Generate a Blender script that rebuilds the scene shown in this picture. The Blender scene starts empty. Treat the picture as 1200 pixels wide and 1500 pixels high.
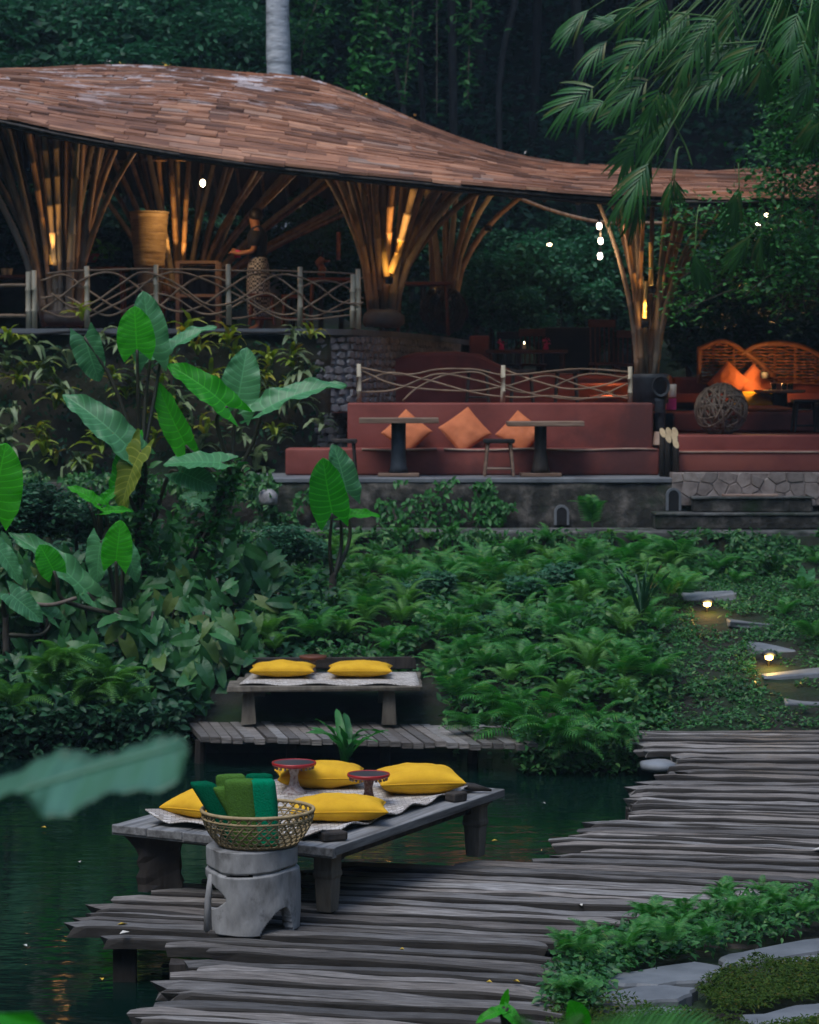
import bpy, math, random
import numpy as np
from mathutils import Vector, Matrix, noise as mnoise

random.seed(7); rng = np.random.default_rng(7)
C = bpy.context.scene.collection
scn = bpy.context.scene

# ------------------------------------------------------------------ camera
FPX = 3540.0; CAMZ = 3.1; PITCH = math.atan(180 / FPX)
cam_d = bpy.data.cameras.new('camera'); cam = bpy.data.objects.new('camera', cam_d); C.objects.link(cam)
cam.location = (0, 0, CAMZ); cam.rotation_euler = (math.pi / 2 - PITCH, 0, 0)
cam_d.sensor_fit = 'VERTICAL'; cam_d.sensor_height = 36; cam_d.sensor_width = 36; cam_d.lens = 36 * FPX / 1500
cam_d.clip_start = 0.1; cam_d.clip_end = 600
cam_d.dof.use_dof = True; cam_d.dof.focus_distance = 14.6; cam_d.dof.aperture_fstop = 5.0
scn.camera = cam
# ------------------------------------------------------------------ world, sun, exposure
w = bpy.data.worlds.new('World'); scn.world = w; w.use_nodes = True
nt = w.node_tree; bgn = nt.nodes['Background']
sky = nt.nodes.new('ShaderNodeTexSky'); sky.sky_type = 'NISHITA'; sky.sun_disc = False
SUN_EL, SUN_ROT = math.radians(62), math.radians(215)
sky.sun_elevation = SUN_EL; sky.sun_rotation = SUN_ROT; sky.air_density = 1.0; sky.dust_density = 0.8; sky.ozone_density = 1.8
nt.links.new(sky.outputs[0], bgn.inputs[0]); bgn.inputs[1].default_value = 0.15
sl = bpy.data.lights.new('sun', 'SUN'); so = bpy.data.objects.new('sun', sl); C.objects.link(so)
sl.energy = 1.0; sl.angle = math.radians(35); sl.color = (1.0, 0.98, 0.95)
so.rotation_euler = (math.pi / 2 - SUN_EL, 0, math.pi - SUN_ROT); so.location = (0, -20, 30)
scn.view_settings.view_transform = 'Standard'; scn.view_settings.look = 'None'
scn.view_settings.exposure = 1.0; scn.view_settings.gamma = 1.0; scn.view_settings.use_curve_mapping = False
scn.cycles.use_denoising = True
scn.cycles.max_bounces = 6; scn.cycles.diffuse_bounces = 3; scn.cycles.glossy_bounces = 3
scn.cycles.transmission_bounces = 3; scn.cycles.transparent_max_bounces = 6
scn.cycles.sample_clamp_indirect = 4; scn.cycles.caustics_reflective = False; scn.cycles.caustics_refractive = False

# ------------------------------------------------------------------ helpers
CP, SP = math.cos(PITCH), math.sin(PITCH)
def ray(px, py):
    u = (px - 600) / FPX; v = (750 - py) / FPX
    return Vector((u, CP + v * SP, -SP + v * CP))
def P(px, py, Y):                    # place on the map of the site: bearing, elevation, distance
    d = ray(px, py); return Vector((0, 0, CAMZ)) + d * (Y / d.y)
def G(px, py, z):
    d = ray(px, py); return Vector((0, 0, CAMZ)) + d * ((z - CAMZ) / d.z)
def X(px, Y): return (px - 600) / FPX * Y
def Z(py, Y): return P(600, py, Y).z

def thing(name, label, cat, loc=(0, 0, 0), group=None, kind=None):
    o = bpy.data.objects.new(name, None); C.objects.link(o); o.location = loc; o.empty_display_size = .1
    o['label'] = label; o['category'] = cat
    if group: o['group'] = group
    if kind: o['kind'] = kind
    return o
def tag(o, label=None, cat=None, group=None, kind=None):
    for k, v in (('label', label), ('category', cat), ('group', group), ('kind', kind)):
        if v: o[k] = v
    return o
KIDS = {}
def link(o, parent=None):
    C.objects.link(o)
    if parent is not None:
        o.parent = parent; KIDS.setdefault(parent, []).append(o)
    return o
def wloc(p):
    v = Vector((0, 0, 0))
    while p is not None:
        v += p.location; p = p.parent
    return v
def copy_tree(o, parent=None):
    c = o.copy(); link(c, parent)
    for ch in KIDS.get(o, []): copy_tree(ch, c)
    return c
def mesh_np(name, V, T, smooth=True):
    V = np.asarray(V, dtype=np.float32); T = np.asarray(T, dtype=np.int32)
    me = bpy.data.meshes.new(name)
    me.vertices.add(len(V)); me.vertices.foreach_set('co', V.ravel())
    me.loops.add(T.size); me.loops.foreach_set('vertex_index', T.ravel())
    me.polygons.add(len(T)); me.polygons.foreach_set('loop_start', np.arange(0, T.size, T.shape[1], dtype=np.int32))
    me.update(calc_edges=True)
    if smooth: me.polygons.foreach_set('use_smooth', np.ones(len(T), dtype=bool))
    return me
def onp(name, V, T, m, parent=None, smooth=True, loc=None):
    off = wloc(parent) if parent is not None else Vector((0, 0, 0))
    V = np.asarray(V, dtype=np.float64) - np.array(off if loc is None else loc)
    me = mesh_np(name, V, T, smooth); me.materials.append(m)
    o = bpy.data.objects.new(name, me); link(o, parent)
    if loc is not None: o.location = Vector(loc) - off
    return o

class MB:
    def __init__(s): s.v = []; s.f = []
    def add(s, vs, fs):
        n = len(s.v); s.v += [tuple(v) for v in vs]; s.f += [tuple(i + n for i in f) for f in fs]; return s
    def box(s, c, size, R=None, taper=1.0, jit=0.0):
        vs = []
        for z in (-.5, .5):
            k = taper if z < 0 else 1
            for x, y in ((-.5, -.5), (.5, -.5), (.5, .5), (-.5, .5)):
                v = Vector((x * size[0] * k, y * size[1] * k, z * size[2]))
                if jit: v += Vector([random.uniform(-jit, jit) for _ in range(3)])
                if R is not None: v = R @ v
                vs.append(v + Vector(c))
        return s.add(vs, [(3, 2, 1, 0), (4, 5, 6, 7), (0, 1, 5, 4), (1, 2, 6, 5), (2, 3, 7, 6), (3, 0, 4, 7)])
    def tube(s, pts, rad, n=8, cap=True):
        pts = [Vector(p) for p in pts]
        if not hasattr(rad, '__len__'): rad = [rad] * len(pts)
        vs = []; t0 = None; a = None
        for i, p in enumerate(pts):
            t = (pts[min(i + 1, len(pts) - 1)] - pts[max(i - 1, 0)])
            t = t.normalized() if t.length > 1e-9 else Vector((0, 0, 1))
            if a is None:
                a = t.orthogonal().normalized()
            else:
                a = (a - t * a.dot(t)).normalized()
            b = t.cross(a)
            for k in range(n):
                an = 2 * math.pi * k / n
                vs.append(p + (a * math.cos(an) + b * math.sin(an)) * rad[i])
        fs = []
        for i in range(len(pts) - 1):
            for k in range(n):
                fs.append((i * n + k, i * n + (k + 1) % n, (i + 1) * n + (k + 1) % n, (i + 1) * n + k))
        if cap:
            fs.append(tuple(range(n - 1, -1, -1))); fs.append(tuple((len(pts) - 1) * n + k for k in range(n)))
        return s.add(vs, fs)
    def lathe(s, prof, c, n=24, cap=True, sx=1, sy=1):
        vs = []; m = len(prof)
        for r, z in prof:
            for k in range(n):
                an = 2 * math.pi * k / n
                vs.append((c[0] + r * sx * math.cos(an), c[1] + r * sy * math.sin(an), c[2] + z))
        fs = [(i * n + k, i * n + (k + 1) % n, (i + 1) * n + (k + 1) % n, (i + 1) * n + k) for i in range(m - 1) for k in range(n)]
        if cap: fs.append(tuple(range(n - 1, -1, -1))); fs.append(tuple((m - 1) * n + k for k in range(n)))
        return s.add(vs, fs)
    def prism(s, poly, z0, z1, top=None):     # poly list of (x,y); top: inset polygon
        n = len(poly); top = top or poly
        vs = [(x, y, z0) for x, y in poly] + [(x, y, z1) for x, y in top]
        return s.add(vs, [tuple(range(n - 1, -1, -1)), tuple(range(n, 2 * n))] + [(k, (k + 1) % n, n + (k + 1) % n, n + k) for k in range(n)])
    def mesh(s, name, m, off=Vector((0, 0, 0)), smooth=False):
        me = bpy.data.meshes.new(name); me.from_pydata([Vector(v) - off for v in s.v], [], s.f); me.update()
        if smooth: me.polygons.foreach_set('use_smooth', [True] * len(me.polygons))
        me.materials.append(m); return me
    def build(s, name, m, parent=None, smooth=False, loc=None, bevel=0):
        off = wloc(parent) if parent is not None else Vector((0, 0, 0))
        me = s.mesh(name, m, Vector(loc) if loc is not None else off, smooth)
        o = bpy.data.objects.new(name, me); link(o, parent)
        if loc is not None: o.location = Vector(loc) - off
        if bevel:
            b = o.modifiers.new('bevel', 'BEVEL'); b.width = bevel; b.segments = 2; b.limit_method = 'ANGLE'
        return o

def bez(pts, n=12):                   # Catmull-Rom through points
    pts = [Vector(p) for p in pts]; P_ = [pts[0] * 2 - pts[1]] + pts + [pts[-1] * 2 - pts[-2]]; out = []
    for i in range(len(pts) - 1):
        a, b, c, d = P_[i:i + 4]
        for k in range(n):
            t = k / n
            out.append(.5 * ((2 * b) + (c - a) * t + (2 * a - 5 * b + 4 * c - d) * t * t + (3 * b - a - 3 * c + d) * t ** 3))
    out.append(pts[-1]); return out

# ------------------------------------------------------------------ materials
def newmat(name):
    m = bpy.data.materials.new(name); m.use_nodes = True
    n = m.node_tree; return m, n, n.nodes['Principled BSDF']
def N(n, t, **kw):
    o = n.nodes.new(t)
    for k, v in kw.items(): setattr(o, k, v)
    return o
def ramp(n, src, cols, pos=None):
    r = N(n, 'ShaderNodeValToRGB'); n.links.new(src, r.inputs[0]); e = r.color_ramp.elements
    pos = pos or [i / (len(cols) - 1) for i in range(len(cols))]
    while len(e) < len(cols): e.new(.5)
    for i, c in enumerate(cols): e[i].position = pos[i]; e[i].color = (*c, 1)
    return r.outputs[0]
def mixc(n, f, a, b, mode='MIX'):
    m = N(n, 'ShaderNodeMix', data_type='RGBA', blend_type=mode)
    for i, v in ((0, f), (6, a), (7, b)):
        if hasattr(v, 'is_output'): n.links.new(v, m.inputs[i])
        elif i == 0: m.inputs[0].default_value = v
        else: m.inputs[i].default_value = (*v, 1) if len(v) == 3 else v
    return m.outputs[2]
def math_(n, op, a, b=None, c=None, clamp=False):
    m = N(n, 'ShaderNodeMath', operation=op, use_clamp=clamp)
    for i, v in enumerate((a, b, c)):
        if v is None: continue
        if hasattr(v, 'is_output'): n.links.new(v, m.inputs[i])
        else: m.inputs[i].default_value = v
    return m.outputs[0]
def coords(n, coord, stretch, shift=True):
    if coord == 'Position': src = N(n, 'ShaderNodeNewGeometry').outputs['Position']
    else: src = N(n, 'ShaderNodeTexCoord').outputs[coord]
    if shift:
        oi = N(n, 'ShaderNodeObjectInfo'); k = math_(n, 'MULTIPLY', oi.outputs['Random'], 37.0)
        va = N(n, 'ShaderNodeVectorMath', operation='ADD'); n.links.new(src, va.inputs[0]); n.links.new(k, va.inputs[1]); src = va.outputs[0]
    mp = N(n, 'ShaderNodeMapping'); mp.inputs['Scale'].default_value = stretch; n.links.new(src, mp.inputs[0]); return mp.outputs[0]
def noisef(n, vec, scale=1, detail=5, rough=.6, dist=0):
    t = N(n, 'ShaderNodeTexNoise'); t.inputs['Scale'].default_value = scale; t.inputs['Detail'].default_value = detail
    t.inputs['Roughness'].default_value = rough; t.inputs['Distortion'].default_value = dist; n.links.new(vec, t.inputs['Vector']); return t.outputs[0]
def setbump(n, b, h, strength, dist=.02):
    bp = N(n, 'ShaderNodeBump'); bp.inputs['Strength'].default_value = strength; bp.inputs['Distance'].default_value = dist
    n.links.new(h, bp.inputs['Height']); n.links.new(bp.outputs[0], b.inputs['Normal'])
def mat(name, cols, rough=.75, stretch=(6, 6, 6), bump=.4, rnd=.25, coord='Object', spec=.3, metal=0, pos=None, dist=.02, shift=True, detail=6, isl=False, blotch=None, tint=None):
    m, n, b = newmat(name); v = coords(n, coord, stretch, shift and coord != 'Position')
    f = noisef(n, v, 1, detail, .62)
    c = ramp(n, f, cols, pos or [.3 + .4 * i / (len(cols) - 1) for i in range(len(cols))])
    if blotch:
        f2 = noisef(n, coords(n, coord, (blotch[1],) * 3, False), 1, 7, .65)
        k = ramp(n, f2, [(0, 0, 0), (1, 1, 1)], [blotch[2] - .04, blotch[2] + .12]); c = mixc(n, k, c, blotch[0])
    if tint:
        c = mixc(n, math_(n, 'FRACT', math_(n, 'MULTIPLY', N(n, 'ShaderNodeObjectInfo').outputs['Random'], 7.3)), c, mixc(n, 1.0, c, tint, 'MULTIPLY'))
    if rnd:
        r = N(n, 'ShaderNodeNewGeometry').outputs['Random Per Island'] if isl else N(n, 'ShaderNodeObjectInfo').outputs['Random']
        k = math_(n, 'MULTIPLY_ADD', r, 2 * rnd, 1 - rnd)
        hs = N(n, 'ShaderNodeHueSaturation'); n.links.new(k, hs.inputs['Value']); n.links.new(c, hs.inputs['Color']); c = hs.outputs[0]
    n.links.new(c, b.inputs['Base Color']); b.inputs['Roughness'].default_value = rough; b.inputs['Specular IOR Level'].default_value = spec; b.inputs['Metallic'].default_value = metal
    if bump: setbump(n, b, f, bump, dist)
    return m
def leafmat(name, c1, c2, c3=None, rough=.42, trans=.25, spec=.45, vein=False):
    m, n, b = newmat(name)
    g = N(n, 'ShaderNodeNewGeometry'); oi = N(n, 'ShaderNodeObjectInfo')
    k = math_(n, 'FRACT', math_(n, 'ADD', g.outputs['Random Per Island'], math_(n, 'MULTIPLY', oi.outputs['Random'], .7)))
    cols = [c1, c2] + ([c3] if c3 else [])
    c = ramp(n, k, cols, [0, .85, 1][:len(cols)] if c3 else None)
    nf = noisef(n, coords(n, 'Object', (9, 9, 9)), 1, 3)
    c = mixc(n, math_(n, 'MULTIPLY', nf, .35), c, tuple(x * .55 for x in c1))
    if vein:
        uv = N(n, 'ShaderNodeTexCoord').outputs['UV']; sx = N(n, 'ShaderNodeSeparateXYZ'); n.links.new(uv, sx.inputs[0])
        t = math_(n, 'ABSOLUTE', math_(n, 'SUBTRACT', sx.outputs[1], .5))
        ph = math_(n, 'MULTIPLY', math_(n, 'SUBTRACT', sx.outputs[0], math_(n, 'MULTIPLY', t, .35)), 11)
        fr = math_(n, 'ABSOLUTE', math_(n, 'SUBTRACT', math_(n, 'FRACT', ph), .5))
        vv = math_(n, 'LESS_THAN', fr, .07); mid = math_(n, 'LESS_THAN', t, .018); vv = math_(n, 'MAXIMUM', vv, mid)
        c = mixc(n, math_(n, 'MULTIPLY', vv, .28), c, tuple(min(1, x * 2.2 + .02) for x in c2))
        sp_ = noisef(n, coords(n, 'Object', (5, 5, 5)), 1, 6, .7); c = mixc(n, ramp(n, sp_, [(0, 0, 0), (.8, .8, .8)], [.66, .72]), c, (.16, .12, .03))
    n.links.new(c, b.inputs['Base Color']); b.inputs['Roughness'].default_value = rough; b.inputs['Specular IOR Level'].default_value = spec
    tr = N(n, 'ShaderNodeBsdfTranslucent'); hs = N(n, 'ShaderNodeHueSaturation'); hs.inputs['Value'].default_value = 1.8; hs.inputs['Saturation'].default_value = 1.15
    n.links.new(c, hs.inputs['Color']); n.links.new(hs.outputs[0], tr.inputs[0])
    mx = N(n, 'ShaderNodeMixShader'); mx.inputs[0].default_value = trans
    n.links.new(b.outputs[0], mx.inputs[1]); n.links.new(tr.outputs[0], mx.inputs[2]); n.links.new(mx.outputs[0], n.nodes['Material Output'].inputs[0])
    return m
def emat(name, col, s):
    m, n, b = newmat(name); b.inputs['Base Color'].default_value = (*col, 1); b.inputs['Emission Color'].default_value = (*col, 1); b.inputs['Emission Strength'].default_value = s; return m

M = {}
M['plank'] = mat('weathered_plank', [(.03, .028, .025), (.13, .122, .112), (.20, .19, .178), (.36, .35, .335)], .6, (5, 60, 60), .9, .5, dist=.015, pos=[.30, .42, .56, .74], detail=10, tint=(.95, .87, .80))
M['greywood'] = mat('grey_wood', [(.06, .058, .055), (.18, .178, .172), (.31, .308, .30)], .62, (1.6, 22, 22), .5, .1, dist=.008)
M['plankside'] = mat('shaded_plank_side', [(.018, .016, .014), (.06, .054, .048)], .8, (3, 20, 20), .4, .2)  # shade of the gaps painted onto plank sides and front chamfers
M['darkwood'] = mat('dark_wood', [(.012, .010, .009), (.035, .029, .024), (.07, .058, .048)], .7, (9, 9, 1.5), .6, .2)
M['stump'] = mat('pale_stump_wood', [(.15, .15, .145), (.30, .30, .295), (.42, .42, .41)], .6, (7, 7, 3), .6, .05, blotch=((.07, .065, .06), 4, .6))
M['yellow'] = mat('yellow_cloth', [(.62, .33, .02), (.78, .45, .03)], .85, (7, 7, 7), .12, .05, spec=.1)
M['orange'] = mat('orange_cloth', [(.5, .15, .065), (.62, .2, .085)], .85, (7, 7, 7), .12, .06, spec=.1)
M['towel_dark'] = mat('dark_green_terry', [(.0, .07, .03), (.0, .12, .055)], .95, (90, 90, 90), .9, .05, spec=.05, dist=.01)
M['towel_teal'] = mat('teal_green_terry', [(.0, .17, .075), (.0, .25, .12)], .95, (90, 90, 90), .9, .02, spec=.05, dist=.01)
M['towel_moss'] = mat('moss_green_terry', [(.05, .13, .02), (.09, .2, .035)], .95, (90, 90, 90), .9, .05, spec=.05, dist=.01)
M['cane'] = mat('split_cane', [(.24, .17, .08), (.42, .32, .17)], .6, (20, 20, 20), .2, .1)
M['red_lacquer'] = mat('red_lacquer', [(.28, .01, .012), (.4, .02, .02)], .35, (20, 20, 20), .05, 0, spec=.5)
M['black_lacquer'] = mat('black_lacquer', [(.03, .035, .04), (.06, .06, .07)], .35, (6, 6, 6), .05, 0, spec=.5)
M['carved'] = mat('worn_carved_wood', [(.07, .03, .02), (.2, .13, .10), (.4, .36, .32)], .5, (35, 35, 35), .8, .1)
M['bamboo'] = mat('bamboo_pole', [(.07, .045, .03), (.17, .105, .062), (.27, .175, .105)], .55, (12, 12, 1.3), .3, .35, dist=.01)
M['bamboo_grey'] = mat('weathered_bamboo', [(.15, .12, .09), (.28, .23, .17)], .6, (12, 12, 2), .3, .25, dist=.01)
M['branch'] = mat('pale_branch', [(.16, .11, .07), (.32, .23, .15)], .7, (5, 5, 5), .4, .15)
M['post'] = mat('pale_bamboo_post', [(.34, .31, .22), (.5, .45, .34)], .6, (8, 8, 3), .3, .12)
M['redplaster'] = mat('red_plaster', [(.15, .038, .028), (.215, .055, .042), (.26, .075, .056)], .7, (1.6, 1.6, 2.2), .15, .04, dist=.02, blotch=((.10, .034, .03), .8, .54))
M['orangeplaster'] = mat('worn_red_step', [(.20, .055, .045), (.30, .09, .06)], .65, (2, 2, 3), .15, .05)
M['pale_edge'] = mat('worn_pale_edge', [(.22, .12, .09), (.48, .36, .27)], .7, (3, 3, 3), .2, 0)
M['moss_rock'] = mat('mossy_rock', [(.02, .022, .014), (.07, .06, .038), (.15, .12, .08)], .85, (2.2, 2.2, 2.2), 1.0, 0, coord='Position', blotch=((.015, .035, .012), 1.1, .5), dist=.08)
M['oldwall'] = mat('old_stone_render', [(.010, .010, .008), (.045, .042, .034), (.17, .15, .13)], .8, (4.5, 4.5, 4.5), 1.0, 0, coord='Position', blotch=((.016, .03, .012), 1.6, .55), dist=.04)
M['mossy_slab'] = mat('mossy_slab', [(.03, .032, .027), (.10, .10, .092), (.22, .22, .205)], .7, (5, 5, 5), .6, .1, dist=.02, blotch=((.014, .03, .012), 2.5, .52))
M['slab'] = mat('grey_slab', [(.10, .11, .12), (.2, .215, .225)], .55, (3, 3, 3), .35, .15, dist=.02)
M['stone'] = mat('wall_stone', [(.14, .135, .135), (.25, .24, .24), (.36, .35, .34)], .8, (9, 9, 9), .6, .16, dist=.02)
M['stone_pink'] = mat('pale_wall_stone', [(.15, .115, .10), (.28, .23, .2), (.34, .29, .26)], .75, (7, 7, 7), .5, .22, dist=.02)
M['boulder'] = mat('boulder_stone', [(.06, .05, .045), (.13, .11, .10)], .8, (4, 4, 4), .6, 0)
M['soil'] = mat('dark_soil', [(.006, .006, .005), (.016, .016, .011), (.03, .028, .02)], .95, (2.5, 2.5, 2.5), 1.0, 0, coord='Position', blotch=((.012, .028, .009), .9, .48), dist=.06)
M['black'] = mat('near_black', [(.008, .008, .009), (.02, .02, .02)], .8, (5, 5, 5), .2, .1)
M['bluegrey'] = mat('dark_footing', [(.02, .026, .033), (.05, .062, .075)], .6, (9, 9, 9), .4, 0)
M['redwood'] = mat('red_brown_wood', [(.07, .022, .013), (.16, .055, .03)], .5, (3, 3, 14), .3, .2)
M['mat'] = None
M['trunk_pale'] = mat('pale_bark', [(.22, .24, .25), (.42, .45, .46), (.58, .6, .6)], .8, (2.5, 2.5, 9), .8, 0, dist=.05)
M['trunk_dark'] = mat('dark_bark', [(.02, .018, .014), (.06, .052, .042)], .9, (5, 5, 3), 1.0, .3, dist=.04)
M['stalk'] = mat('dark_petiole', [(.02, .02, .012), (.05, .05, .03)], .5, (8, 8, 2), .2, .2)
M['stalk_green'] = mat('green_petiole', [(.05, .13, .025), (.09, .2, .05)], .45, (8, 8, 2), .1, .2)
M['rattan'] = mat('brown_rattan', [(.14, .055, .02), (.28, .12, .045)], .5, (10, 10, 10), .2, .15)
M['twig'] = mat('grey_twig', [(.12, .09, .065), (.25, .2, .15)], .7, (10, 10, 10), .2, .25)
M['cutwood'] = mat('cut_wood_end', [(.42, .3, .16), (.6, .47, .28)], .6, (12, 12, 12), .1, .1)
M['l_fern'] = leafmat('fern_green', (.028, .14, .03), (.08, .29, .06), (.16, .29, .065), .5, .28, .28)
M['l_fern_y'] = leafmat('pale_fern_green', (.07, .21, .04), (.15, .34, .08), None, .5, .3, .28)
M['l_ground'] = leafmat('groundcover_green', (.010, .055, .016), (.06, .22, .055), (.14, .26, .07), .45, .25, .32)
M['l_big'] = leafmat('broad_leaf_green', (.02, .10, .03), (.05, .19, .05), (.14, .2, .05), .42, .25, .35)
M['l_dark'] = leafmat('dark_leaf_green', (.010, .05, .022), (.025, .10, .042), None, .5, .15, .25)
M['l_blue'] = leafmat('cool_leaf_green', (.025, .095, .05), (.05, .19, .085), None, .48, .25, .3)
M['l_vine'] = leafmat('vine_leaf_green', (.02, .11, .025), (.06, .24, .05), None, .45, .25, .3)
M['l_palm'] = leafmat('palm_green', (.016, .08, .02), (.042, .16, .032), (.16, .16, .05), .4, .12, .35)
M['l_broml'] = leafmat('rosette_yellow_green', (.14, .24, .03), (.36, .44, .07), (.4, .26, .05), .45, .3, .4)
M['l_broml2'] = leafmat('rosette_grey_green', (.10, .17, .07), (.3, .38, .2), None, .45, .25, .4)
M['l_bright'] = leafmat('bright_alocasia', (.03, .34, .015), (.06, .46, .02), None, .45, .5, .25, True)
M['l_aloc'] = leafmat('cool_alocasia', (.04, .17, .06), (.08, .27, .10), None, .42, .2, .4, True)
M['l_aloc_y'] = leafmat('yellowing_alocasia', (.18, .24, .03), (.32, .30, .06), None, .45, .3, .4, True)
M['l_banana'] = leafmat('pale_banana_leaf', (.10, .28, .17), (.26, .50, .36), None, .38, .4, .6)
M['l_moss'] = leafmat('moss_green', (.02, .05, .01), (.06, .11, .018), (.1, .08, .02), .8, .2, .1)
M['petal'] = mat('pink_petal', [(.6, .03, .2), (.75, .08, .3)], .6, (9, 9, 9), 0, .1)
M['cream'] = mat('cream_paper', [(.6, .55, .5), (.75, .72, .68)], .6, (9, 9, 9), 0, 0)
M['skin'] = mat('brown_skin', [(.28, .13, .07), (.34, .17, .10)], .55, (9, 9, 9), 0, 0)
M['shirt'] = mat('black_shirt', [(.008, .009, .013), (.016, .018, .024)], .85, (9, 9, 9), .1, 0)
M['hair'] = mat('black_hair', [(.006, .005, .005), (.012, .01, .01)], .5, (30, 30, 30), .2, 0)

# woven mat: diagonal checker of pale and grey-brown splints
m, n, b = newmat('woven_mat'); uv = N(n, 'ShaderNodeTexCoord').outputs['UV']
mp = N(n, 'ShaderNodeMapping'); mp.inputs['Rotation'].default_value = (0, 0, math.radians(45)); n.links.new(uv, mp.inputs[0])
br = N(n, 'ShaderNodeTexBrick'); br.inputs['Scale'].default_value = 18; br.inputs['Color1'].default_value = (.30, .26, .22, 1); br.inputs['Color2'].default_value = (.66, .62, .56, 1)
br.inputs['Mortar'].default_value = (.07, .055, .045, 1); br.inputs['Mortar Size'].default_value = .035; br.inputs['Brick Width'].default_value = 1.2; br.inputs['Row Height'].default_value = .5
n.links.new(mp.outputs[0], br.inputs['Vector']); n.links.new(br.outputs[0], b.inputs['Base Color']); b.inputs['Roughness'].default_value = .7
setbump(n, b, br.outputs[1], -.6, .01); M['mat'] = m
# checked sarong
m, n, b = newmat('checked_cloth'); ck = N(n, 'ShaderNodeTexChecker'); ck.inputs[3].default_value = 34; ck.inputs[1].default_value = (.45, .47, .5, 1); ck.inputs[2].default_value = (.03, .04, .07, 1)
n.links.new(coords(n, 'Object', (1, 1, 1), False), ck.inputs[0]); n.links.new(ck.outputs[0], b.inputs['Base Color']); b.inputs['Roughness'].default_value = .9; M['sarong'] = m
# shingles: per-shingle tone, grain along the length, pale lichen where the texture says
m, n, b = newmat('wood_shingle'); g = N(n, 'ShaderNodeNewGeometry'); oi = N(n, 'ShaderNodeObjectInfo')
k = math_(n, 'FRACT', math_(n, 'ADD', g.outputs['Random Per Island'], oi.outputs['Random']))
c = ramp(n, k, [(.15, .068, .036), (.28, .13, .068), (.41, .195, .105), (.52, .28, .165), (.31, .22, .17)], [0, .25, .6, .9, 1])
gr = noisef(n, coords(n, 'Position', (1.1, 12, 12), False), 1, 8, .7); c = mixc(n, .75, c, ramp(n, gr, [(.28, .24, .24), (.8, .75, .73), (1.4, 1.4, 1.4)], [.34, .5, .68]), 'MULTIPLY')
big = noisef(n, coords(n, 'Position', (.5, .35, .5), False), 1, 3); c = mixc(n, .6, c, ramp(n, big, [(.55, .5, .5), (1.2, 1.15, 1.1)], [.35, .65]), 'MULTIPLY')
lich = noisef(n, coords(n, 'Position', (1.1, 2.2, 1.1), False), 1, 7, .68)
sz = N(n, 'ShaderNodeSeparateXYZ'); n.links.new(N(n, 'ShaderNodeNewGeometry').outputs['Position'], sz.inputs[0]); hi = ramp(n, math_(n, 'MULTIPLY', sz.outputs[2], .1), [(0, 0, 0), (1, 1, 1)], [.66, .76])
c = mixc(n, math_(n, 'MULTIPLY', ramp(n, lich, [(0, 0, 0), (.9, .9, .9)], [.545, .60]), hi), c, (.75, .70, .70))
n.links.new(c, b.inputs['Base Color']); b.inputs['Roughness'].default_value = .55; b.inputs['Specular IOR Level'].default_value = .5; setbump(n, b, gr, .6, .03); M['shingle'] = m
# pond water
m, n, b = newmat('pond_water'); b.inputs['Base Color'].default_value = (.002, .011, .008, 1); b.inputs['Roughness'].default_value = .05; b.inputs['IOR'].default_value = 1.33; b.inputs['Specular IOR Level'].default_value = .5
v = coords(n, 'Position', (1.1, 3.4, 1), False); h = math_(n, 'ADD', noisef(n, v, 1.3, 3, .5, .6), math_(n, 'MULTIPLY', noisef(n, v, 5, 2, .5), .25)); setbump(n, b, h, .12, .06); M['water'] = m

# ------------------------------------------------------------------ leaf and mesh templates
def frames(D, Nn):
    D = D / np.linalg.norm(D, axis=1, keepdims=True)
    Zv = Nn - (Nn * D).sum(1, keepdims=True) * D; Zv /= np.linalg.norm(Zv, axis=1, keepdims=True) + 1e-9
    Yv = np.cross(Zv, D); return np.stack([D, Yv, Zv], axis=2)      # columns
def inst(V0, T0, pos, R, s):
    k = len(pos); V = np.einsum('kij,vj->kvi', R, V0) * np.asarray(s).reshape(k, 1, -1) + pos[:, None, :]
    T = T0[None] + (np.arange(k) * len(V0))[:, None, None]
    return V.reshape(-1, 3), T.reshape(-1, T0.shape[1])
LV = np.array([(0, 0, 0), (.28, -.24, .06), (.28, .24, .06), (.34, 0, -.01), (.66, -.19, .03), (.66, .19, .03), (.7, 0, -.05), (1, 0, -.16)], float)
LT = np.array([(0, 1, 3), (0, 3, 2), (1, 4, 6), (1, 6, 3), (3, 6, 5), (3, 5, 2), (4, 7, 6), (6, 7, 5)])
LS = np.array([(0, 0, 0), (.4, -.22, .05), (.4, .22, .05), (1, 0, -.1)], float); LST = np.array([(0, 1, 3), (0, 3, 2)])
def narrow(V, k): V = V.copy(); V[:, 1] *= k; return V
def randdirs(k, up=.3, spread=1.0):
    a = rng.uniform(0, 2 * np.pi, k); e = rng.normal(up, spread * .5, k); return np.stack([np.cos(a) * np.cos(e), np.sin(a) * np.cos(e), np.sin(e)], 1)
def leaf_cloud(pts, size, D=None, wid=1.0, simple=False, face=(0, -.35, 1)):
    k = len(pts); D = randdirs(k, .05, .9) if D is None else D
    Nn = np.array(face, float) + rng.normal(0, .45, (k, 3)); R = frames(D, Nn)
    sz = size * rng.uniform(.6, 1.3, k)
    return inst(narrow(LS if simple else LV, wid), LST if simple else LT, pts, R, sz)
def ellipsoid_pts(k, c, r, hollow=.55):
    d = rng.normal(size=(k, 3)); d /= np.linalg.norm(d, axis=1, keepdims=True)
    rr = rng.uniform(hollow, 1, (k, 1)) ** .6; return np.array(c) + d * rr * np.array(r)
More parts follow.
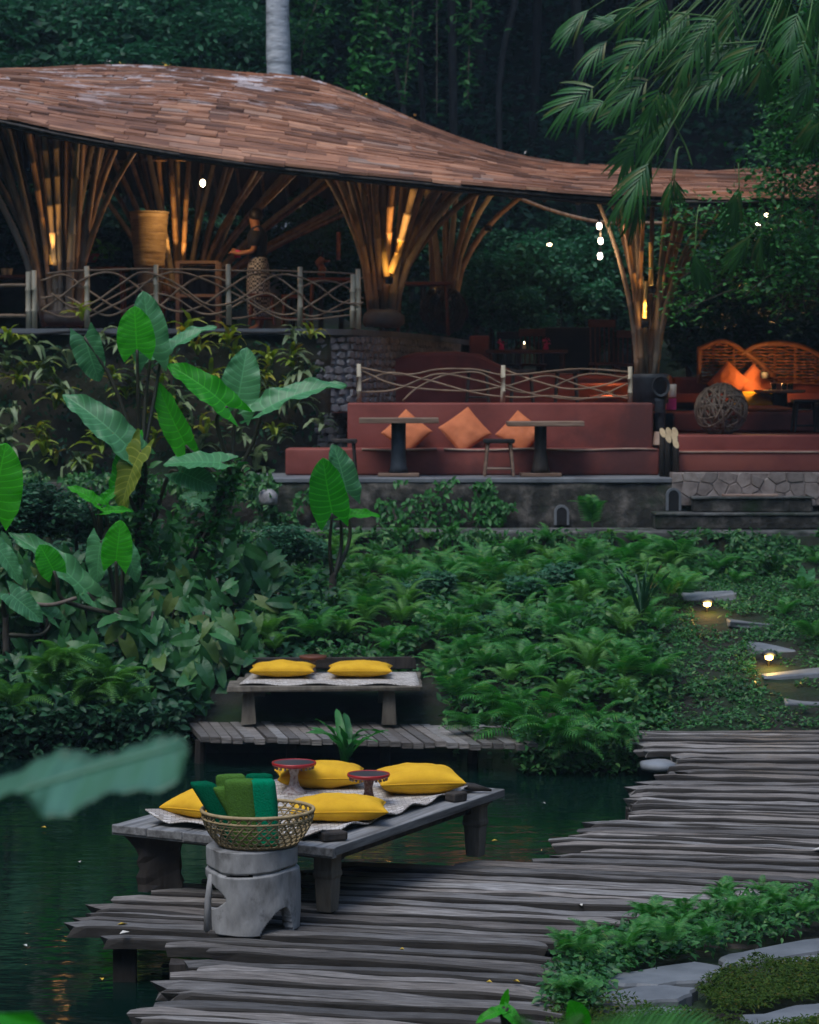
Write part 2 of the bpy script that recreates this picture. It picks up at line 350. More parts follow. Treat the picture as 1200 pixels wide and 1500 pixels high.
def clumped(k, c, r, nc=14, cs=.38):         # several uneven clusters inside an ellipsoid
    cc = ellipsoid_pts(nc, c, np.array(r) * .75, .4); out = []
    for q in cc: out.append(ellipsoid_pts(k // nc, q, np.array(r) * cs * rng.uniform(.6, 1.25), .3))
    return np.concatenate(out)

def frond_arr(L=1.0, n=17, wid=.30, arch=.35, pw=.34, taper_in=.25):
    """pinnate frond along +x, arching up then down"""
    s = np.linspace(.12, 1, n); V = []; T = []
    def cen(t): return np.array([t * L * (1 - .12 * t), 0, L * (arch * (t * 1.6 - t * t * 1.9))])
    pts = [cen(t) for t in np.linspace(0, 1, 9)]
    for i, p in enumerate(pts):              # rachis
        w_ = .008 * L * (1.2 - i / 9); V += [p + (0, -w_, 0), p + (0, w_, 0)]
        if i: b0 = 2 * i; T += [(b0 - 2, b0 - 1, b0 + 1), (b0 - 2, b0 + 1, b0)]
    V = [np.array(v, float) for v in V]
    for t in s:
        c0 = cen(t); tg = cen(min(1, t + .02)) - cen(t - .02); tg /= np.linalg.norm(tg)
        l = L * wid * (math.sin(math.pi * min(1, (t * .86 + .12)) ** .8) ** .7) + .02 * L
        for sd in (-1, 1):
            d = np.array([.38, sd, -.16]); d[0] += t * .3; d /= np.linalg.norm(d)
            a = L * .95 / n * pw * 1.15; k = len(V)
            V += [c0 - tg * a * .6, c0 + d * l * .45 - tg * a, c0 + d * l * .45 + tg * a * .9 + (0, 0, .01 * L), c0 + tg * a * .6, c0 + d * l + (0, 0, -.06 * L * wid * 3)]
            T += [(k, k + 1, k + 2), (k, k + 2, k + 3), (k + 1, k + 4, k + 2)]
    return np.array(V), np.array(T)
def frond_mesh(name, m, **kw):
    V, T = frond_arr(**kw); me = mesh_np(name, V, T, True); me.materials.append(m); return me
FR = [frond_mesh('frond', M['l_fern'], n=17, wid=.27, arch=.38), frond_mesh('frond', M['l_fern'], n=20, wid=.22, arch=.55), frond_mesh('frond', M['l_fern'], n=15, wid=.32, arch=.25)]
FRY = [frond_mesh('frond', M['l_fern_y'], n=24, wid=.17, arch=.6), frond_mesh('frond', M['l_fern_y'], n=22, wid=.2, arch=.4)]
def fern(name, loc, L, nf, label, group, meshes, cat='fern', el=(.35, 1.0), face=None):
    t = thing(name, label, cat, loc, group)
    a0 = random.uniform(0, 6.28)
    for i in range(nf):
        o = bpy.data.objects.new('frond', random.choice(meshes)); link(o, t)
        a = a0 + i * 2.4 + random.uniform(-.3, .3)
        if face is not None: a = face + random.uniform(-1.3, 1.3)
        o.rotation_euler = (random.uniform(-.3, .3), -random.uniform(*el), a); k = L * random.uniform(.75, 1.2); o.scale = (k, k, k)
    return t

def alocasia_mesh(m, W=.62, fold=.25, droop=.25, wave=1.0, seed=0):
    r = random.Random(seed); ns, nt_ = 30, 12; V = []; UV = []; F = []
    p1, p2 = r.uniform(0, 6), r.uniform(0, 6)
    for i in range(ns + 1):
        s = i / ns; wd = W * .5 * (1 - s) ** .72 * (.80 + 1.15 * s) * 1.02
        for j in range(-nt_, nt_ + 1):
            t = j / nt_; a = abs(t)
            x = s - (1 - s) ** 3 * .30 * a ** 1.0 * (1.0 + .3 * a) + (1 - s) ** 4 * .12 * a ** 6
            y = wd * (t - .0 * t * a)
            if s < .2: y *= 1 - (1 - s / .2) * .22 * a ** 4
            z = fold * a * wd - droop * s * s + .010 * a * math.cos(2 * math.pi * (s - a * .35 / 2) * 11) * (1 - s * .5)
            z += wave * .022 * a * a * (math.sin(s * 17 + p1 + (2 if t > 0 else 0)) + .6 * math.sin(s * 31 + p2 * t))
            V.append((x, y, z)); UV.append((s, .5 + t / 2))
    w_ = 2 * nt_ + 1
    for i in range(ns):
        for j in range(2 * nt_): F.append((i * w_ + j, (i + 1) * w_ + j, (i + 1) * w_ + j + 1, i * w_ + j + 1))
    me = bpy.data.meshes.new('leaf'); me.from_pydata(V, [], F); me.polygons.foreach_set('use_smooth', [True] * len(F))
    uvl = me.uv_layers.new(name='UVMap'); idx = np.zeros(len(F) * 4, dtype=np.int32); me.loops.foreach_get('vertex_index', idx)
    uvl.data.foreach_set('uv', np.array(UV, dtype=np.float32)[idx].ravel()); me.materials.append(m); return me

# Voronoi cells in a rectangle (for stones)
def voronoi(w_, h_, nx, ny, jit=.38, inset=.012, seed=3):
    r = random.Random(seed); S = [((i + .5 + r.uniform(-jit, jit) + (.5 if j % 2 else 0)) * w_ / nx, (j + .5 + r.uniform(-jit, jit)) * h_ / ny) for i in range(-1, nx + 1) for j in range(-1, ny + 1)]
    out = []
    for a in S:
        if not (0 <= a[0] <= w_ and 0 <= a[1] <= h_): continue
        poly = [(0, 0), (w_, 0), (w_, h_), (0, h_)]
        for b_ in S:
            if b_ is a or abs(b_[0] - a[0]) > 3 * w_ / nx or abs(b_[1] - a[1]) > 3 * h_ / ny: continue
            dx, dy = b_[0] - a[0], b_[1] - a[1]; L = math.hypot(dx, dy); mx_, my_ = (a[0] + b_[0]) / 2 - dx / L * inset, (a[1] + b_[1]) / 2 - dy / L * inset
            new = []
            for q in range(len(poly)):
                p0, p1 = poly[q], poly[(q + 1) % len(poly)]
                d0 = (p0[0] - mx_) * dx + (p0[1] - my_) * dy; d1 = (p1[0] - mx_) * dx + (p1[1] - my_) * dy
                if d0 <= 0: new.append(p0)
                if d0 * d1 < 0: t = d0 / (d0 - d1); new.append((p0[0] + (p1[0] - p0[0]) * t, p0[1] + (p1[1] - p0[1]) * t))
            poly = new
            if len(poly) < 3: break
        if len(poly) >= 3: out.append((a, poly))
    return out
# ================================================================== THE GROUND
def ss(a, b, x): t = np.clip((x - a) / (b - a), 0, 1); return t * t * (3 - 2 * t)
XS_Y = [5, 13.2, 15.2, 16.1, 18, 20.5, 21.4, 22.0]; XS_X = [-1.0, -.9, -.3, 1.25, 1.9, 2.45, 2.1, 1.2]
WC_X = [-20, -2.2, -1.2, -.75, -.25, .25, .8, 1.2]; WC_Y = [31.2, 31.2, 31.25, 31.5, 32.6, 34.6, 37.6, 40]      # face of the upper terrace
def ground_z(x, y):
    x = np.asarray(x, float); y = np.asarray(y, float)
    z = np.full(np.broadcast(x, y).shape, -.10)
    water = 1 - ss(-.12, .12, x - np.interp(y, XS_Y, XS_X)); water = water * (1 - ss(22.2, 22.6, y))
    z = z - water * 1.1
    ys = 22.3 - .6 * ss(1.2, 2.4, x); t = np.clip(y - ys, 0, None)
    hz = np.minimum(t * .225 + .16 * np.sin(np.clip(t / 1.5, 0, 3.14)), 1.22) ; z = z + hz * (1 - ss(27.9, 28.1, y))
    z = np.where(y > 28.0, 1.38, z)
    z = np.where(y > 29.25, 1.95, z); z = np.where((y > 30.9), 2.3, z); z = np.where(y > 34, 2.75, z)
    z = np.where(y > np.interp(x, WC_X, WC_Y) + .12, 3.8, z)
    z = z + ss(7.5, 14, np.abs(x)) * ss(20, 28, y) * 3.0 + np.clip(np.abs(x) - 12, 0, 40) * 1.1 + np.clip(-8 - y, 0, 30) * 1.1        # unseen slopes added on both sides and behind, blocking the low sky
    z = z + np.clip(y - np.interp(x, [-5.5, -3.4], [41.5, 51.0]), 0, 24) * 1.15
    z = z + np.sin(x * 1.7 + y * .9) * np.sin(y * 1.3 - x * .6) * .05 * ss(21.8, 23, y) * (1 - ss(27.5, 28, y))
    z = z + np.sin(x * .55 + y * .4) * np.sin(y * .35 + 1) * 1.6 * ss(43, 50, y)
    return z
xs = np.concatenate([[-110, -80, -50], np.arange(-30, -7, .6), np.arange(-7, 7.01, .14), np.arange(7.6, 30, .6), [50, 80, 110]])
ys = np.concatenate([[-90, -50, -20], np.arange(-6, 10, .5), np.arange(10, 42, .14), np.arange(42, 80, .7), [90, 110, 130]])
XX, YY = np.meshgrid(xs, ys); ZZ = ground_z(XX, YY); nx_, ny_ = len(xs), len(ys)
V = np.stack([XX, YY, ZZ], -1).reshape(-1, 3); a = (np.arange(ny_ - 1)[:, None] * nx_ + np.arange(nx_ - 1)[None]).ravel()
gr = onp('ground', V, np.stack([a, a + 1, a + 1 + nx_, a + nx_], 1), M['soil']); tag(gr, 'dark earth and slope under the plants', kind='structure')
wm = MB(); wm.add([(-40, -10, -.30), (3.0, -10, -.30), (3.0, 22.9, -.30), (-40, 22.9, -.30)], [(0, 1, 2, 3)])
tag(wm.build('water', M['water']), 'dark green rippled pond water', kind='structure')

# ================================================================== BOARDWALK
bw = thing('boardwalk', 'weathered grey plank boardwalk curving along the dark pond', 'boardwalk', (1.5, 16, 0), kind='structure'); del bw['category']
LB = [(10.6, -1.45), (12.0, -1.32), (12.6, -1.25), (13.3, -1.12), (13.36, -1.28), (13.6, -1.30), (13.62, -1.72), (13.9, -1.93), (14.2, -2.0), (14.6, -1.95), (14.65, -1.55), (15.0, -1.5), (15.3, -1.0), (15.6, -.5), (15.75, -.43), (15.8, .6), (15.95, 1.0), (16.3, 1.18), (16.4, 1.02), (16.6, 1.05), (16.75, 1.15), (17.0, 1.25), (17.3, 1.45), (17.7, 1.7), (18.3, 1.68), (18.9, 1.82), (19.6, 2.15), (20.5, 2.2), (20.9, 2.0), (21.8, 1.9)]
RB = [(10.6, .75), (12.0, .78), (12.75, .76), (13.4, .90), (13.9, 1.22), (14.3, 1.68), (14.8, 2.2), (15.25, 2.75), (15.6, 7), (22, 7)]
def row_at(Y0, x): return Y0 - math.tan(math.radians(np.interp(Y0, [11, 15, 19, 22], [14, 12, 6, 2.5]))) * (x - .6)
def seam(f, x): return mnoise.noise(Vector((x * 1.9, f * 31.7, 4))) * .013 + mnoise.noise(Vector((x * 7, f * 31.7, 9))) * .010
def plank_mesh(f0, f1, x0, x1, th, z0):
    n = max(5, int((x1 - x0) / .12)); mb = MB(); vs = []; g0, g1 = random.uniform(.007, .017), random.uniform(.007, .017); roll = random.uniform(-.035, .035)
    ph = random.uniform(0, 100); wz = random.uniform(-.012, .012); ex0 = random.uniform(-.05, .05); ex1 = random.uniform(-.05, .05)
    for i in range(n + 1):
        t = i / n; x = x0 + (x1 - x0) * t
        j = lambda k: mnoise.noise(Vector((x * 2.6, ph + k * 7.3, 0))) * .030
        a, b_ = row_at(f0, x) + g0 + seam(f0, x), row_at(f1, x) - g1 + seam(f1, x)
        zz = z0 + wz * (t - .5) * 2 + mnoise.noise(Vector((x * 1.3, ph, 3))) * .010
        e = (ex0 if i == 0 else ex1 if i == n else 0)
        mid = (a + b_) / 2; k = .86 if i in (0, n) else 1; c = .026
        a, b_ = mid + (a - mid) * k, mid + (b_ - mid) * k
        zz -= .012 if i in (0, n) else 0
        hw = (b_ - a) / 2 * roll
        vs += [(x + e, a, zz - .010 - hw), (x + e * 1.4, a + .009 + j(6) * .2, zz + j(2) * .5 - hw), (x + e, mid + j(3), zz + .003 + j(4) * .35), (x - e, b_ - c * 1.3, zz + j(5) * .5 + hw), (x, b_, zz - c + hw), (x, b_, zz - th), (x, a, zz - th)]
    fs = []
    for i in range(n):
        for k in range(7): p, q = i * 7 + k, i * 7 + (k + 1) % 7; fs.append((p, q, q + 7, p + 7))
    fs += [tuple(range(6, -1, -1)), tuple(n * 7 + k for k in range(7))]
    return mb.add(vs, fs)
Y0 = 10.9; nplank = 0
lby, lbx = zip(*LB); rby, rbx = zip(*RB)
while Y0 < 22.2:
    wd = random.choice([.12, .14, .16, .18, .2, .23]) * (1.0 if Y0 < 15 else .92)
    if 13.65 < Y0 < 14.3 and wd < .2: wd = .22
    xx = np.arange(-2.6, 7, .04); ym = np.array([row_at(Y0 + wd / 2, x) for x in xx])
    ok = (xx > np.interp(ym, lby, lbx)) & (xx < np.interp(ym, rby, rbx)) & (ym > 10.6) & (ym < 21.9)
    if ok.any():
        x0, x1 = xx[ok].min() + random.uniform(-.10, .07), xx[ok].max() + random.uniform(-.10, .08)
        cuts = [x0]
        while x1 - cuts[-1] > 3.4: cuts.append(cuts[-1] + random.uniform(1.6, 3.2))
        if len(cuts) > 1 and x1 - cuts[-1] < .7: cuts.pop()
        cuts.append(x1)
        for c0, c1 in zip(cuts, cuts[1:]):
            z0 = random.uniform(-.016, .016); th = random.uniform(.05, .075)
            c = ((c0 + c1) / 2, row_at(Y0 + wd / 2, (c0 + c1) / 2), 0)
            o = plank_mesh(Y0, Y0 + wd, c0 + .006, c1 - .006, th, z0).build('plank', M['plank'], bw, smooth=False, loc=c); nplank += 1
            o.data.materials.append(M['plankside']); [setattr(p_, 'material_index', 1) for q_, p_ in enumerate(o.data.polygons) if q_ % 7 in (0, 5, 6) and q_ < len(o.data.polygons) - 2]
            al = math.radians(np.interp(Y0, [11, 15, 19, 22], [14, 12, 6, 2.5])); o.data.transform(Matrix.Rotation(al, 4, 'Z')); o.rotation_euler = (0, 0, -al)
    Y0 += wd
for px, py in ((168, 1392), (250, 1420), (330, 1432), (610, 1300), (838, 1268), (760, 1290), (905, 1228), (920, 1190)):   # piles
    q = G(px, py, -.10); mb = MB(); mb.box((q.x + .05, q.y + .12, -.45), (.12, .12, .72), jit=.01); mb.build('pile', M['darkwood'], bw)
for Yb in (13.0, 14.6):
    mb = MB(); mb.tube([(-1.15, Yb - .2, -.13), (2.0, Yb - .9, -.13)], .05); mb.build('joist', M['darkwood'], bw)
# fallen leaves
def fallen(px, py, z, col, s=.05, lab='', ang=None):
    q = G(px, py, z); mb = MB(); a = random.uniform(0, 6.28) if ang is None else ang; ca, sa = math.cos(a), math.sin(a)
    pts = [(0, 0, .004), (.5, -.28, .012), (.5, .28, .016), (1, 0, .006), (.5, 0, .002)]
    mb.add([(q.x + (x * ca - y * sa) * s, q.y + (x * sa + y * ca) * s, q.z + zz + .012) for x, y, zz in pts], [(0, 1, 4), (0, 4, 2), (1, 3, 4), (4, 3, 2)])
    return tag(mb.build('fallen_leaf', col), lab, 'leaf', 'leaves fallen on the boardwalk')
M['yleaf'] = mat('yellow_dead_leaf', [(.45, .3, .03), (.6, .42, .06)], .7, (9, 9, 9), 0, .1); M['wleaf'] = mat('bleached_leaf', [(.5, .48, .42), (.65, .62, .55)], .7, (9, 9, 9), 0, .1)
fallen(188, 1357, 0, M['yleaf'], .07, 'yellow fallen leaf on the planks left of the stump')
fallen(175, 1372, 0, M['wleaf'], .07, 'whitish fallen leaf on the outermost plank end over the pond')
fallen(853, 1331, 0, M['wleaf'], .055, 'pale fallen leaf on the planks right of the low table')
fallen(762, 1443, 0, M['yleaf'], .05, 'yellow fallen leaf on the planks beside the low greenery')
fallen(712, 1443, 0, M['yleaf'], .035, 'small yellow leaf scrap on the nearest planks')
fallen(585, 1395, 0, M['yleaf'], .03, 'small yellow leaf on the planks below the low table')
fallen(1190, 1248, 0, M['wleaf'], .10, 'long dry pale leaf at the right end of the planks')

# ------------------------------------------------------------------ far platform over the pond
fp = thing('pond_platform', 'narrow dark platform of short planks along the far pond bank', 'platform', (-1, 22, -.1))
A0 = G(262, 1066, -.03); B0 = G(745, 1076, -.03)
n = 30
for i in range(n):
    t0, t1 = i / n, (i + 1) / n; xa = A0.x + (B0.x - A0.x) * t0 + .012; xb = A0.x + (B0.x - A0.x) * t1 - .004
    ya = A0.y + (B0.y - A0.y) * t0 + .3; f = -.92 + random.uniform(-.07, .07); sk = .24; z = -.03 + random.uniform(-.012, .012)
    mb = MB(); mb.add([(xa + sk * k, ya + (f if k else .25), z - h) for k in (0, 1) for h in (0, .05)] + [(xb + sk * k, ya + (f if k else .25), z - h) for k in (0, 1) for h in (0, .05)],
        [(0, 2, 6, 4), (1, 5, 7, 3), (2, 3, 7, 6), (0, 4, 5, 1), (0, 1, 3, 2), (4, 6, 7, 5)]); mb.build('plank', M['plank'], fp)
for px in (285, 420, 560, 690): 
    q = G(px, 1096, -.12); mb = MB(); mb.tube([(q.x, q.y + .3, -.9), (q.x + .03, q.y + .3, -.09)], .05); mb.build('pile', M['darkwood'], fp)

# ================================================================== LOW TABLES
def leg_carved(mb, x, y, top, wt, wb, R=None):
    prof = [(0.0, wb), (.12, wb * 1.15), (.2, wb * 1.22), (.215, wb * 1.4), (.235, wb * 1.4), (.25, wb * 1.3), (.33, wb * 1.3), (.355, wb * 1.75), (top - .002, wb * 2.0)]
    vs = []
    for z, w_ in prof:
        for a, b_ in ((-1, -1), (1, -1), (1, 1), (-1, 1)):
            v = Vector((a * w_ / 2, b_ * w_ / 2, 0)); v = R @ v if R is not None else v; vs.append((x + v.x, y + v.y, z))
    m_ = len(prof); mb.add(vs, [(3, 2, 1, 0)] + [(i * 4 + k, i * 4 + (k + 1) % 4, (i + 1) * 4 + (k + 1) % 4, (i + 1) * 4 + k) for i in range(m_ - 1) for k in range(4)] + [((m_ - 1) * 4, (m_ - 1) * 4 + 1, (m_ - 1) * 4 + 2, (m_ - 1) * 4 + 3)])
TA, TB, TC = Vector((-1.84, 14.78, 0)), Vector((-.45, 14.0, 0)), Vector((.645, 16.1, 0))
e1 = (TA - TB); L1 = e1.length; e1.normalize(); e2 = (TC - TB); L2 = e2.length; e2.normalize(); TD = TA + (TC - TB)
th_ = thing('low_table', 'big low weathered wooden platform table holding cushions and a woven mat', 'table', tuple((TA + TC) / 2))
ztop = .42
def tp(u, v, z=0.0): return TB + e1 * (u * L1) + e2 * (v * L2) + Vector((0, 0, z))     # u toward the left corner, v away
ang = math.atan2(e2.y, e2.x); RT = Matrix.Rotation(ang, 3, 'Z')
nb = 6
for i in range(nb):      # boards run away from the viewer along e2
    u0, u1 = i / nb, (i + 1) / nb; mb = MB(); g = .003
    vs = []
    for z in (ztop - .055, ztop):
        for u, v in ((u0 + g, 0), (u1 - g, 0), (u1 - g, 1), (u0 + g, 1)):
            vs.append(tp(u, v, z) + Vector((0, 0, random.uniform(-.003, .003))))
    mb.add(vs, [(0, 1, 2, 3), (7, 6, 5, 4), (4, 5, 1, 0), (5, 6, 2, 1), (6, 7, 3, 2), (7, 4, 0, 3)])
    o = mb.build('tabletop_board', M['greywood'], th_, loc=tp((u0 + u1) / 2, .5, ztop), bevel=.006)
    # local x along the board so that the grain runs with it
    me = o.data; me.transform(Matrix.Rotation(-ang, 4, 'Z')); o.rotation_euler = (0, 0, ang)
mb = MB()       # front edge rail covers the board ends, and the beams under
mb.box(tp(.5, .012, ztop - .033), (L1 * 1.0, .04, .062), Matrix.Rotation(math.atan2(e1.y, e1.x), 3, 'Z')); o = mb.build('edge_board', M['greywood'], th_, bevel=.004)
mb = MB(); mb.box(tp(.5, .13, ztop - .095), (L1 * .86, .06, .075), Matrix.Rotation(math.atan2(e1.y, e1.x), 3, 'Z')); mb.build('apron', M['darkwood'], th_)
mb = MB(); mb.box(tp(.5, .87, ztop - .095), (L1 * .86, .06, .075), Matrix.Rotation(math.atan2(e1.y, e1.x), 3, 'Z')); mb.build('apron', M['darkwood'], th_)
for u in (.1, .9):
    mb = MB(); mb.box(tp(u, .5, ztop - .095), (L2 * .72, .05, .07), RT); mb.build('apron', M['darkwood'], th_)
M['legwood'] = mat('brown_leg_wood', [(.07, .058, .045), (.14, .12, .09), (.2, .17, .13)], .65, (14, 14, 2.5), .6, .15)
for u, v in ((.09, .08), (.07, .9), (.93, .92)):
    mb = MB(); q = tp(u, v); leg_carved(mb, q.x, q.y, ztop - .058, .12, .095, RT); mb.build('leg', M['legwood'], th_, bevel=.005)
# rough slab leg at the left corner
mb = MB(); q = tp(.86, .09); zs = np.linspace(0, ztop - .06, 9)
vs = []
for i, z in enumerate(zs):
    l = [.125, .13, .15, .12, .14, .13, .15, .19, .23][i]; r_ = [.13, .15, .13, .125, .12, .12, .125, .15, .17][i]
    for a, b_ in ((-l, -.07), (-l * .6, -.09), (0, -.085), (r_, -.07), (r_, .07), (-l, .07)):
        v = Vector((a, b_, 0)) + Vector((random.uniform(-.008, .008), random.uniform(-.008, .008), 0)); vs.append((q.x + v.x, q.y + v.y, z))
mb.add(vs, [tuple(range(5, -1, -1))] + [(i * 6 + k, i * 6 + (k + 1) % 6, (i + 1) * 6 + (k + 1) % 6, (i + 1) * 6 + k) for i in range(8) for k in range(6)] + [tuple(48 + k for k in range(6))])
tag(mb.build('leg', M['darkwood'], th_), 'rough dark root-like slab leg')

# mat
def cloth(name, corners, nu, nv, zf, m, lab, cat, grp=None, th=.008):
    a, b_, c, d = [Vector(q) for q in corners]; V = []; F = []; UV = []
    for i in range(nu + 1):
        for j in range(nv + 1):
            u, v = i / nu, j / nv; q = a.lerp(b_, u).lerp(d.lerp(c, u), v); V.append((q.x, q.y, q.z + zf(u, v))); UV.append((u * 2, v * 2))
    for i in range(nu):
        for j in range(nv): F.append((i * (nv + 1) + j, (i + 1) * (nv + 1) + j, (i + 1) * (nv + 1) + j + 1, i * (nv + 1) + j + 1))
    me = bpy.data.meshes.new(name); me.from_pydata(V, [], F); me.polygons.foreach_set('use_smooth', [True] * len(F)); uvl = me.uv_layers.new(name='UVMap')
    idx = np.zeros(len(F) * 4, dtype=np.int32); me.loops.foreach_get('vertex_index', idx); uvl.data.foreach_set('uv', np.array(UV, dtype=np.float32)[idx].ravel())
    me.materials.append(m); o = bpy.data.objects.new(name, me); link(o); s_ = o.modifiers.new('thick', 'SOLIDIFY'); s_.thickness = th
    return tag(o, lab, cat, grp)
def mz(u, v):
    e = max(0, 1 - u / .10) * .035 * (.5 + .5 * math.sin(v * 34 + 1)) + max(0, (u - .86) / .14) * .07 * max(0, 1 - v * 3) + max(0, 1 - v / .08) * .03 * (.5 + .5 * math.sin(u * 16 + 2.5)) + .02 * max(0, 1 - abs(v - .12) / .1) * max(0, 1 - u / .2)
    return .012 + e
cloth('woven_mat', [tp(.10, .05, ztop), tp(.88, .04, ztop), tp(.94, .93, ztop), tp(.09, .93, ztop)], 60, 70, mz, M['mat'], 'pale woven mat with curled edges spread on the nearer low table', 'mat', 'woven mats')

def cushion(name, c, w_, h_, t_, rotz=0, tilt=0, roll=0, m=None, lab='', cat='cushion', grp=None, seed=0, pinch=.085):
    n = 28; V = []; F = []; r = random.Random(seed)
    k1, k2, k3 = r.uniform(0, 9), r.uniform(0, 9), r.uniform(0, 9)
    for side in (1, -1):
        for i in range(n + 1):
            for j in range(n + 1):
                u, v = math.sin((i / n - .5) * math.pi), math.sin((j / n - .5) * math.pi)
                x = w_ / 2 * u * (1 - pinch * (1 - v * v)); y = h_ / 2 * v * (1 - pinch * (1 - u * u))
                pf = max(0, (1 - u ** 2)) ** .42 * max(0, (1 - v ** 2)) ** .42
                wr = 1 + .16 * mnoise.noise(Vector((u * 2.2 + k1, v * 2.2 + k2, side))) + .10 * abs(mnoise.noise(Vector((u * 7 + k3, v * 3, side)))) - .10 * max(0, mnoise.noise(Vector((u * 3 + k2, v * 9 + k1, side))))
                V.append((x, y, side * t_ / 2 * pf * wr + .004 * side))
    K = (n + 1) ** 2
    for i in range(n):
        for j in range(n):
            a_ = i * (n + 1) + j; F.append((a_, a_ + n + 1, a_ + n + 2, a_ + 1)); F.append((K + a_, K + a_ + 1, K + a_ + n + 2, K + a_ + n + 1))
    rim = [i * (n + 1) for i in range(n + 1)] + [n * (n + 1) + j for j in range(1, n + 1)] + [i * (n + 1) + n for i in range(n - 1, -1, -1)] + [j for j in range(n - 1, 0, -1)]
    for k in range(len(rim)): p, q = rim[k], rim[(k + 1) % len(rim)]; F.append((q, p, K + p, K + q))
    me = bpy.data.meshes.new(name); me.from_pydata(V, [], F); me.polygons.foreach_set('use_smooth', [True] * len(F)); me.materials.append(m)
    o = bpy.data.objects.new(name, me); link(o); o.location = c; o.rotation_euler = (tilt, roll, rotz); tag(o, lab, cat, grp)
    mb = MB(); pts = [Vector(V[k]) * 1.004 for k in rim]; pts = [Vector((p.x, p.y, 0)) for p in pts]; mb.tube(pts + [pts[0]], .0045, 5, False); s_ = mb.mesh('seam', m, smooth=True)
    so_ = bpy.data.objects.new('seam', s_); link(so_, o)
    return o
YG = 'yellow cushions on the nearer low table'
def onT(px, py, dz=0): return G(px, py, ztop + dz)
q = onT(470, 1158, .0); cushion('cushion', (q.x, q.y + .06, ztop + .10), .60, .42, .17, .10, 0, 0, M['yellow'], 'yellow cushion behind the tall red rimmed offering stand', grp=YG, seed=1)
q = onT(612, 1166, .0); cushion('cushion', (q.x, q.y + .06, ztop + .105), .56, .46, .19, .16, 0, 0, M['yellow'], 'plump yellow cushion nearest the far right corner of the table', grp=YG, seed=2)
q = onT(500, 1208, .0); cushion('cushion', (q.x - .02, q.y + .06, ztop + .095), .60, .36, .16, .05, 0, 0, M['yellow'], 'yellow cushion lying in front of the offering stands beside the basket', grp=YG, seed=3)
q = onT(284, 1203, .0); cushion('cushion', (q.x + .06, q.y + .10, ztop + .10), .42, .38, .15, -.5, .1, 0, M['yellow'], 'yellow cushion half hidden behind the green towels', grp=YG, seed=4)

# offering stands
def stand(px, py_base, H, rad, lab, m2):
    q = onT(px, py_base); t = thing('offering_stand', lab, 'offering stand', (q.x, q.y, ztop + .014), 'offering stands on the low table')
    b_ = MB(); b_.lathe([(.085 * rad / .15, 0), (.09 * rad / .15, .008), (.06, .03), (.038, .055), (.028, .09), (.026, H * .6), (.035, H * .78), (.06, H * .9), (rad * .86, H - .016)], t.location, 20); b_.build('pedestal', m2, t, True)
    b_ = MB(); b_.lathe([(rad * .8, H - .022), (rad, H - .012), (rad * 1.02, H), (rad, H + .008), (rad * .95, H + .008), (rad * .94, H + .002)], t.location, 32); b_.build('rim', M['red_lacquer'], t, True)
    b_ = MB(); b_.lathe([(rad * .935, H), (rad * .93, H + .0045)], t.location, 32); b_.build('tray', M['black_lacquer'], t)
    b_ = MB()
    for k in range(22):
        a_ = k * 2 * math.pi / 22; b_.box((t.location.x + math.cos(a_) * rad * .88, t.location.y + math.sin(a_) * rad * .88, t.location.z + H - .028), (.012, .012, .014), Matrix.Rotation(a_, 3, 'Z'))
    b_.build('carved_beading', M['carved'], t)
    return t
stand(431, 1166, .205, .145, 'taller offering stand with red rim and pale speckled pedestal', mat('silvered_carving', [(.14, .06, .045), (.38, .33, .31), (.5, .47, .45)], .45, (40, 40, 40), .7, 0))
stand(540, 1183, .20, .135, 'darker red brown offering stand with red rim between two cushions', mat('dark_carving', [(.06, .018, .015), (.16, .07, .055), (.3, .24, .22)], .45, (30, 30, 30), .7, 0))
for px, py, sz, rz, lb in ((487, 1224, (.16, .11, .055), .4, 'small dark wooden block tucked under the mat edge beside the basket'), (668, 1167, (.12, .10, .06), .7, 'small dark wooden block beside the far right cushion')):
    q = onT(px, py, .03); mb = MB(); mb.box((q.x, q.y, ztop + .031), sz, Matrix.Rotation(rz, 3, 'Z'), jit=.004); tag(mb.build('wooden_block', M['darkwood'], bevel=.012), lb, 'block')
mb = MB(); q = onT(694, 1163); mb.tube([(q.x - .12, q.y + .05, ztop + .055), (q.x, q.y + .03, ztop + .04), (q.x + .12, q.y + .03, ztop + .02)], [.02, .028, .008], 8); tag(mb.build('driftwood', M['darkwood'], smooth=True), 'thin dark driftwood piece on the far right corner of the table', 'driftwood')

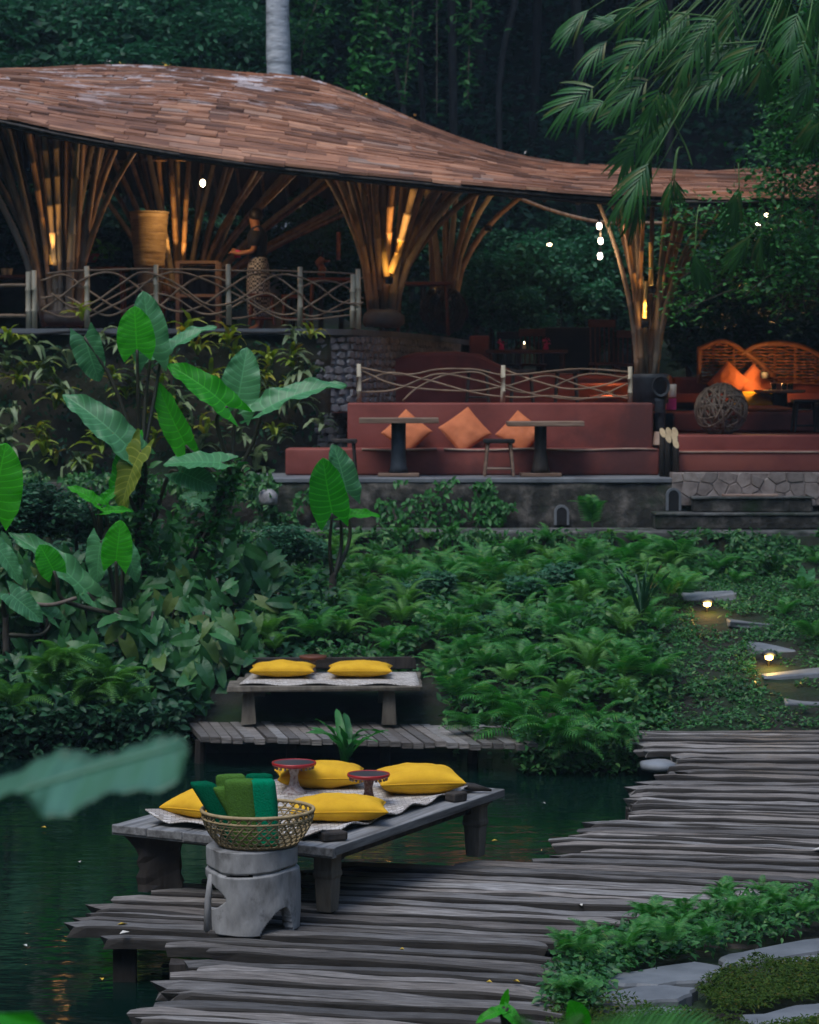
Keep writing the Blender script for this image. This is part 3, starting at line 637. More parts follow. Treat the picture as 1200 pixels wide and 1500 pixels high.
# ------------------------------------------------------------------ hollow stump with the basket
SC = Vector((-.91, 13.82, 0)); sr = .265
st = thing('tree_stump', 'pale hollow tree stump with a dark crack standing on the planks', 'stump', tuple(SC))
def stump_wall():
    nt2, nz = 200, 90; H = .475; V = []; F = []
    for j in range(nz + 1):
        z = H * j / nz
        for i in range(nt2):
            a_ = 2 * math.pi * i / nt2; r = sr * (1.0 + .03 * math.sin(3 * a_ + 1) + .02 * math.sin(7 * a_ + z * 9)) * (1 - .05 * (z / H - .5) ** 2)
            k = abs(z - (.355 + .012 * math.sin(a_ * 2 + 2))); r -= .020 * max(0, 1 - k / .012)
            if z < .35: r *= 1.02
            r += .006 * mnoise.noise(Vector((math.cos(a_) * 3, math.sin(a_) * 3, z * 9)))
            V.append((SC.x + r * math.cos(a_), SC.y + r * math.sin(a_), z))
    front = -math.pi / 2
    for j in range(nz):
        for i in range(nt2):
            a_ = 2 * math.pi * (i + .5) / nt2; d = (a_ - front + math.pi) % (2 * math.pi) - math.pi; z = H * (j + .5) / nz   # d<0 left, d>0 right as seen from the front
            nn = .012 * mnoise.noise(Vector((a_ * 4, z * 12, 5)))
            cut = False
            if -2.4 < d < -.50 - .75 * abs((z - .205) / .10) ** 1.7 + nn * 5 and .09 < z < .32: cut = True
            if .25 < d < 1.15 and z < .15 * math.sin((d - .25) / .9 * math.pi) ** .6 * (.4 + .6 * (d - .25) / .9) * 1.35 + nn: cut = True
            if 2.0 < abs(d) and z < .2: cut = True
            if -.5 < d < .1 and abs(z - (.345 + .008 * d)) < .006: cut = True
            if cut: continue
            p, q = j * nt2 + i, j * nt2 + (i + 1) % nt2; F.append((p, q, q + nt2, p + nt2))
    mb = MB(); mb.add(V, F); return mb
o = stump_wall().build('wall', M['stump'], st, True); s_ = o.modifiers.new('thick', 'SOLIDIFY'); s_.thickness = .06; s_.offset = -1
mb = MB(); mb.lathe([(0.01, .455), (sr * .9, .455), (sr * .95, .478), (sr * .4, .48), (.01, .48)], SC, 40, False); mb.build('top', M['stump'], st, True)
mb = MB(); mb.tube([(SC.x - .225, SC.y - .13, .33), (SC.x - .24, SC.y - .15, .2), (SC.x - .245, SC.y - .16, 0)], [.016, .019, .022], 8); mb.build('prop', M['stump'], st, True)
# crack filling dark
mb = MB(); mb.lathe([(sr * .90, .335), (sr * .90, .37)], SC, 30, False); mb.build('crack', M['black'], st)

BC = Vector((SC.x + .035, SC.y, .482))
bk = thing('basket', 'open weave cane basket full of rolled green towels on the stump', 'basket', tuple(BC))
def brad(t): return .225 + .095 * (1 - (1 - t) ** 2.0)
BH = .20; NS = 34
for sgn in (1, -1):
    mb = MB()
    for k in range(NS):
        a0 = 2 * math.pi * k / NS; pts = []
        for i in range(9):
            t = i / 8; a_ = a0 + sgn * t * .62; r = brad(t) + sgn * .0016; pts.append((BC.x + r * math.cos(a_), BC.y + r * math.sin(a_), BC.z + .005 + t * BH * .95))
        mb.tube(pts, .0052, 4, False)
    o = mb.build('diagonal_weave', M['cane'], bk, True)
mb = MB()
for t in (.06, .2, .34, .48, .62, .73):
    r = brad(t); pts = [(BC.x + r * math.cos(a_), BC.y + r * math.sin(a_), BC.z + .005 + t * BH * .95 + .0008 * math.sin(a_ * 34)) for a_ in np.linspace(0, 2 * math.pi, 60)]; mb.tube(pts, .0048, 4, False)
mb.build('horizontal_weave', M['cane'], bk, True)
for t, rr in ((.80, .007), (1.0, .011)):
    mb = MB(); r = brad(t) + .002; mb.tube([(BC.x + r * math.cos(a_), BC.y + r * math.sin(a_), BC.z + t * BH) for a_ in np.linspace(0, 2 * math.pi, 60)], rr, 8, False); mb.build('rim', M['cane'], bk, True)
mb = MB(); mb.lathe([(.01, .003), (brad(0), .003), (brad(.05), .014)], BC, 40, False); mb.build('base', M['cane'], bk, True)

def towel(px, pyb, pyt, w_, dep, lean, m, lab, Y, turn=0):
    q = P(px, pyt, Y); zb = BC.z + .02; H = q.z - zb; V = []; F = []
    n = 28
    prof = []
    for k in range(n):      # rolled: rounded-rect loop
        a_ = 2 * math.pi * k / n; prof.append((w_ / 2 * math.copysign(abs(math.cos(a_)) ** .55, math.cos(a_)), dep / 2 * math.copysign(abs(math.sin(a_)) ** .7, math.sin(a_))))
    R = Matrix.Rotation(turn, 3, 'Z'); mb = MB(); rows = [(0, .95), (.3, 1), (.6, 1.0), (.85, 1.0), (.93, .99), (.975, .94), (1.0, .80), (1.005, .5), (.985, .1)]
    vs = []
    for t, k in rows:
        for i, (x, y) in enumerate(prof):
            v = R @ Vector((x * k, y * k, 0)); nn = .007 * mnoise.noise(Vector((x * 22, y * 22, t * 5 + px)))
            vs.append((q.x + v.x * (1 + nn * 10) + lean * (t - 1) * H, Y + v.y, zb + t * H + nn))
    mb.add(vs, [(i * n + k, i * n + (k + 1) % n, (i + 1) * n + (k + 1) % n, (i + 1) * n + k) for i in range(len(rows) - 1) for k in range(n)] + [tuple(range((len(rows) - 1) * n, len(rows) * n))])
    return tag(mb.build('towel', m, smooth=True), lab, 'towel', 'rolled towels standing in the basket')
towel(296, 1200, 1146, .15, .11, -.62, M['towel_dark'], 'dark green towel leaning out at the left end of the basket', BC.y - .03, .1)
towel(324, 1200, 1153, .11, .10, -.55, M['towel_moss'], 'moss green towel wedged behind the front moss green one', BC.y - .05, .2)
towel(350, 1200, 1142, .175, .12, -.12, M['towel_moss'], 'light moss green towel at the front of the basket', BC.y - .12, .0)
towel(384, 1200, 1142, .155, .12, -.06, M['towel_teal'], 'bright teal green towel at the right of the bunch', BC.y - .11, .0)
towel(338, 1200, 1135, .18, .10, -.10, M['towel_moss'], 'moss green towel at the back left of the bunch', BC.y + .04, .0)
towel(380, 1200, 1134, .16, .10, -.03, M['towel_dark'], 'darker green towel at the back right of the bunch', BC.y + .05, .0)

# ------------------------------------------------------------------ far low table
ft = thing('low_table', 'dark low wooden table with two yellow cushions across the pond', 'table', (-.85, 22.6, 0), 'low tables by the pond'); th_['group'] = 'low tables by the pond'
fx0, fx1 = X(330, 22.2), X(618, 22.2); fz = .37
for i, (y0, y1) in enumerate(((22.15, 22.5), (22.51, 22.87), (22.88, 23.22))):
    mb = MB(); mb.box(((fx0 + fx1) / 2 + i * .03, (y0 + y1) / 2, fz - .03), (fx1 - fx0 - i * .06, y1 - y0, .05), jit=.014); mb.build('tabletop_board', M['legwood'], ft, bevel=.01)
for px, y in ((362, 22.3), (570, 22.3), (370, 23.1), (562, 23.1)):
    mb = MB(); x = X(px, 22.2); mb.box((x, y, (fz - .06) / 2), (.10, .10, fz - .062), taper=1.35, jit=.006); mb.build('leg', M['legwood'], ft)
mb = MB(); mb.box(((fx0 + fx1) / 2, 23.35, fz + .07), (fx1 - fx0 - .1, .08, .12), jit=.015); tag(mb.build('back_rail', M['darkwood'], ft, bevel=.01))
cloth('woven_mat', [(fx0 + .12, 22.2, fz), (fx1 - .02, 22.18, fz), (fx1 - .05, 23.15, fz), (fx0 + .2, 23.15, fz)], 30, 20, lambda u, v: .012 + max(0, 1 - v / .2) * .012 * math.sin(u * 18) , M['mat'], 'pale woven mat spread on the far low table', 'mat', 'woven mats')
FG = 'yellow cushions on the far low table'
for px, lb, s_ in ((415, 'yellow cushion at the left end of the far low table', 5), (528, 'yellow cushion at the right of the far low table', 6)):
    q = G(px, 992, fz); cushion('cushion', (q.x, 22.75, fz + .09), .60, .45, .145, 0, 0, 0, M['yellow'], lb, grp=FG, seed=s_)
t = thing('offering_stand', 'small orange brown offering stand at the back of the far table', 'offering stand', (X(458, 23.1), 23.1, fz), 'offering stands')
mb = MB(); mb.lathe([(.06, 0), (.03, .03), (.025, .12), (.06, .145)], t.location, 14); mb.build('pedestal', M['carved'], t, True)
mb = MB(); mb.lathe([(.12, .145), (.135, .16), (.13, .175), (.0, .172)], t.location, 24, False); mb.build('tray', M['redwood'], t, True)

for px, py, mm in ((116, 1265, 'wleaf'), (60, 1215, 'yleaf'), (150, 1440, 'yleaf'), (40, 1390, 'wleaf'), (720, 1235, 'yleaf'), (800, 1180, 'wleaf')):
    o = fallen(px, py, -.30, M[mm], .05, 'tiny pale leaf floating on the pond, ' + ('right of the table' if px > 500 else 'left of the planks' if py > 1300 else 'left of the table'))
    o['group'] = 'leaves floating on the pond'
# ================================================================== TERRACES AND WALLS
def relief_wall(name, path, z0, z1, m, amp, lab, cat, step=.1, parent=None, freq=1.6):
    pts = []; path = [Vector((x, y, 0)) for x, y in path]; acc = [0]
    for a_, b_ in zip(path, path[1:]): acc.append(acc[-1] + (b_ - a_).length)
    n = int(acc[-1] / step); nz = max(2, int((z1 - z0) / step)); V = []; F = []
    for i in range(n + 1):
        s_ = acc[-1] * i / n; x = float(np.interp(s_, acc, [p.x for p in path])); y = float(np.interp(s_, acc, [p.y for p in path]))
        s2 = min(acc[-1], s_ + .05); s1 = max(0, s_ - .05); dx = float(np.interp(s2, acc, [p.x for p in path]) - np.interp(s1, acc, [p.x for p in path])); dy = float(np.interp(s2, acc, [p.y for p in path]) - np.interp(s1, acc, [p.y for p in path]))
        L = math.hypot(dx, dy); nx, ny = dy / L, -dx / L
        for j in range(nz + 1):
            z = z0 + (z1 - z0) * j / nz; d = amp * (mnoise.noise(Vector((x * freq, y * freq, z * freq * 1.3))) + .5 * mnoise.noise(Vector((x * freq * 3, y * freq * 3, z * freq * 3)))) - amp * .3
            V.append((x + nx * d, y + ny * d, z))
        V.append((x - nx * .35, y - ny * .35, z1)); V.append((x - nx * .35, y - ny * .35, z0))
    k = nz + 3
    for i in range(n):
        for j in range(k): F.append((i * k + j, (i + 1) * k + j, (i + 1) * k + (j + 1) % k, i * k + (j + 1) % k))
    F.append(tuple(range(k))); F.append(tuple(n * k + j for j in range(k - 1, -1, -1)))
    mb = MB(); mb.add(V, F); o = mb.build(name, m, parent, True)
    return tag(o, lab, cat) if lab else o
relief_wall('rock_wall', [(-9, 31.15), (-2.4, 31.15), (-1.25, 31.12), (-1.0, 31.2)], 1.5, 3.80, M['moss_rock'], .16, 'tall dark mossy rock wall with rosette plants below the left railing', 'wall')
# grey stone wall that curves back under the big bamboo column
sw = thing('stone_wall', 'curved grey rubble stone wall rising under the bamboo column', 'wall', (-.6, 31.5, 2.0))
wp = [(x, y - .03) for x, y in zip(WC_X, WC_Y) if -1.3 <= x <= 1.0]; wp[0] = (-1.18, 31.22)
relief_wall('wall_core', wp, 1.6, 3.80, M['stone'], .03, None, None, parent=sw)
acc = [0]
for a_, b_ in zip(wp, wp[1:]): acc.append(acc[-1] + math.hypot(b_[0] - a_[0], b_[1] - a_[1]))
def stone_mesh(seed, w_, h_, d_):
    r = random.Random(seed); n = r.choice([5, 6, 7]); base = []
    for k in range(n):
        a_ = 2 * math.pi * k / n + r.uniform(-.25, .25); base.append((math.cos(a_) * w_ / 2 * r.uniform(.85, 1.1), math.sin(a_) * h_ / 2 * r.uniform(.85, 1.1)))
    V = [(x, 0, z) for x, z in base] + [(x * .78, -d_ * r.uniform(.8, 1.1), z * .78) for x, z in base]
    F = [tuple(range(n, 2 * n))] + [(k, (k + 1) % n, n + (k + 1) % n, n + k) for k in range(n)]
    me = bpy.data.meshes.new('stone'); me.from_pydata(V, [], F); me.materials.append(M['stone']); return me
SM = [stone_mesh(s_, .175, .115, .03) for s_ in range(8)]
cnt = 0; wallrest = MB()
z = 3.74
while z > 2.0:
    s_ = random.uniform(0, .1)
    while s_ < acc[-1] - .1:
        x = float(np.interp(s_, acc, [p[0] for p in wp])); y = float(np.interp(s_, acc, [p[1] for p in wp])); x2 = float(np.interp(s_ + .05, acc, [p[0] for p in wp])); y2 = float(np.interp(s_ + .05, acc, [p[1] for p in wp]))
        a_ = math.atan2(y2 - y, x2 - x); zz = z + random.uniform(-.012, .012)
        if cnt < 290 and s_ < 4.6:
            o = bpy.data.objects.new('stone', random.choice(SM)); link(o, sw); o.location = Vector((x, y - .015, zz)) - sw.location; o.rotation_euler = (0, random.uniform(-.2, .2), a_); k = random.uniform(.8, 1.12); o.scale = (k, 1, k); cnt += 1
        elif s_ < 6.5:
            me = random.choice(SM); R = Matrix.Rotation(a_, 3, 'Z'); wallrest.add([R @ v.co + Vector((x, y - .015, zz)) for v in me.vertices], [tuple(p.vertices) for p in me.polygons])
        s_ += .15
    z -= .098
o = wallrest.build('small_stones', M['stone'], sw); o['kind'] = 'stuff'
# coping of the upper floor and the black pipe
mb = MB(); mb.add([(x, y + d, z) for x, y in [(-9, 31.0)] + [(-1.2, 31.05)] + [(a_, b_ - .08) for a_, b_ in zip(WC_X[3:], WC_Y[3:])] for d, z in ((-.02, 3.8), (-.02, 3.875), (.5, 3.875), (.5, 3.8))],
    [(i * 4 + k, (i + 1) * 4 + k, (i + 1) * 4 + (k + 1) % 4, i * 4 + (k + 1) % 4) for i in range(6) for k in range(4)])
tag(mb.build('floor_edge', M['slab']), 'pale cement edge of the upper floor', kind='structure')
mb = MB(); mb.add([(-14, 31.5, 3.86), (-.8, 31.5, 3.86), (1.2, 40, 3.86), (1.2, 46, 3.86), (-14, 46, 3.86)], [(0, 1, 2, 3, 4)]); tag(mb.build('floor', M['redplaster']), 'dark red cement floor of the upper level', kind='structure')
mb = MB(); mb.tube(bez([P(px, py, 30.96) for px, py in ((-60, 486), (40, 490), (120, 486), (200, 492), (300, 487), (395, 488), (430, 486))], 6), .018, 6); tag(mb.build('pipe', M['black'], smooth=True), 'black water pipe running along the upper floor edge', 'pipe')

# lower terrace
def slab(name, x0, x1, y0, y1, z0, z1, m, lab=None, cat=None, kind=None, bevel=.012, jit=.0, parent=None):
    mb = MB(); mb.box(((x0 + x1) / 2, (y0 + y1) / 2, (z0 + z1) / 2), (x1 - x0, y1 - y0, z1 - z0), jit=jit); o = mb.build(name, m, parent, bevel=bevel); tag(o, lab, cat, kind=kind); return o
slab('terrace_floor', -1.95, 5.2, 29.12, 31.6, 1.97, 2.03, M['slab'], 'grey cement edge of the lower terrace', kind='structure')
rw = thing('retaining_wall', 'long dark mossy retaining wall under the terrace with two small arched drains', 'wall', (0, 29.1, 1.4))
relief_wall('wall_face', [(-7, 29.16), (-2, 29.13), (5.6, 29.13)], 1.25, 1.968, M['oldwall'], .035, None, None, step=.08, parent=rw)
for px, py, w_, h_ in ((987, 733, 15, 30), (823, 756, 15, 26)):
    mb = MB(); Yd = 29.06; c = P(px, py, Yd); r = w_ / FPX * Yd / 2; hh = h_ / FPX * Yd / 2; ro, ri = r + .028, r
    pts = lambda rr: [(c.x - rr, c.z - hh)] + [(c.x - rr * math.cos(a_), c.z + hh - r + rr * math.sin(a_)) for a_ in np.linspace(0, math.pi, 9)] + [(c.x + rr, c.z - hh)]
    A, B = pts(ro), pts(ri); n = len(A); vs = [(x, Yd - .01, z) for x, z in A] + [(x, Yd - .01, z) for x, z in B] + [(x, Yd + .08, z) for x, z in A] + [(x, Yd + .08, z) for x, z in B]
    mb.add(vs, [(k, k + 1, n + k + 1, n + k) for k in range(n - 1)] + [(k, 2 * n + k, 2 * n + k + 1, k + 1) for k in range(n - 1)] + [(n + k, n + k + 1, 3 * n + k + 1, 3 * n + k) for k in range(n - 1)]); mb.build('drain_rim', M['slab'], rw)
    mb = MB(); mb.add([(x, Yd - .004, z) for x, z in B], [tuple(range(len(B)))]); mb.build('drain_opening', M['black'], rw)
slab('ledge', X(330, 28.3), 5.6, 28.25, 29.05, 1.35, 1.435, M['mossy_slab'], 'long grey slab ledge along the foot of the retaining wall', kind='structure', bevel=.02)
slab('ledge', X(895, 27.6), X(1045, 27.6), 27.5, 27.85, 1.17, 1.215, M['mossy_slab'], 'shorter grey slab below the long ledge', kind='structure', bevel=.01)
sp = thing('stone_stairs', 'low mossy stone stairs with dark risers at the right of the terrace', 'stairs', (X(1080, 28.8), 28.8, 1.43))
slab('step', X(960, 28.7), X(1330, 28.7), 28.62, 29.0, 1.437, 1.60, M['oldwall'], bevel=.02, jit=.006, parent=sp)
slab('tread', X(958, 28.7), X(1330, 28.7), 28.60, 29.02, 1.602, 1.63, M['mossy_slab'], bevel=.006, jit=.003, parent=sp)
slab('step', X(1015, 28.9), X(1190, 28.9), 28.84, 29.05, 1.632, 1.79, M['oldwall'], bevel=.02, jit=.006, parent=sp)
slab('tread', X(1013, 28.9), X(1192, 28.9), 28.82, 29.06, 1.792, 1.815, M['mossy_slab'], bevel=.006, jit=.003, parent=sp)
o = slab('wooden_bar', X(1060, 28.8), X(1142, 28.8), 28.86, 28.96, 1.817, 1.845, M['pale_edge'], 'thin pale orange slat lying on the top stair', 'slat', bevel=.006)
sr_ = thing('rubble_wall', 'pale rubble stone wall under the right red steps', 'wall', (X(1100, 29.1), 29.1, 1.75))
W_, H_ = X(1340, 29.1) - X(985, 29.1), .40
slab('mortar', X(985, 29.1), X(1340, 29.1), 29.08, 29.4, 1.70, 2.09, M['stone_pink'], parent=sr_, bevel=0)
for a_, poly in voronoi(W_, H_, 15, 3, seed=5, inset=.005):
    cx = sum(p[0] for p in poly) / len(poly); cz = sum(p[1] for p in poly) / len(poly); n = len(poly); d = random.uniform(.008, .024)
    mb = MB(); ox = X(985, 29.1); mb.add([(ox + x, 29.08, 1.70 + z) for x, z in poly] + [(ox + cx + (x - cx) * .93, 29.08 - d, 1.70 + cz + (z - cz) * .93) for x, z in poly], [tuple(range(n, 2 * n))] + [(k, (k + 1) % n, n + (k + 1) % n, n + k) for k in range(n)])
    mb.build('stone', M['stone_pink'], sr_, loc=(ox + cx, 29.08, 1.7 + cz))

# red plaster built-in seating
def softbox(x0, x1, y0, y1, z0, z1, m, name, parent, r=.045):
    mb = MB(); n = 16; vs = []
    mb.box(((x0 + x1) / 2, (y0 + y1) / 2, (z0 + z1) / 2), (x1 - x0, y1 - y0, z1 - z0)); o = mb.build(name, m, parent); b_ = o.modifiers.new('bevel', 'BEVEL'); b_.width = r; b_.segments = 4; o.data.polygons.foreach_set('use_smooth', [True] * 6); return o
rb = thing('built_in_bench', 'long red plaster bench with low backrest on the lower terrace', 'bench', (X(690, 30), 30.2, 2.03))
softbox(X(418, 30), X(966, 30), 30.0, 30.62, 2.03, Z(657, 30), M['redplaster'], 'seat', rb, .03)
softbox(X(509, 30.5), X(957, 30.5), 30.5, 30.95, 2.034, Z(590, 30.5), M['redplaster'], 'backrest', rb, .03)
for x0, x1 in ((X(530, 30), X(640, 30)), (X(650, 30), X(962, 30))):
    mb = MB(); xs_ = np.linspace(x0, x1, 14); mb.tube([(x, 29.995 + .006 * math.sin(x * 9), Z(657, 30) - .012 + .010 * math.sin(x * 5 + x0)) for x in xs_], .013, 6); mb.build('worn_edge', M['pale_edge'], rb, True)
rs = thing('red_steps', 'broad red plaster steps in front of the lounge at the right', 'steps', (X(1100, 29.8), 29.9, 2.0))
softbox(X(985, 29.6), 6.2, 29.5, 30.2, 2.09, Z(661, 29.5), M['orangeplaster'], 'step', rs, .02)
softbox(X(972, 30.1), 6.2, 30.1, 33.2, 2.2, Z(638, 30.1), M['redplaster'], 'step', rs, .02)
mb = MB(); mb.tube([(x, 29.495, Z(661, 29.5) - .01) for x in np.linspace(X(990, 29.6), 6, 12)], .012, 6); mb.build('worn_edge', M['pale_edge'], rs, True)
lf = thing('lounge_seat', 'red plaster lounge platform behind the wicker ball', 'platform', (X(1100, 32.6), 32.6, 2.5))
softbox(X(985, 32), 6.4, 32.0, 34.5, 2.53, Z(603, 32), M['redplaster'], 'platform', lf, .05)
softbox(X(985, 33.6), X(1300, 33.6), 33.6, 34.3, 2.82, Z(552, 33.6), M['redplaster'], 'backrest', lf, .05)
# dark red curved wall behind the railing
mb = MB(); Yb = 32.7; prof = [(520, 600), (528, 575), (545, 545), (575, 526), (610, 517), (670, 516), (705, 520), (730, 534), (760, 547), (850, 549), (940, 549), (985, 549), (985, 600)]
A = [P(a_, b_, Yb) for a_, b_ in prof]; n = len(A)
mb.add([(p.x, Yb, p.z) for p in A] + [(p.x, Yb + .5, p.z + .02) for p in A], [tuple(range(n - 1, -1, -1)), tuple(range(n, 2 * n))] + [(k, (k + 1) % n, n + (k + 1) % n, n + k) for k in range(n)])
tag(mb.build('red_wall', M['redplaster'], bevel=.04), 'dark red plaster wall with a rounded hump behind the lower railing', 'wall')
mb = MB(); mb.add([(-1.0, 30.9, 2.80), (X(985, 31), 30.9, 2.80), (X(985, 33), 33, 2.80), (-1.0, 33, 2.80)], [(0, 1, 2, 3)]); tag(mb.build('floor', M['redplaster']), 'red floor behind the lower railing', kind='structure')
mb = MB(); mb.box((X(850, 36), 36.4, 2.98), (6.5, 6.6, .12)); tag(mb.build('floor', M['redplaster']), 'red floor of the middle dining level', kind='structure')
for (a_, b_, y_, Yl) in ((845, 932, 563, 32.55), (862, 918, 581, 32.3)):
    o = slab('ledge', X(a_, Yl), X(b_, Yl), Yl - .1, Yl + .1, Z(y_, Yl) - .02, Z(y_, Yl) + .02, M['orangeplaster'], 'narrow orange lit ledge on the red wall behind the railing, ' + ('upper one' if y_ < 570 else 'lower one'), 'ledge', bevel=.01)

# ================================================================== RAILINGS
def railing(lab, posts, Y, strands, branches_r, extra=None, pr=.036):
    t = thing('railing', lab, 'railing', tuple(P(posts[0][0], posts[0][2], Y)), 'railings of woven branches')
    for px, y0, y1 in posts:
        a_, b_ = P(px, y0, Y), P(px, y1, Y); mb = MB(); H = (a_.z - b_.z); zs = [0, .3, .31, .33, .34, .66, .67, .69, .7, 1]
        mb.tube([b_ + Vector((random.uniform(-.004, .004), 0, H * k)) for k in zs], [pr * (1.12 if i in (2, 3, 6, 7) else 1) * (1 - .1 * k) for i, k in enumerate(zs)], 10); mb.build('post', M['post'], t, True)
    for pts in strands:
        mb = MB(); c = bez([P(px, py, Y + dy) for px, py, dy in pts], 6); n = len(c)
        mb.tube([p + Vector((0, 0, .012 * mnoise.noise(p * 3))) for p in c], [branches_r * random.uniform(.85, 1.1) * (1 - .25 * i / n) for i in range(n)], 6); mb.build('branch', M['branch'], t, True)
    return t
st_ = []
def wave(x0, x1, base, amp, period, ph, n=14, dy=0, drift=0):
    return [(x0 + (x1 - x0) * i / n, base + drift * i / n + amp * math.sin(2 * math.pi * (x0 + (x1 - x0) * i / n) / period + ph) + random.uniform(-3, 3), dy + .05 * math.sin(i * 2.1)) for i in range(n + 1)]
st_.append([(70, 400, 0), (130, 396, 0), (230, 394, .0), (335, 396, 0), (440, 398, 0), (528, 402, 0)])
st_.append(wave(60, 532, 428, 30, 225, 0.4)); st_.append(wave(60, 532, 432, 28, 225, 2.4, dy=.05)); st_.append(wave(75, 530, 424, 24, 205, 4.3, dy=-.04))
st_.append(wave(60, 525, 446, 16, 150, 1.2, dy=.03)); st_.append(wave(60, 532, 440, 26, 250, 5.4, dy=.07)); st_.append([(120, 470, 0), (180, 440, 0), (230, 405, 0), (270, 400, 0), (335, 425, 0), (400, 462, 0), (440, 468, 0), (520, 462, 0)])
railing('upper railing of woven branches between pale posts above the rock wall', [(42, 398, 483), (51, 396, 483), (128, 390, 480), (229, 388, 478), (335, 387, 476), (440, 391, 478), (525, 394, 482), (517, 402, 480)], 31.1, st_, .0155)
t = railing('short straight railing of two rails at the far left edge', [(-60, 410, 483)], 31.1, [[(-70, 419, 0), (0, 418, 0), (42, 418, 0)], [(-70, 463, 0), (0, 463, 0), (42, 463, 0)]], .028)
L_ = []
L_.append([(527, 538, 0), (590, 549, 0), (640, 541, 0), (690, 541, 0), (740, 549, 0), (800, 545, 0), (850, 540, 0), (925, 545, 0)])
L_.append([(527, 541, .02), (570, 560, 0), (620, 570, 0), (690, 573, 0), (740, 566, 0), (800, 551, 0), (850, 565, 0), (925, 586, 0)])
L_.append([(527, 575, .04), (580, 570, 0), (640, 548, 0), (700, 558, 0), (760, 574, 0), (800, 571, 0), (860, 548, 0), (925, 555, 0)])
L_.append([(527, 560, .05), (570, 546, 0), (620, 555, 0), (680, 572, 0), (740, 582, 0), (800, 580, 0), (850, 583, 0), (925, 580, 0)])
L_.append([(590, 587, .0), (615, 566, 0), (655, 549, 0), (700, 546, 0), (740, 564, 0), (800, 581, 0), (865, 583, 0), (925, 560, 0)])
L_.append([(737, 541, .03), (790, 560, 0), (830, 570, 0), (880, 566, 0), (925, 549, 0)])
railing('lower railing of woven pale branches above the red bench', [(526, 533, 591), (737, 535, 591), (923, 537, 593)], 30.72, L_, .014, pr=.031)

# ================================================================== THE BAMBOO PAVILION
pv = thing('bamboo_pavilion', 'open bamboo pavilion with a long curving shingle roof and flared columns', 'pavilion', (-1.5, 36, 3.86))
EP = [-400, 0, 100, 200, 300, 400, 500, 600, 700, 800, 900, 1000, 1200, 1600]; EV = [115, 173, 197, 213, 229, 243, 254, 264, 274, 283, 290, 293, 293, 292]
CPX = [-400, 0, 100, 200, 300, 400, 450, 500, 550, 600, 650, 700, 750, 800, 850, 900, 1000, 1100, 1200, 1600]; CV = [135, 101, 96, 94, 95, 102, 110, 125, 145, 166, 188, 206, 222, 234, 240, 240, 244, 242, 238, 236]
Ye = 30.2
def Yc(x): return float(np.interp(x, [-6, -2, 1, 3, 6], [36.6, 36.6, 35.6, 34.4, 34.4]))
XG = np.linspace(-11, 9, 201)
ZE = np.array([Z(float(np.interp(600 + x / Ye * FPX, EP, EV)), Ye) for x in XG]); ZC = np.array([Z(float(np.interp(600 + x / Yc(x) * FPX, CPX, CV)), Yc(x)) - .12 for x in XG])
k5 = np.ones(9) / 9; ZE = np.convolve(np.pad(ZE, 4, 'edge'), k5, 'valid'); ZC = np.convolve(np.pad(ZC, 4, 'edge'), k5, 'valid')
def roof_z(x, y):
    ze, zc, yc = float(np.interp(x, XG, ZE)), float(np.interp(x, XG, ZC)), Yc(x); t = (y - Ye) / (yc - Ye)
    if t <= 1: return ze + (zc - ze) * (1 - (1 - max(t, 0)) ** 1.6) + .025 * math.sin(x * 2.1 + y) * min(1, t * 3)
    return zc - (t - 1) ** 2 * (zc - ze) * .9 + .025 * math.sin(x * 2.1 + y)
def Yback(x): return Yc(x) + (Yc(x) - Ye) * float(np.interp(x, [-.8, 1.2], [1.0, .42]))
V = []; nxr, nyr = 120, 36
for i in range(nxr + 1):
    x = -10 + 18.5 * i / nxr
    for j in range(nyr + 1): y = Ye + (Yback(x) - Ye) * j / nyr; V.append((x, y, roof_z(x, y) - .05))
k = nyr + 1; F = [(i * k + j, (i + 1) * k + j, (i + 1) * k + j + 1, i * k + j + 1) for i in range(nxr) for j in range(nyr)]
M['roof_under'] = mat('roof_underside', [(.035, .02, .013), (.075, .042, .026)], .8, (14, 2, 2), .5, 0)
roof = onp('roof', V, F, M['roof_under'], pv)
# shingles
rows = 0; y = Ye - .06; sh = []
while y < Yc(0) + 3.0:
    x = -10 + random.uniform(0, .4)
    while x < 8.3:
        w_ = random.choice([.25, .35, .5, .65, .8]); sh.append((y + random.uniform(-.03, .03), x, w_)); x += w_ + .008
    y += .115; rows += 1
def shingle_geo(y, x, w_):
    d = .25; vs = []; r1 = random.choice([.008, .012, .018, .026, .038]); r0 = random.uniform(-.006, .010)
    for xx in (x, x + w_):
        for yy, up in ((y, r1), (y + d, .002)):
            ys_ = min(yy, Yback(xx)) + (random.uniform(-.02, .02) if up > .002 else 0); z = roof_z(xx, ys_) + up + r0
            vs += [Vector((xx, ys_, z + .016)), Vector((xx, ys_, z - .02))]
    return vs, [(0, 4, 6, 2), (0, 1, 5, 4), (2, 6, 7, 3), (0, 2, 3, 1), (4, 5, 7, 6)]
vis = []
for s_ in sh:
    d = ray(600, 750); px = 600 + s_[1] / s_[0] * FPX
    vis.append((px > -60 and px < 1215 and s_[0] < 35, -s_[2] / s_[0] ** 2 * (1 + (s_[0] < 32.4)), s_))
vis.sort(key=lambda q: (not q[0], q[1])); rest = MB()
for i, (_, _, s_) in enumerate(vis):
    vs, fs = shingle_geo(*s_)
    if i < 298: mb = MB(); mb.add(vs, fs); mb.build('shingle', M['shingle'], roof, loc=vs[0])
    else: rest.add(vs, fs)
o = rest.build('shingle_courses', M['shingle'], roof); o['kind'] = 'stuff'
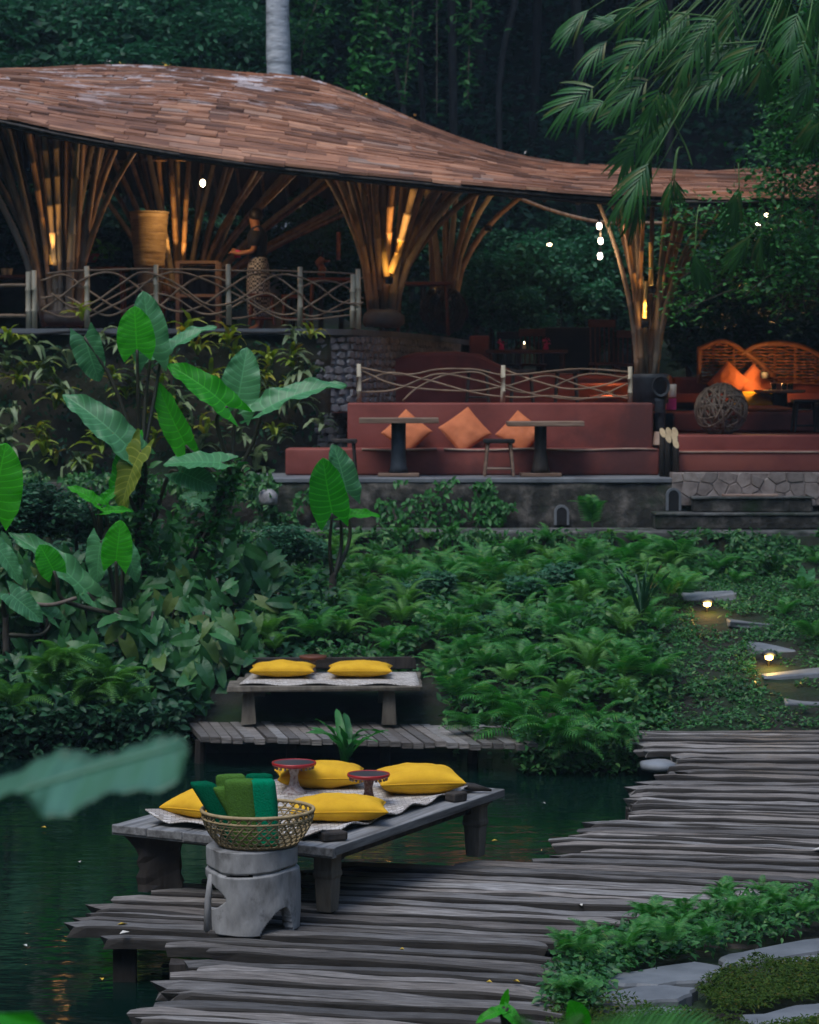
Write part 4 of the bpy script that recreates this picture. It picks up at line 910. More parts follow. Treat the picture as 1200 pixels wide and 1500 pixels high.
# eave bundle
for dy, dz, r in ((-.03, -.03, .022), (.0, -.065, .022), (.06, -.06, .03)):
    mb = MB(); mb.tube([(x, Ye + dy, roof_z(x, Ye) + dz) for x in np.linspace(-10, 8.5, 90)], r, 7); mb.build('eave_pole', M['darkwood'], pv, True)
for x in np.arange(-8.4, 7.2, .42):
    mb = MB(); mb.tube([(x + .02 * math.sin(yy * 3), yy, roof_z(x, yy) - .11) for yy in np.linspace(Ye + .1, Yback(x) - .1, 12)], .032, 6); mb.build('rafter', M['bamboo'], pv, True)
for yy in (32.0, 33.5, 35, 37.5):
    mb = MB(); mb.tube([(x, yy, roof_z(x, yy) - .16) for x in np.linspace(-9, 7.5, 50)], .028, 6); mb.build('purlin', M['bamboo'], pv, True)
def pole_geo(mb, pts, r):
    c = bez(pts, 7); L = 0; out = []; rad = []
    acc = [0]
    for a_, b_ in zip(c, c[1:]): acc.append(acc[-1] + (b_ - a_).length)
    s_ = 0; nodes = []
    tot = acc[-1]; ks = np.arange(random.uniform(.1, .35), tot, .36); stations = [0.0]
    for q in ks: stations += [q - .02, q, q + .02]
    stations.append(tot)
    for q in stations:
        q = min(max(q, 0), tot); out.append(Vector([float(np.interp(q, acc, [p[i] for p in c])) for i in range(3)])); rad.append(r * (1 - .3 * q / tot) * (1.2 if any(abs(q - k_) < .001 for k_ in ks) else 1))
    mb.tube(out, rad, 8)
def column(base_px, base_py, Y, tips, lab_, rbase=.22, r=.048, floor=None):
    b0 = P(base_px, base_py, Y); col = bpy.data.objects.new('column', None); link(col, pv); col.location = b0 - pv.location; col['label'] = lab_; out = []
    n = len(tips)
    for i, (tpx, tY, curve) in enumerate(tips):
        x = X(tpx, tY); tipz = roof_z(x, tY) - .1; T_ = Vector((x, tY, tipz)); a_ = math.atan2(tY - Y, x - b0.x + 1e-4)
        rr = rbase * random.uniform(.45, 1); B_ = b0 + Vector((math.cos(a_) * rr, math.sin(a_) * rr * .8, 0)); h = tipz - b0.z; dx, dy = T_.x - B_.x, T_.y - B_.y
        c1, c2 = .25 - .12 * curve, .66 - .17 * curve
        mb = MB(); pole_geo(mb, [B_, B_ + Vector((dx * c1, dy * c1, h * .34)), B_ + Vector((dx * c2, dy * c2, h * .70)), T_], r * random.uniform(.8, 1.2)); mb.build('bamboo_pole', M['bamboo'] if i % 3 else M['bamboo_grey'], col, True)
    return col
R_ = random.uniform
column(92, 478, 31.9, [(-75, 31.4, .2), (-45, 32.6, .3), (-15, 31.2, .1), (5, 31.8, .2), (22, 33.4, .4), (40, 31.3, .2), (66, 31.2, .1), (72, 33.8, .3), (100, 32.5, .2), (118, 31.3, .1), (135, 33.6, .5), (155, 31.6, .3), (178, 33.2, .5), (222, 31.3, .9), (25, 35, .5), (90, 35.5, .5), (150, 35.2, .6), (-60, 33.8, .3), (-25, 34.6, .3), (10, 32.4, .2), (52, 32.3, .3), (85, 31.5, .1), (110, 34.6, .4), (128, 32.2, .3), (165, 34.4, .6), (195, 31.9, .8), (205, 33.0, .8), (-90, 33, .4)], 'flared bamboo column at the left, lit by an uplight', .26)
column(560, 455, 32.4, [(440, 31.6, 1.0), (455, 32.6, .9), (475, 31.4, .8), (505, 33.2, .7), (522, 31.6, .4), (545, 31.3, .2), (560, 33.4, .4), (578, 31.6, .2), (598, 32.6, .3), (618, 31.6, .4), (645, 33.0, .5), (668, 31.8, .6), (700, 31.5, .8), (738, 32.0, 1.0), (725, 33.6, .9), (600, 35, .6), (520, 35.2, .7), (465, 34, .9), (490, 32.2, .8), (535, 33.8, .5), (570, 35, .3), (588, 33.6, .3), (630, 34.6, .5), (655, 34.4, .6), (680, 33.4, .8), (690, 35.2, .8), (715, 34.6, .9)], 'large flared bamboo column in the middle, standing on a boulder', .22, .055)
column(652, 440, 36.6, [(600, 35.5, .7), (620, 36.8, .5), (650, 35, .3), (675, 36, .4), (700, 37, .6), (722, 35.6, .8), (745, 36.2, 1.), (655, 37.6, .6), (770, 37.2, 1.0)], 'thinner bamboo column behind the middle one', .2, .045)
column(950, 556, 31.3, [(868, 31.5, .9), (885, 32.4, .8), (905, 31.2, .6), (925, 31.8, .3), (942, 31.3, .2), (955, 32.8, .3), (975, 31.4, .3), (1000, 31.8, .5), (1022, 32.6, .7), (1048, 31.6, .8), (1080, 32.2, 1.0), (1000, 34, .8), (900, 34, .9)], 'flared bamboo column at the right, standing in a dark footing', .15, .045)
column(262, 440, 37.0, [(px_, 34.2 + (i_ * 1.7) % 3.2, -.6 + .35 * (i_ % 3)) for i_, px_ in enumerate((60, 85, 112, 135, 160, 185, 205, 228, 245, 262, 285, 310, 335, 362, 388, 415, 440, 462, 485, 505, 530, 552, 575, 600, 625, 650, 680))], 'wide fan of bamboo poles at the back of the pavilion', .38, .042)
column(1235, 520, 32.2, [(1120, 31.6, .9), (1150, 32.2, .8), (1180, 31.5, .6), (1210, 32.8, .4), (1250, 31.6, .3), (1290, 32.2, .5), (1340, 31.8, .8)], 'bamboo column at the far right edge, mostly behind leaves', .15, .045)
# lashing hoops across the back fan
for rr_, zz in ((1.3, .62), (2.0, .8)):
    mb = MB(); c = P(268, 440, 37.5); mb.tube([(c.x + math.cos(a_) * rr_, c.y + math.sin(a_) * rr_ * .8, c.z + (roof_z(c.x, 37.5) - c.z) * zz) for a_ in np.linspace(-3.0, .1, 24)], .02, 6); mb.build('hoop', M['bamboo'], pv, True)

# ------------------------------------------------------------------ lamps
M['bulb'] = emat('warm_bulb', (1.0, .82, .52), 7); M['bulb_w'] = emat('white_bulb', (1.0, .84, .72), 9); M['lens'] = emat('uplight_lens', (1.0, .72, .3), 14); M['lens_y'] = emat('path_lamp_glow', (1, .58, .16), 9)
def plight(loc, e, col=(1, .55, .2), r=.04):
    l = bpy.data.lights.new('lamp_light', 'POINT'); l.energy = e; l.color = col; l.shadow_soft_size = r; o = bpy.data.objects.new('lamp_light', l); C.objects.link(o); o.location = loc; return o
def pendant(px, py, Y, r, lab, e=3, m='bulb', top=None, asp=1.4):
    c = P(px, py, Y); t = thing('pendant_lamp', lab, 'lamp', tuple(c), 'hanging bulbs in the pavilion')
    mb = MB(); mb.lathe([(r * math.sin(a_) + .0005, -r * asp * math.cos(a_)) for a_ in np.linspace(0.05, 3.1, 9)], c, 12); mb.build('bulb', M[m], t, True)
    mb = MB(); zt = top if top is not None else roof_z(c.x, Y) - .1
    mb.tube([(c.x, c.y, c.z + r * asp * .9), (c.x, c.y, c.z + r * asp + .06)], r * .55, 8); mb.build('socket', M['black'], t)
    mb = MB(); mb.tube([(c.x, c.y, c.z + r * asp + .05), (c.x, c.y, zt)], .006, 4); mb.build('cord', M['black'], t)
    if e:
        o = plight(c + Vector((0, -.0, -r * asp - .05)), e, (1, .6, .3), r)
    return t
pendant(297, 268, 31.9, .034, 'single bright oval bulb hanging between the left and back columns', 22)
pendant(878, 331, 31.2, .032, 'topmost of the three stacked bulbs left of the right column', 3, 'bulb_w')
pendant(880, 353, 31.25, .032, 'middle one of the three stacked bulbs left of the right column', 0, 'bulb_w', top=Z(336, 31.25))
pendant(879, 375, 31.3, .032, 'lowest of the three stacked bulbs left of the right column', 3, 'bulb_w', top=Z(358, 31.3))
pendant(458, 325, 38, .035, 'small dim bulb far back left of the middle column', 12, 'bulb', asp=.6)
pendant(569, 338, 33.4, .045, 'flat bulb glowing among the poles of the middle column', 2, 'bulb', asp=.5)
pendant(805, 358, 36.5, .035, 'small flat bulb under the dark part of the roof', 8, 'bulb', asp=.5)
pendant(34, 294, 35, .022, 'small bulb behind the left column', 1, 'bulb', asp=.7)
pendant(1123, 315, 31.6, .03, 'small bulb seen through leaves under the right eave, upper one', 1, 'bulb', asp=.8)
pendant(1111, 328, 31.9, .03, 'small bulb seen through leaves under the right eave, lower one', 1, 'bulb', asp=.8)
def uplight(px, py, Y, lab, e, lean=(0, 0), aim=(-.1, 0)):
    c = P(px, py, Y); t = thing('uplight', lab, 'lamp', tuple(c), 'uplights on the bamboo columns')
    mb = MB(); mb.lathe([(.035, -.09), (.05, -.08), (.055, 0), (.048, 0), (.045, -.01)], c, 12, False); mb.build('housing', M['black'], t, True)
    mb = MB(); mb.lathe([(.044, -.012), (.001, -.006)], c, 12, False); mb.build('lens', M['lens'], t)
    l = bpy.data.lights.new('lamp_light', 'SPOT'); l.energy = e * 7; l.color = (1, .50, .14); l.spot_size = math.radians(34); l.spot_blend = .7; l.shadow_soft_size = .03; lo = bpy.data.objects.new('lamp_light', l); C.objects.link(lo); lo.location = c + Vector((0, 0, .03))
    lo.rotation_euler = (math.pi + aim[0], aim[1], 0); plight(c + Vector((lean[0], lean[1], .06)), e * .05, (1, .50, .14), .03)
    return t
uplight(78, 389, 31.45, 'bright orange uplight in the left bamboo column', 5, (0, .0))
uplight(570, 406, 31.85, 'bright yellow uplight in the middle bamboo column', 13, (0, .0), (-.12, .2))
uplight(945, 470, 31.12, 'warm uplight low in the right bamboo column', 8)
uplight(955, 420, 31.5, 'second warm uplight higher in the right bamboo column', 4)
uplight(1190, 340, 31.9, 'uplight in the far right bamboo column', 5)
uplight(715, 330, 36.0, 'uplight near the top of the thinner back column', 9)
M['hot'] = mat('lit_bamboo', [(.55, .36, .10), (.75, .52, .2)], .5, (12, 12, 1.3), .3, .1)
def stub(pts, lab, r=.05):
    mb = MB(); pole_geo(mb, [P(*p) for p in pts], r); o = mb.build('bamboo_stub', M['hot'], smooth=True); tag(o, lab, 'bamboo', 'cut bamboo stubs beside the uplights'); return o
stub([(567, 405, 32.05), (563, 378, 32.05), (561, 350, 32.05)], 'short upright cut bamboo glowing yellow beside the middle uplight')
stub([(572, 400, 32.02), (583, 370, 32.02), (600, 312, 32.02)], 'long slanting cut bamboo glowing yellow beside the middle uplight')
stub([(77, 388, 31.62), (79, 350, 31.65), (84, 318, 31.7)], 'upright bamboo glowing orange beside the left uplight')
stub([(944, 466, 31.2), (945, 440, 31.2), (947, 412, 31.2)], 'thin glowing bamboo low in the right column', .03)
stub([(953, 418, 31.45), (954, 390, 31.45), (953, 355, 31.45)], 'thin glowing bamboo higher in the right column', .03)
uplight(262, 432, 36.2, 'dim floor uplight hidden in the fan of bamboo poles', 14, (0, -.12)); uplight(632, 424, 35.5, 'dim uplight beside the dark wicker ball', 3)
# ================================================================== BOULDERS, FOOTING, FURNITURE
def boulder(px, py, Y, rx, rz, lab, m, ry=None):
    c = P(px, py, Y); mb = MB(); V = []; n, k = 14, 9
    for j in range(k + 1):
        ph = math.pi * j / k
        for i in range(n):
            a_ = 2 * math.pi * i / n; d = Vector((math.sin(ph) * math.cos(a_), math.sin(ph) * math.sin(a_), -math.cos(ph))); s_ = 1 + .16 * mnoise.noise(d * 1.6 + Vector((px, 0, 0)))
            V.append((c.x + d.x * rx * s_, c.y + d.y * (ry or rx) * s_, c.z + rz * max(-.7, math.copysign(abs(d.z) ** .7, d.z)) * s_))
    mb.add(V, [(j * n + i, j * n + (i + 1) % n, (j + 1) * n + (i + 1) % n, (j + 1) * n + i) for j in range(k) for i in range(n)]); return tag(mb.build('boulder', m, smooth=True), lab, 'boulder')
boulder(561, 468, 32.2, .27, .15, 'brown rounded boulder under the middle bamboo column', M['boulder'], .3)
boulder(95, 466, 31.9, .32, .16, 'grey boulder under the left bamboo column', M['boulder'], .3)
boulder(964, 1122, 19.9, .16, .05, 'flat dark wet stone at the corner of the pond and the boardwalk', M['slab'])
boulder(392, 730, 28.6, .13, .11, 'small grey rock at the foot of the wall left of the lone elephant ear', M['stone'])
cf = thing('column_footing', 'dark blue grey drum shaped footing of the right bamboo column', 'footing', tuple(P(952, 592, 31.2)))
c = P(952, 592, 31.2); mb = MB(); mb.lathe([(.2, 0), (.24, .02), (.235, .3), (.25, .33), (.245, .385), (.15, .39)], c, 20); mb.build('drum', M['bluegrey'], cf, True)
mb = MB(); c2 = P(967, 632, 31.0); mb.lathe([(.055, 0), (.06, .02), (.075, .38), (.09, .42)], c2, 14); mb.build('pipe', M['bluegrey'], cf, True)
mb = MB(); mb.box(P(967, 642, 30.3), (.12, .2, .16), taper=1.3); mb.build('wedge', M['pale_edge'], cf)
for k in range(4):
    mb = MB(); c3 = P(968, 566, 30.93); mb.tube([(c3.x + math.cos(a_) * (.085 + .008 * k), c3.y - .01 * k, c3.z + math.sin(a_) * (.11 + .006 * k)) for a_ in np.linspace(0, 6.283, 22)], .009, 5, False); mb.build('rope', M['bluegrey'], cf, True)
lp = thing('log_bundle', 'bundle of dark upright logs with pale slanted cut ends', 'logs', tuple(P(980, 700, 29.6)))
for px, py, dy, yb in ((971, 634, .05, 702), (980, 633, .08, 702), (989, 633, .1, 700), (979, 642, -.03, 706), (988, 641, 0, 706), (990, 650, -.07, 708)):
    a_, b_ = P(px, py, 29.45 + dy), P(px, yb, 29.45 + dy); mb = MB(); r = .040; n = 12; V = []
    for z0, s_ in ((max(b_.z, 2.035), 0), (a_.z, 1)):
        for i in range(n):
            an = 2 * math.pi * i / n; V.append((a_.x + r * math.cos(an) , a_.y + r * math.sin(an), z0 + (.055 * math.sin(an) - .02 * math.cos(an) if s_ else 0)))
    mb.add(V, [(i, (i + 1) % n, n + (i + 1) % n, n + i) for i in range(n)] + [tuple(range(n - 1, -1, -1))]); lg = mb.build('log', M['darkwood'], lp, True)
    mb = MB(); mb.add([Vector(V[n + i]) + Vector((0, -.001, .002)) for i in range(n)], [tuple(range(n))]); mb.build('cut_end', M['cutwood'], lg)
def table_ped(px0, px1, py, Y, lab, ppx, m=M['redwood'], base=2.035, pr=(.10, .09), grp=None, dark='darkwood', dep=.6):
    a_, b_ = P(px0, py, Y), P(px1, py, Y); t = thing('pedestal_table', lab, 'table', ((a_.x + b_.x) / 2, Y, base), grp); zt = a_.z
    for i in range(3): mb = MB(); mb.box(((a_.x + b_.x) / 2 + R_(-.01, .01), Y + (i - 1) * dep / 3, zt - .03), (b_.x - a_.x, dep / 3 - .006, .06), jit=.004); mb.build('tabletop_board', m, t, bevel=.008)
    c = P(ppx, py, Y); mb = MB(); mb.lathe([(pr[0] * 1.25, .04), (pr[0], .12), (pr[1], .3), (pr[1], zt - base - .061)], (c.x, Y, base), 16); mb.build('pedestal', M[dark], t, True)
    mb = MB(); mb.box((c.x, Y, base + .02), (.5, .4, .04)); mb.build('base_plate', m, t, bevel=.006); return t
TG = 'pedestal tables on the lower terrace'
M['tabletop'] = mat('brown_tabletop', [(.10, .06, .04), (.2, .13, .09), (.28, .2, .14)], .45, (2, 14, 14), .3, .12)
table_ped(527, 643, 612, 29.6, 'left pedestal table, its square dark post in front of an orange cushion', 584, M['tabletop'], grp=TG, dark='bluegrey')
table_ped(742, 853, 617, 29.6, 'right pedestal table with a flared dark post on the lower terrace', 792, M['tabletop'], grp=TG, pr=(.10, .075))
def stool(px, pyt, pyb, Y, w_, lab, ms, ml, legs=4, grp='wooden stools on the lower terrace', cat='stool'):
    a_, b_ = P(px, pyt, Y), P(px, pyb, Y); t = thing('stool', lab, cat, (a_.x, Y, b_.z), grp); H = a_.z - b_.z
    mb = MB(); mb.box((a_.x, Y, a_.z - .025), (w_, .3, .05)); mb.build('seat', ms, t, bevel=.012)
    for sx in (-1, 1):
        for sy in (-1, 1): mb = MB(); mb.tube([(a_.x + sx * w_ * .36, Y + sy * .10, a_.z - .05), (a_.x + sx * w_ * .46, Y + sy * .15, b_.z)], [.022, .017], 6); mb.build('leg', ml, t)
    for sy in (-1, 1): mb = MB(); mb.tube([(a_.x - w_ * .43, Y + sy * .14, b_.z + H * .2), (a_.x + w_ * .43, Y + sy * .14, b_.z + H * .2)], .013, 6); mb.build('stretcher', ml, t)
    return t
stool(505, 643, 696, 29.45, .30, 'small dark stool at the left end of the red bench', M['darkwood'], M['darkwood'])
stool(731, 643, 697, 29.4, .38, 'stool with black seat and brown splayed legs beside the right table', M['black'], M['tabletop'])
OG = 'orange cushions leaning on the red bench'
def ocush(px, py, Y, s_, lab, grp, rot=.785, tilt=1.25, rz=0, m='orange', seed=0, squash=1):
    c = P(px, py, Y); o = cushion('cushion', (0, 0, 0), s_, s_, .17, 0, 0, 0, M[m], lab, grp=grp, seed=seed, pinch=.035)
    o.rotation_mode = 'QUATERNION'; o.rotation_quaternion = (Matrix.Rotation(rz, 3, 'Z') @ Matrix.Rotation(tilt, 3, 'X') @ Matrix.Rotation(rot, 3, 'Z')).to_quaternion(); o.location = c; return o
ocush(596, 633, 30.3, .45, 'orange cushion behind the post of the left pedestal table', OG, .82, 1.1, seed=11)
ocush(681, 631, 30.28, .47, 'orange cushion in full view between the two pedestal tables', OG, .66, 1.1, seed=12)
ocush(762, 634, 30.3, .44, 'orange cushion behind the right pedestal table', OG, .86, 1.1, seed=13)
LG = 'orange cushions in the lit lounge'
ocush(1067, 560, 33.2, .42, 'left of two orange cushions standing on their corners in the lit lounge', LG, .85, 1.35, -.3, seed=14)
ocush(1104, 562, 33.2, .40, 'right of two orange cushions standing on their corners in the lit lounge', LG, .72, 1.35, .2, seed=15)
c = P(1104, 586, 32.7); cushion('cushion', c, .62, .5, .18, 0, .3, 0, M['yellow'], 'brightly lit yellow seat cushion in front of the orange ones', grp='lounge seat cushions', seed=16)
c = P(1118, 599, 32.35); cushion('cushion', c, .75, .5, .09, 0, 0, 0, M['orange'], 'flat orange seat pad on the edge of the lounge platform', grp='lounge seat cushions', seed=17)
t = thing('pedestal_table', 'round low lounge table with glasses on a dark drum base', 'table', tuple(P(1142, 603, 32.5)))
c = P(1142, 603, 32.5); mb = MB(); mb.lathe([(.10, 0), (.11, .02), (.10, .25)], c, 16); mb.build('pedestal', M['black'], t, True)
mb = MB(); mb.lathe([(.28, .25), (.34, .262), (.34, .29), (.0, .292)], c, 30, False); mb.build('tabletop', M['tabletop'], t)
M['glass'], n, b = newmat('clear_glass'); b.inputs['Transmission Weight'].default_value = 1; b.inputs['Roughness'].default_value = .05; b.inputs['IOR'].default_value = 1.4
for i, dx in enumerate((-.08, .05, .13)):
    mb = MB(); mb.lathe([(.03, .293), (.035, .296), (.038, .38), (.035, .38), (.032, .30)], (c.x + dx, c.y - .05 * i, c.z), 12, False); tag(mb.build('glass', M['glass'], smooth=True), ('leftmost', 'middle', 'rightmost')[i] + ' small drinking glass on the round lounge table', 'glass', 'glasses on the lounge table')
stool(1180, 585, 633, 31.2, .34, 'dark heavy stool in front of the round lounge table', M['black'], M['black'], grp='dark lounge stools'); stool(1215, 590, 633, 30.9, .34, 'dark stool cut by the right edge of the view', M['black'], M['black'], grp='dark lounge stools')
# rattan sofa back
ra = thing('rattan_screen', 'arched brown rattan backrest behind the lit lounge', 'backrest', tuple(P(1110, 560, 33.5)))
def rtube(pts, r, name, m=M['rattan']): mb = MB(); mb.tube(bez([P(*p) for p in pts], 6), r, 7); mb.build(name, m, ra, True)
Yr = 33.45
rtube([(1024, 562, Yr), (1024, 510, Yr)], .035, 'frame'); rtube([(1022, 512, Yr), (1060, 500, Yr), (1100, 522, Yr), (1135, 552, Yr)], .035, 'frame'); rtube([(1085, 520, Yr), (1110, 506, Yr), (1150, 503, Yr), (1190, 514, Yr), (1240, 548, Yr)], .038, 'frame')
def toparc(px):
    return min(float(np.interp(px, [1022, 1060, 1100, 1135], [512, 500, 522, 552])), float(np.interp(px, [1080, 1085, 1110, 1150, 1190, 1240], [560, 520, 506, 503, 514, 548])) if px > 1080 else 999)
for py in np.arange(506, 562, 4.6):
    seg = []; 
    for px in np.arange(1024, 1242, 6):
        if toparc(px) < py - 1: seg.append((px, py + R_(-.8, .8), Yr + .04 * (1 if int(px / 6) % 2 else -1) * .3))
        else:
            if len(seg) > 2: rtube(seg, .014, 'slat')
            seg = []
    if len(seg) > 2: rtube(seg, .014, 'slat')
for px in range(1045, 1240, 30): rtube([(px, 562, Yr + .03), (px, toparc(px), Yr + .03)], .018, 'upright')
# wicker ball
def wicker_ball(px, py, Y, r, lab, m, n=46, seed=0, rr=.008, grp='wicker balls'):
    c = P(px, py, Y); t = thing('wicker_ball', lab, 'wicker ball', tuple(c), grp); g = random.Random(seed)
    for q in range(3):
        mb = MB()
        for k in range(n // 3):
            ax = Vector((g.gauss(0, 1), g.gauss(0, 1), g.gauss(0, .6))).normalized(); u = ax.orthogonal().normalized(); v = ax.cross(u); k_ = r * g.uniform(.93, 1.02); off = ax * g.uniform(-.5, .5) * r; kk = math.sqrt(max(.1, k_ * k_ - off.length_squared))
            a0 = g.uniform(0, 6.28); ln = g.uniform(3, 6.28)
            mb.tube([c + off + (u * math.cos(a_) + v * math.sin(a_)) * kk for a_ in np.linspace(a0, a0 + ln, 26)], rr * g.uniform(.7, 1.5), 5)
        mb.build('wicker', m, t, True)
    return t
wicker_ball(1057, 600, 31.1, .27, 'large grey brown wicker ball standing on the red step', M['twig'], 60, 1, .010)
wicker_ball(650, 455, 35.6, .33, 'dark wicker ball in the shadow behind the middle column', M['darkwood'], 48, 2, .012)
# small things at the right
c = P(985, 582, 31.5); mb = MB(); mb.lathe([(.045, 0), (.05, .01), (.055, .17), (.05, .17)], c, 14); tag(mb.build('cup', M['cream'], smooth=True), 'small white cup beside the dark column footing', 'cup')
c = P(983, 600, 31.45); mb = MB(); mb.box(c + Vector((0, 0, .07)), (.13, .12, .15)); tag(mb.build('box', M['petal'], bevel=.01), 'small magenta box below the white cup', 'box')
# middle dining set
dt = thing('dining_table', 'dark dining table with pink flowers beyond the lower railing', 'table', tuple(P(770, 560, 35.2)))
a_, b_ = P(712, 513, 35.2), P(830, 513, 35.2)
for i in range(3): mb = MB(); mb.box(((a_.x + b_.x) / 2, 35.0 + i * .26, a_.z - .02), (b_.x - a_.x, .254, .045)); mb.build('tabletop_board', M['redwood'], dt)
for sx in (a_.x + .06, b_.x - .06):
    for y_ in (34.95, 35.5): mb = MB(); mb.tube([(sx, y_, a_.z - .045), (sx, y_, 3.04)], .025, 6); mb.build('leg', M['redwood'], dt)
def flowers(px, py, Y, lab, k=26):
    c = P(px, py, Y); t = thing('flower_vase', lab, 'flowers', tuple(c), 'pink flowers on the dining table'); mb = MB(); mb.lathe([(.03, -.08), (.04, -.05), (.025, 0), (.035, .02)], c, 10); mb.build('vase', M['petal'], t, True)
    V, T = leaf_cloud(ellipsoid_pts(k, (c.x, c.y, c.z + .05), (.06, .05, .05)), .05); onp('petals', V, T, M['petal'], t)
flowers(735, 506, 35.1, 'pink flowers in a small vase at the left of the dining table'); flowers(800, 505, 35.1, 'pink flowers in a small vase at the right of the dining table')
c = P(768, 507, 35.0); t = thing('table_candle', 'small lit candle glass in the middle of the dining table', 'candle', tuple(c)); mb = MB(); mb.lathe([(.03, -.04), (.03, .03)], c, 10); mb.build('holder', M['cream'], t); mb = MB(); mb.lathe([(.001, .03), (.010, .04), (.001, .07)], c, 8); mb.build('flame', M['bulb'], t)
def chair(px, pytop, Y, zf, lab, m, rot=0, s_=1.0):
    t = thing('spindle_chair', lab, 'chair', (X(px, Y), Y, zf), 'spindle back dining chairs'); x0, y0 = X(px, Y), Y; seat = .42 * s_; top = P(px, pytop, Y).z - zf; w_ = .2 * s_
    def q(x, y, z): v = Matrix.Rotation(rot, 3, 'Z') @ Vector((x, y, 0)); return Vector((x0 + v.x, y0 + v.y, zf + z))
    mb = MB(); mb.box(q(0, 0, seat), (w_ * 2, w_ * 2, .04), Matrix.Rotation(rot, 3, 'Z')); mb.build('seat', m, t, bevel=.01)
    for sx in (-1, 1):
        for sy in (-1, 1): mb = MB(); mb.tube([q(sx * w_ * .8, sy * w_ * .8, seat - .02), q(sx * w_ * 1.05, sy * w_ * 1.05, 0)], .02, 6); mb.build('leg', m, t)
    mb = MB(); mb.box(q(0, w_ * 1.05, top - .05), (w_ * 2.0, .03, .11), Matrix.Rotation(rot, 3, 'Z')); mb.build('top_rail', m, t, bevel=.008)
    for k in range(6): f = -0.85 + 1.7 * k / 5; mb = MB(); mb.tube([q(f * w_, w_ * .85, seat + .02), q(f * w_, w_ * 1.05, top - .1)], .011, 5); mb.build('spindle', m, t)
chair(886, 468, 34.6, 3.04, 'red brown spindle back chair beside the right column', M['redwood'], .15)
chair(780, 482, 36.2, 3.04, 'dark spindle back chair behind the dining table', M['redwood'], 0)
chair(741, 486, 36.4, 3.04, 'dark chair at the left end of the dining table', M['darkwood'], -.3)
chair(920, 484, 36.0, 3.04, 'dim chair between the red brown chair and the right column', M['redwood'], -.2)
mb = MB(); a_ = P(836, 480, 36.9); mb.box((a_.x, 36.9, (a_.z + 3.04) / 2), (.85, .5, a_.z - 3.04)); tag(mb.build('counter', M['black'], bevel=.02), 'black serving counter behind the dining table', 'counter')
mb = MB(); a_ = P(712, 492, 35.4); mb.box((a_.x - .1, 35.4, (a_.z + 3.04) / 2), (.28, .4, a_.z - 3.04)); tag(mb.build('pillar', M['orangeplaster'], bevel=.02), 'short dark red pillar left of the dining table', 'pillar')
for i, (px, lb) in enumerate(((700, 'dark stool seen through the railing near its middle post, left of it'), (765, 'dark stool seen through the railing just right of its middle post'), (830, 'dark stool seen through the right bay of the railing'))):
    stool(px, 541, 592, 31.9, .32, lb, M['darkwood'], M['darkwood'], grp='dark stools behind the lower railing')

# upper level things
ul = 3.86
t = thing('woven_lamp_shade', 'tall tapering woven drum lit from the left, on the upper floor', 'lamp', tuple(P(219, 480, 32.7)))
c = P(219, 392, 32.7); H = P(219, 312, 32.7).z - c.z; mb = MB(); prof = []
for k in range(17): z = H * k / 16; prof.append((.20 + .055 * k / 16 + (.008 if k % 2 else 0), z))
M['drum'] = mat('woven_drum', [(.16, .10, .04), (.38, .26, .11), (.5, .36, .16)], .6, (3, 3, 22), .8, 0)
mb.lathe(prof, c, 24); mb.build('drum', M['drum'], t, True); mb = MB(); mb.lathe([(.15, ul - c.z), (.17, 0)], c, 16); mb.build('base', M['darkwood'], t, True)
mb = MB(); mb.lathe([(.265, H - .01), (.275, H), (.265, H + .015)], c, 24, False); mb.build('rim', M['cane'], t, True)
t = thing('crate', 'open wooden crate cabinet behind the third rail post', 'crate', tuple(P(290, 480, 33)))
c0, c1 = P(262, 383, 33), P(320, 383, 33)
for x in (c0.x, c1.x):
    for y_ in (32.8, 33.2): mb = MB(); mb.box((x, y_, (c0.z + ul) / 2), (.05, .05, c0.z - ul)); mb.build('post', M['tabletop'], t)
for z in (c0.z, c0.z - .45): mb = MB(); mb.box(((c0.x + c1.x) / 2, 33, z - .02), (c1.x - c0.x - .052, .44, .04)); mb.build('shelf', M['tabletop'], t)
mb = MB(); mb.box(((c0.x + c1.x) / 2, 33.24, (c0.z + ul) / 2), (c1.x - c0.x - .06, .02, c0.z - ul - .1)); mb.build('back_panel', M['darkwood'], t)
def uptable(px, py, Y, w_, lab, m=M['redwood']):
    t = thing('side_table', lab, 'table', (X(px, Y), Y, ul), 'tables on the upper floor'); z = P(px, py, Y).z; x = X(px, Y); mb = MB(); mb.box((x, Y, z - .02), (w_, .5, .045)); mb.build('tabletop', m, t, bevel=.01)
    for sx in (-1, 1):
        for sy in (-1, 1): mb = MB(); mb.tube([(x + sx * w_ * .4, Y + sy * .18, z - .042), (x + sx * w_ * .45, Y + sy * .2, ul)], .022, 6); mb.build('leg', m, t)
uptable(10, 404, 33.5, .8, 'dark table at the far left edge of the upper floor'); uptable(222, 428, 33, .42, 'small low red brown table under the woven drum'); uptable(488, 408, 33.6, .7, 'dark table between the last two upper rail posts'); uptable(620, 414, 34.6, .8, 'red brown table just right of the middle column'); uptable(150, 392, 35, .75, 'dark table with a green potted plant behind the left column')
stool(384, 430, 476, 32.6, .36, 'round seated red brown stool beside the standing person', M['redwood'], M['redwood'], grp='upper floor stools')
stool(430, 432, 476, 33.2, .32, 'stool just left of the fifth upper rail post', M['redwood'], M['redwood'], grp='upper floor stools')
t = thing('potted_plant', 'potted plant in an orange bowl on the table behind the left column', 'plant', tuple(P(133, 392, 34.9))); c = P(133, 372, 34.9)
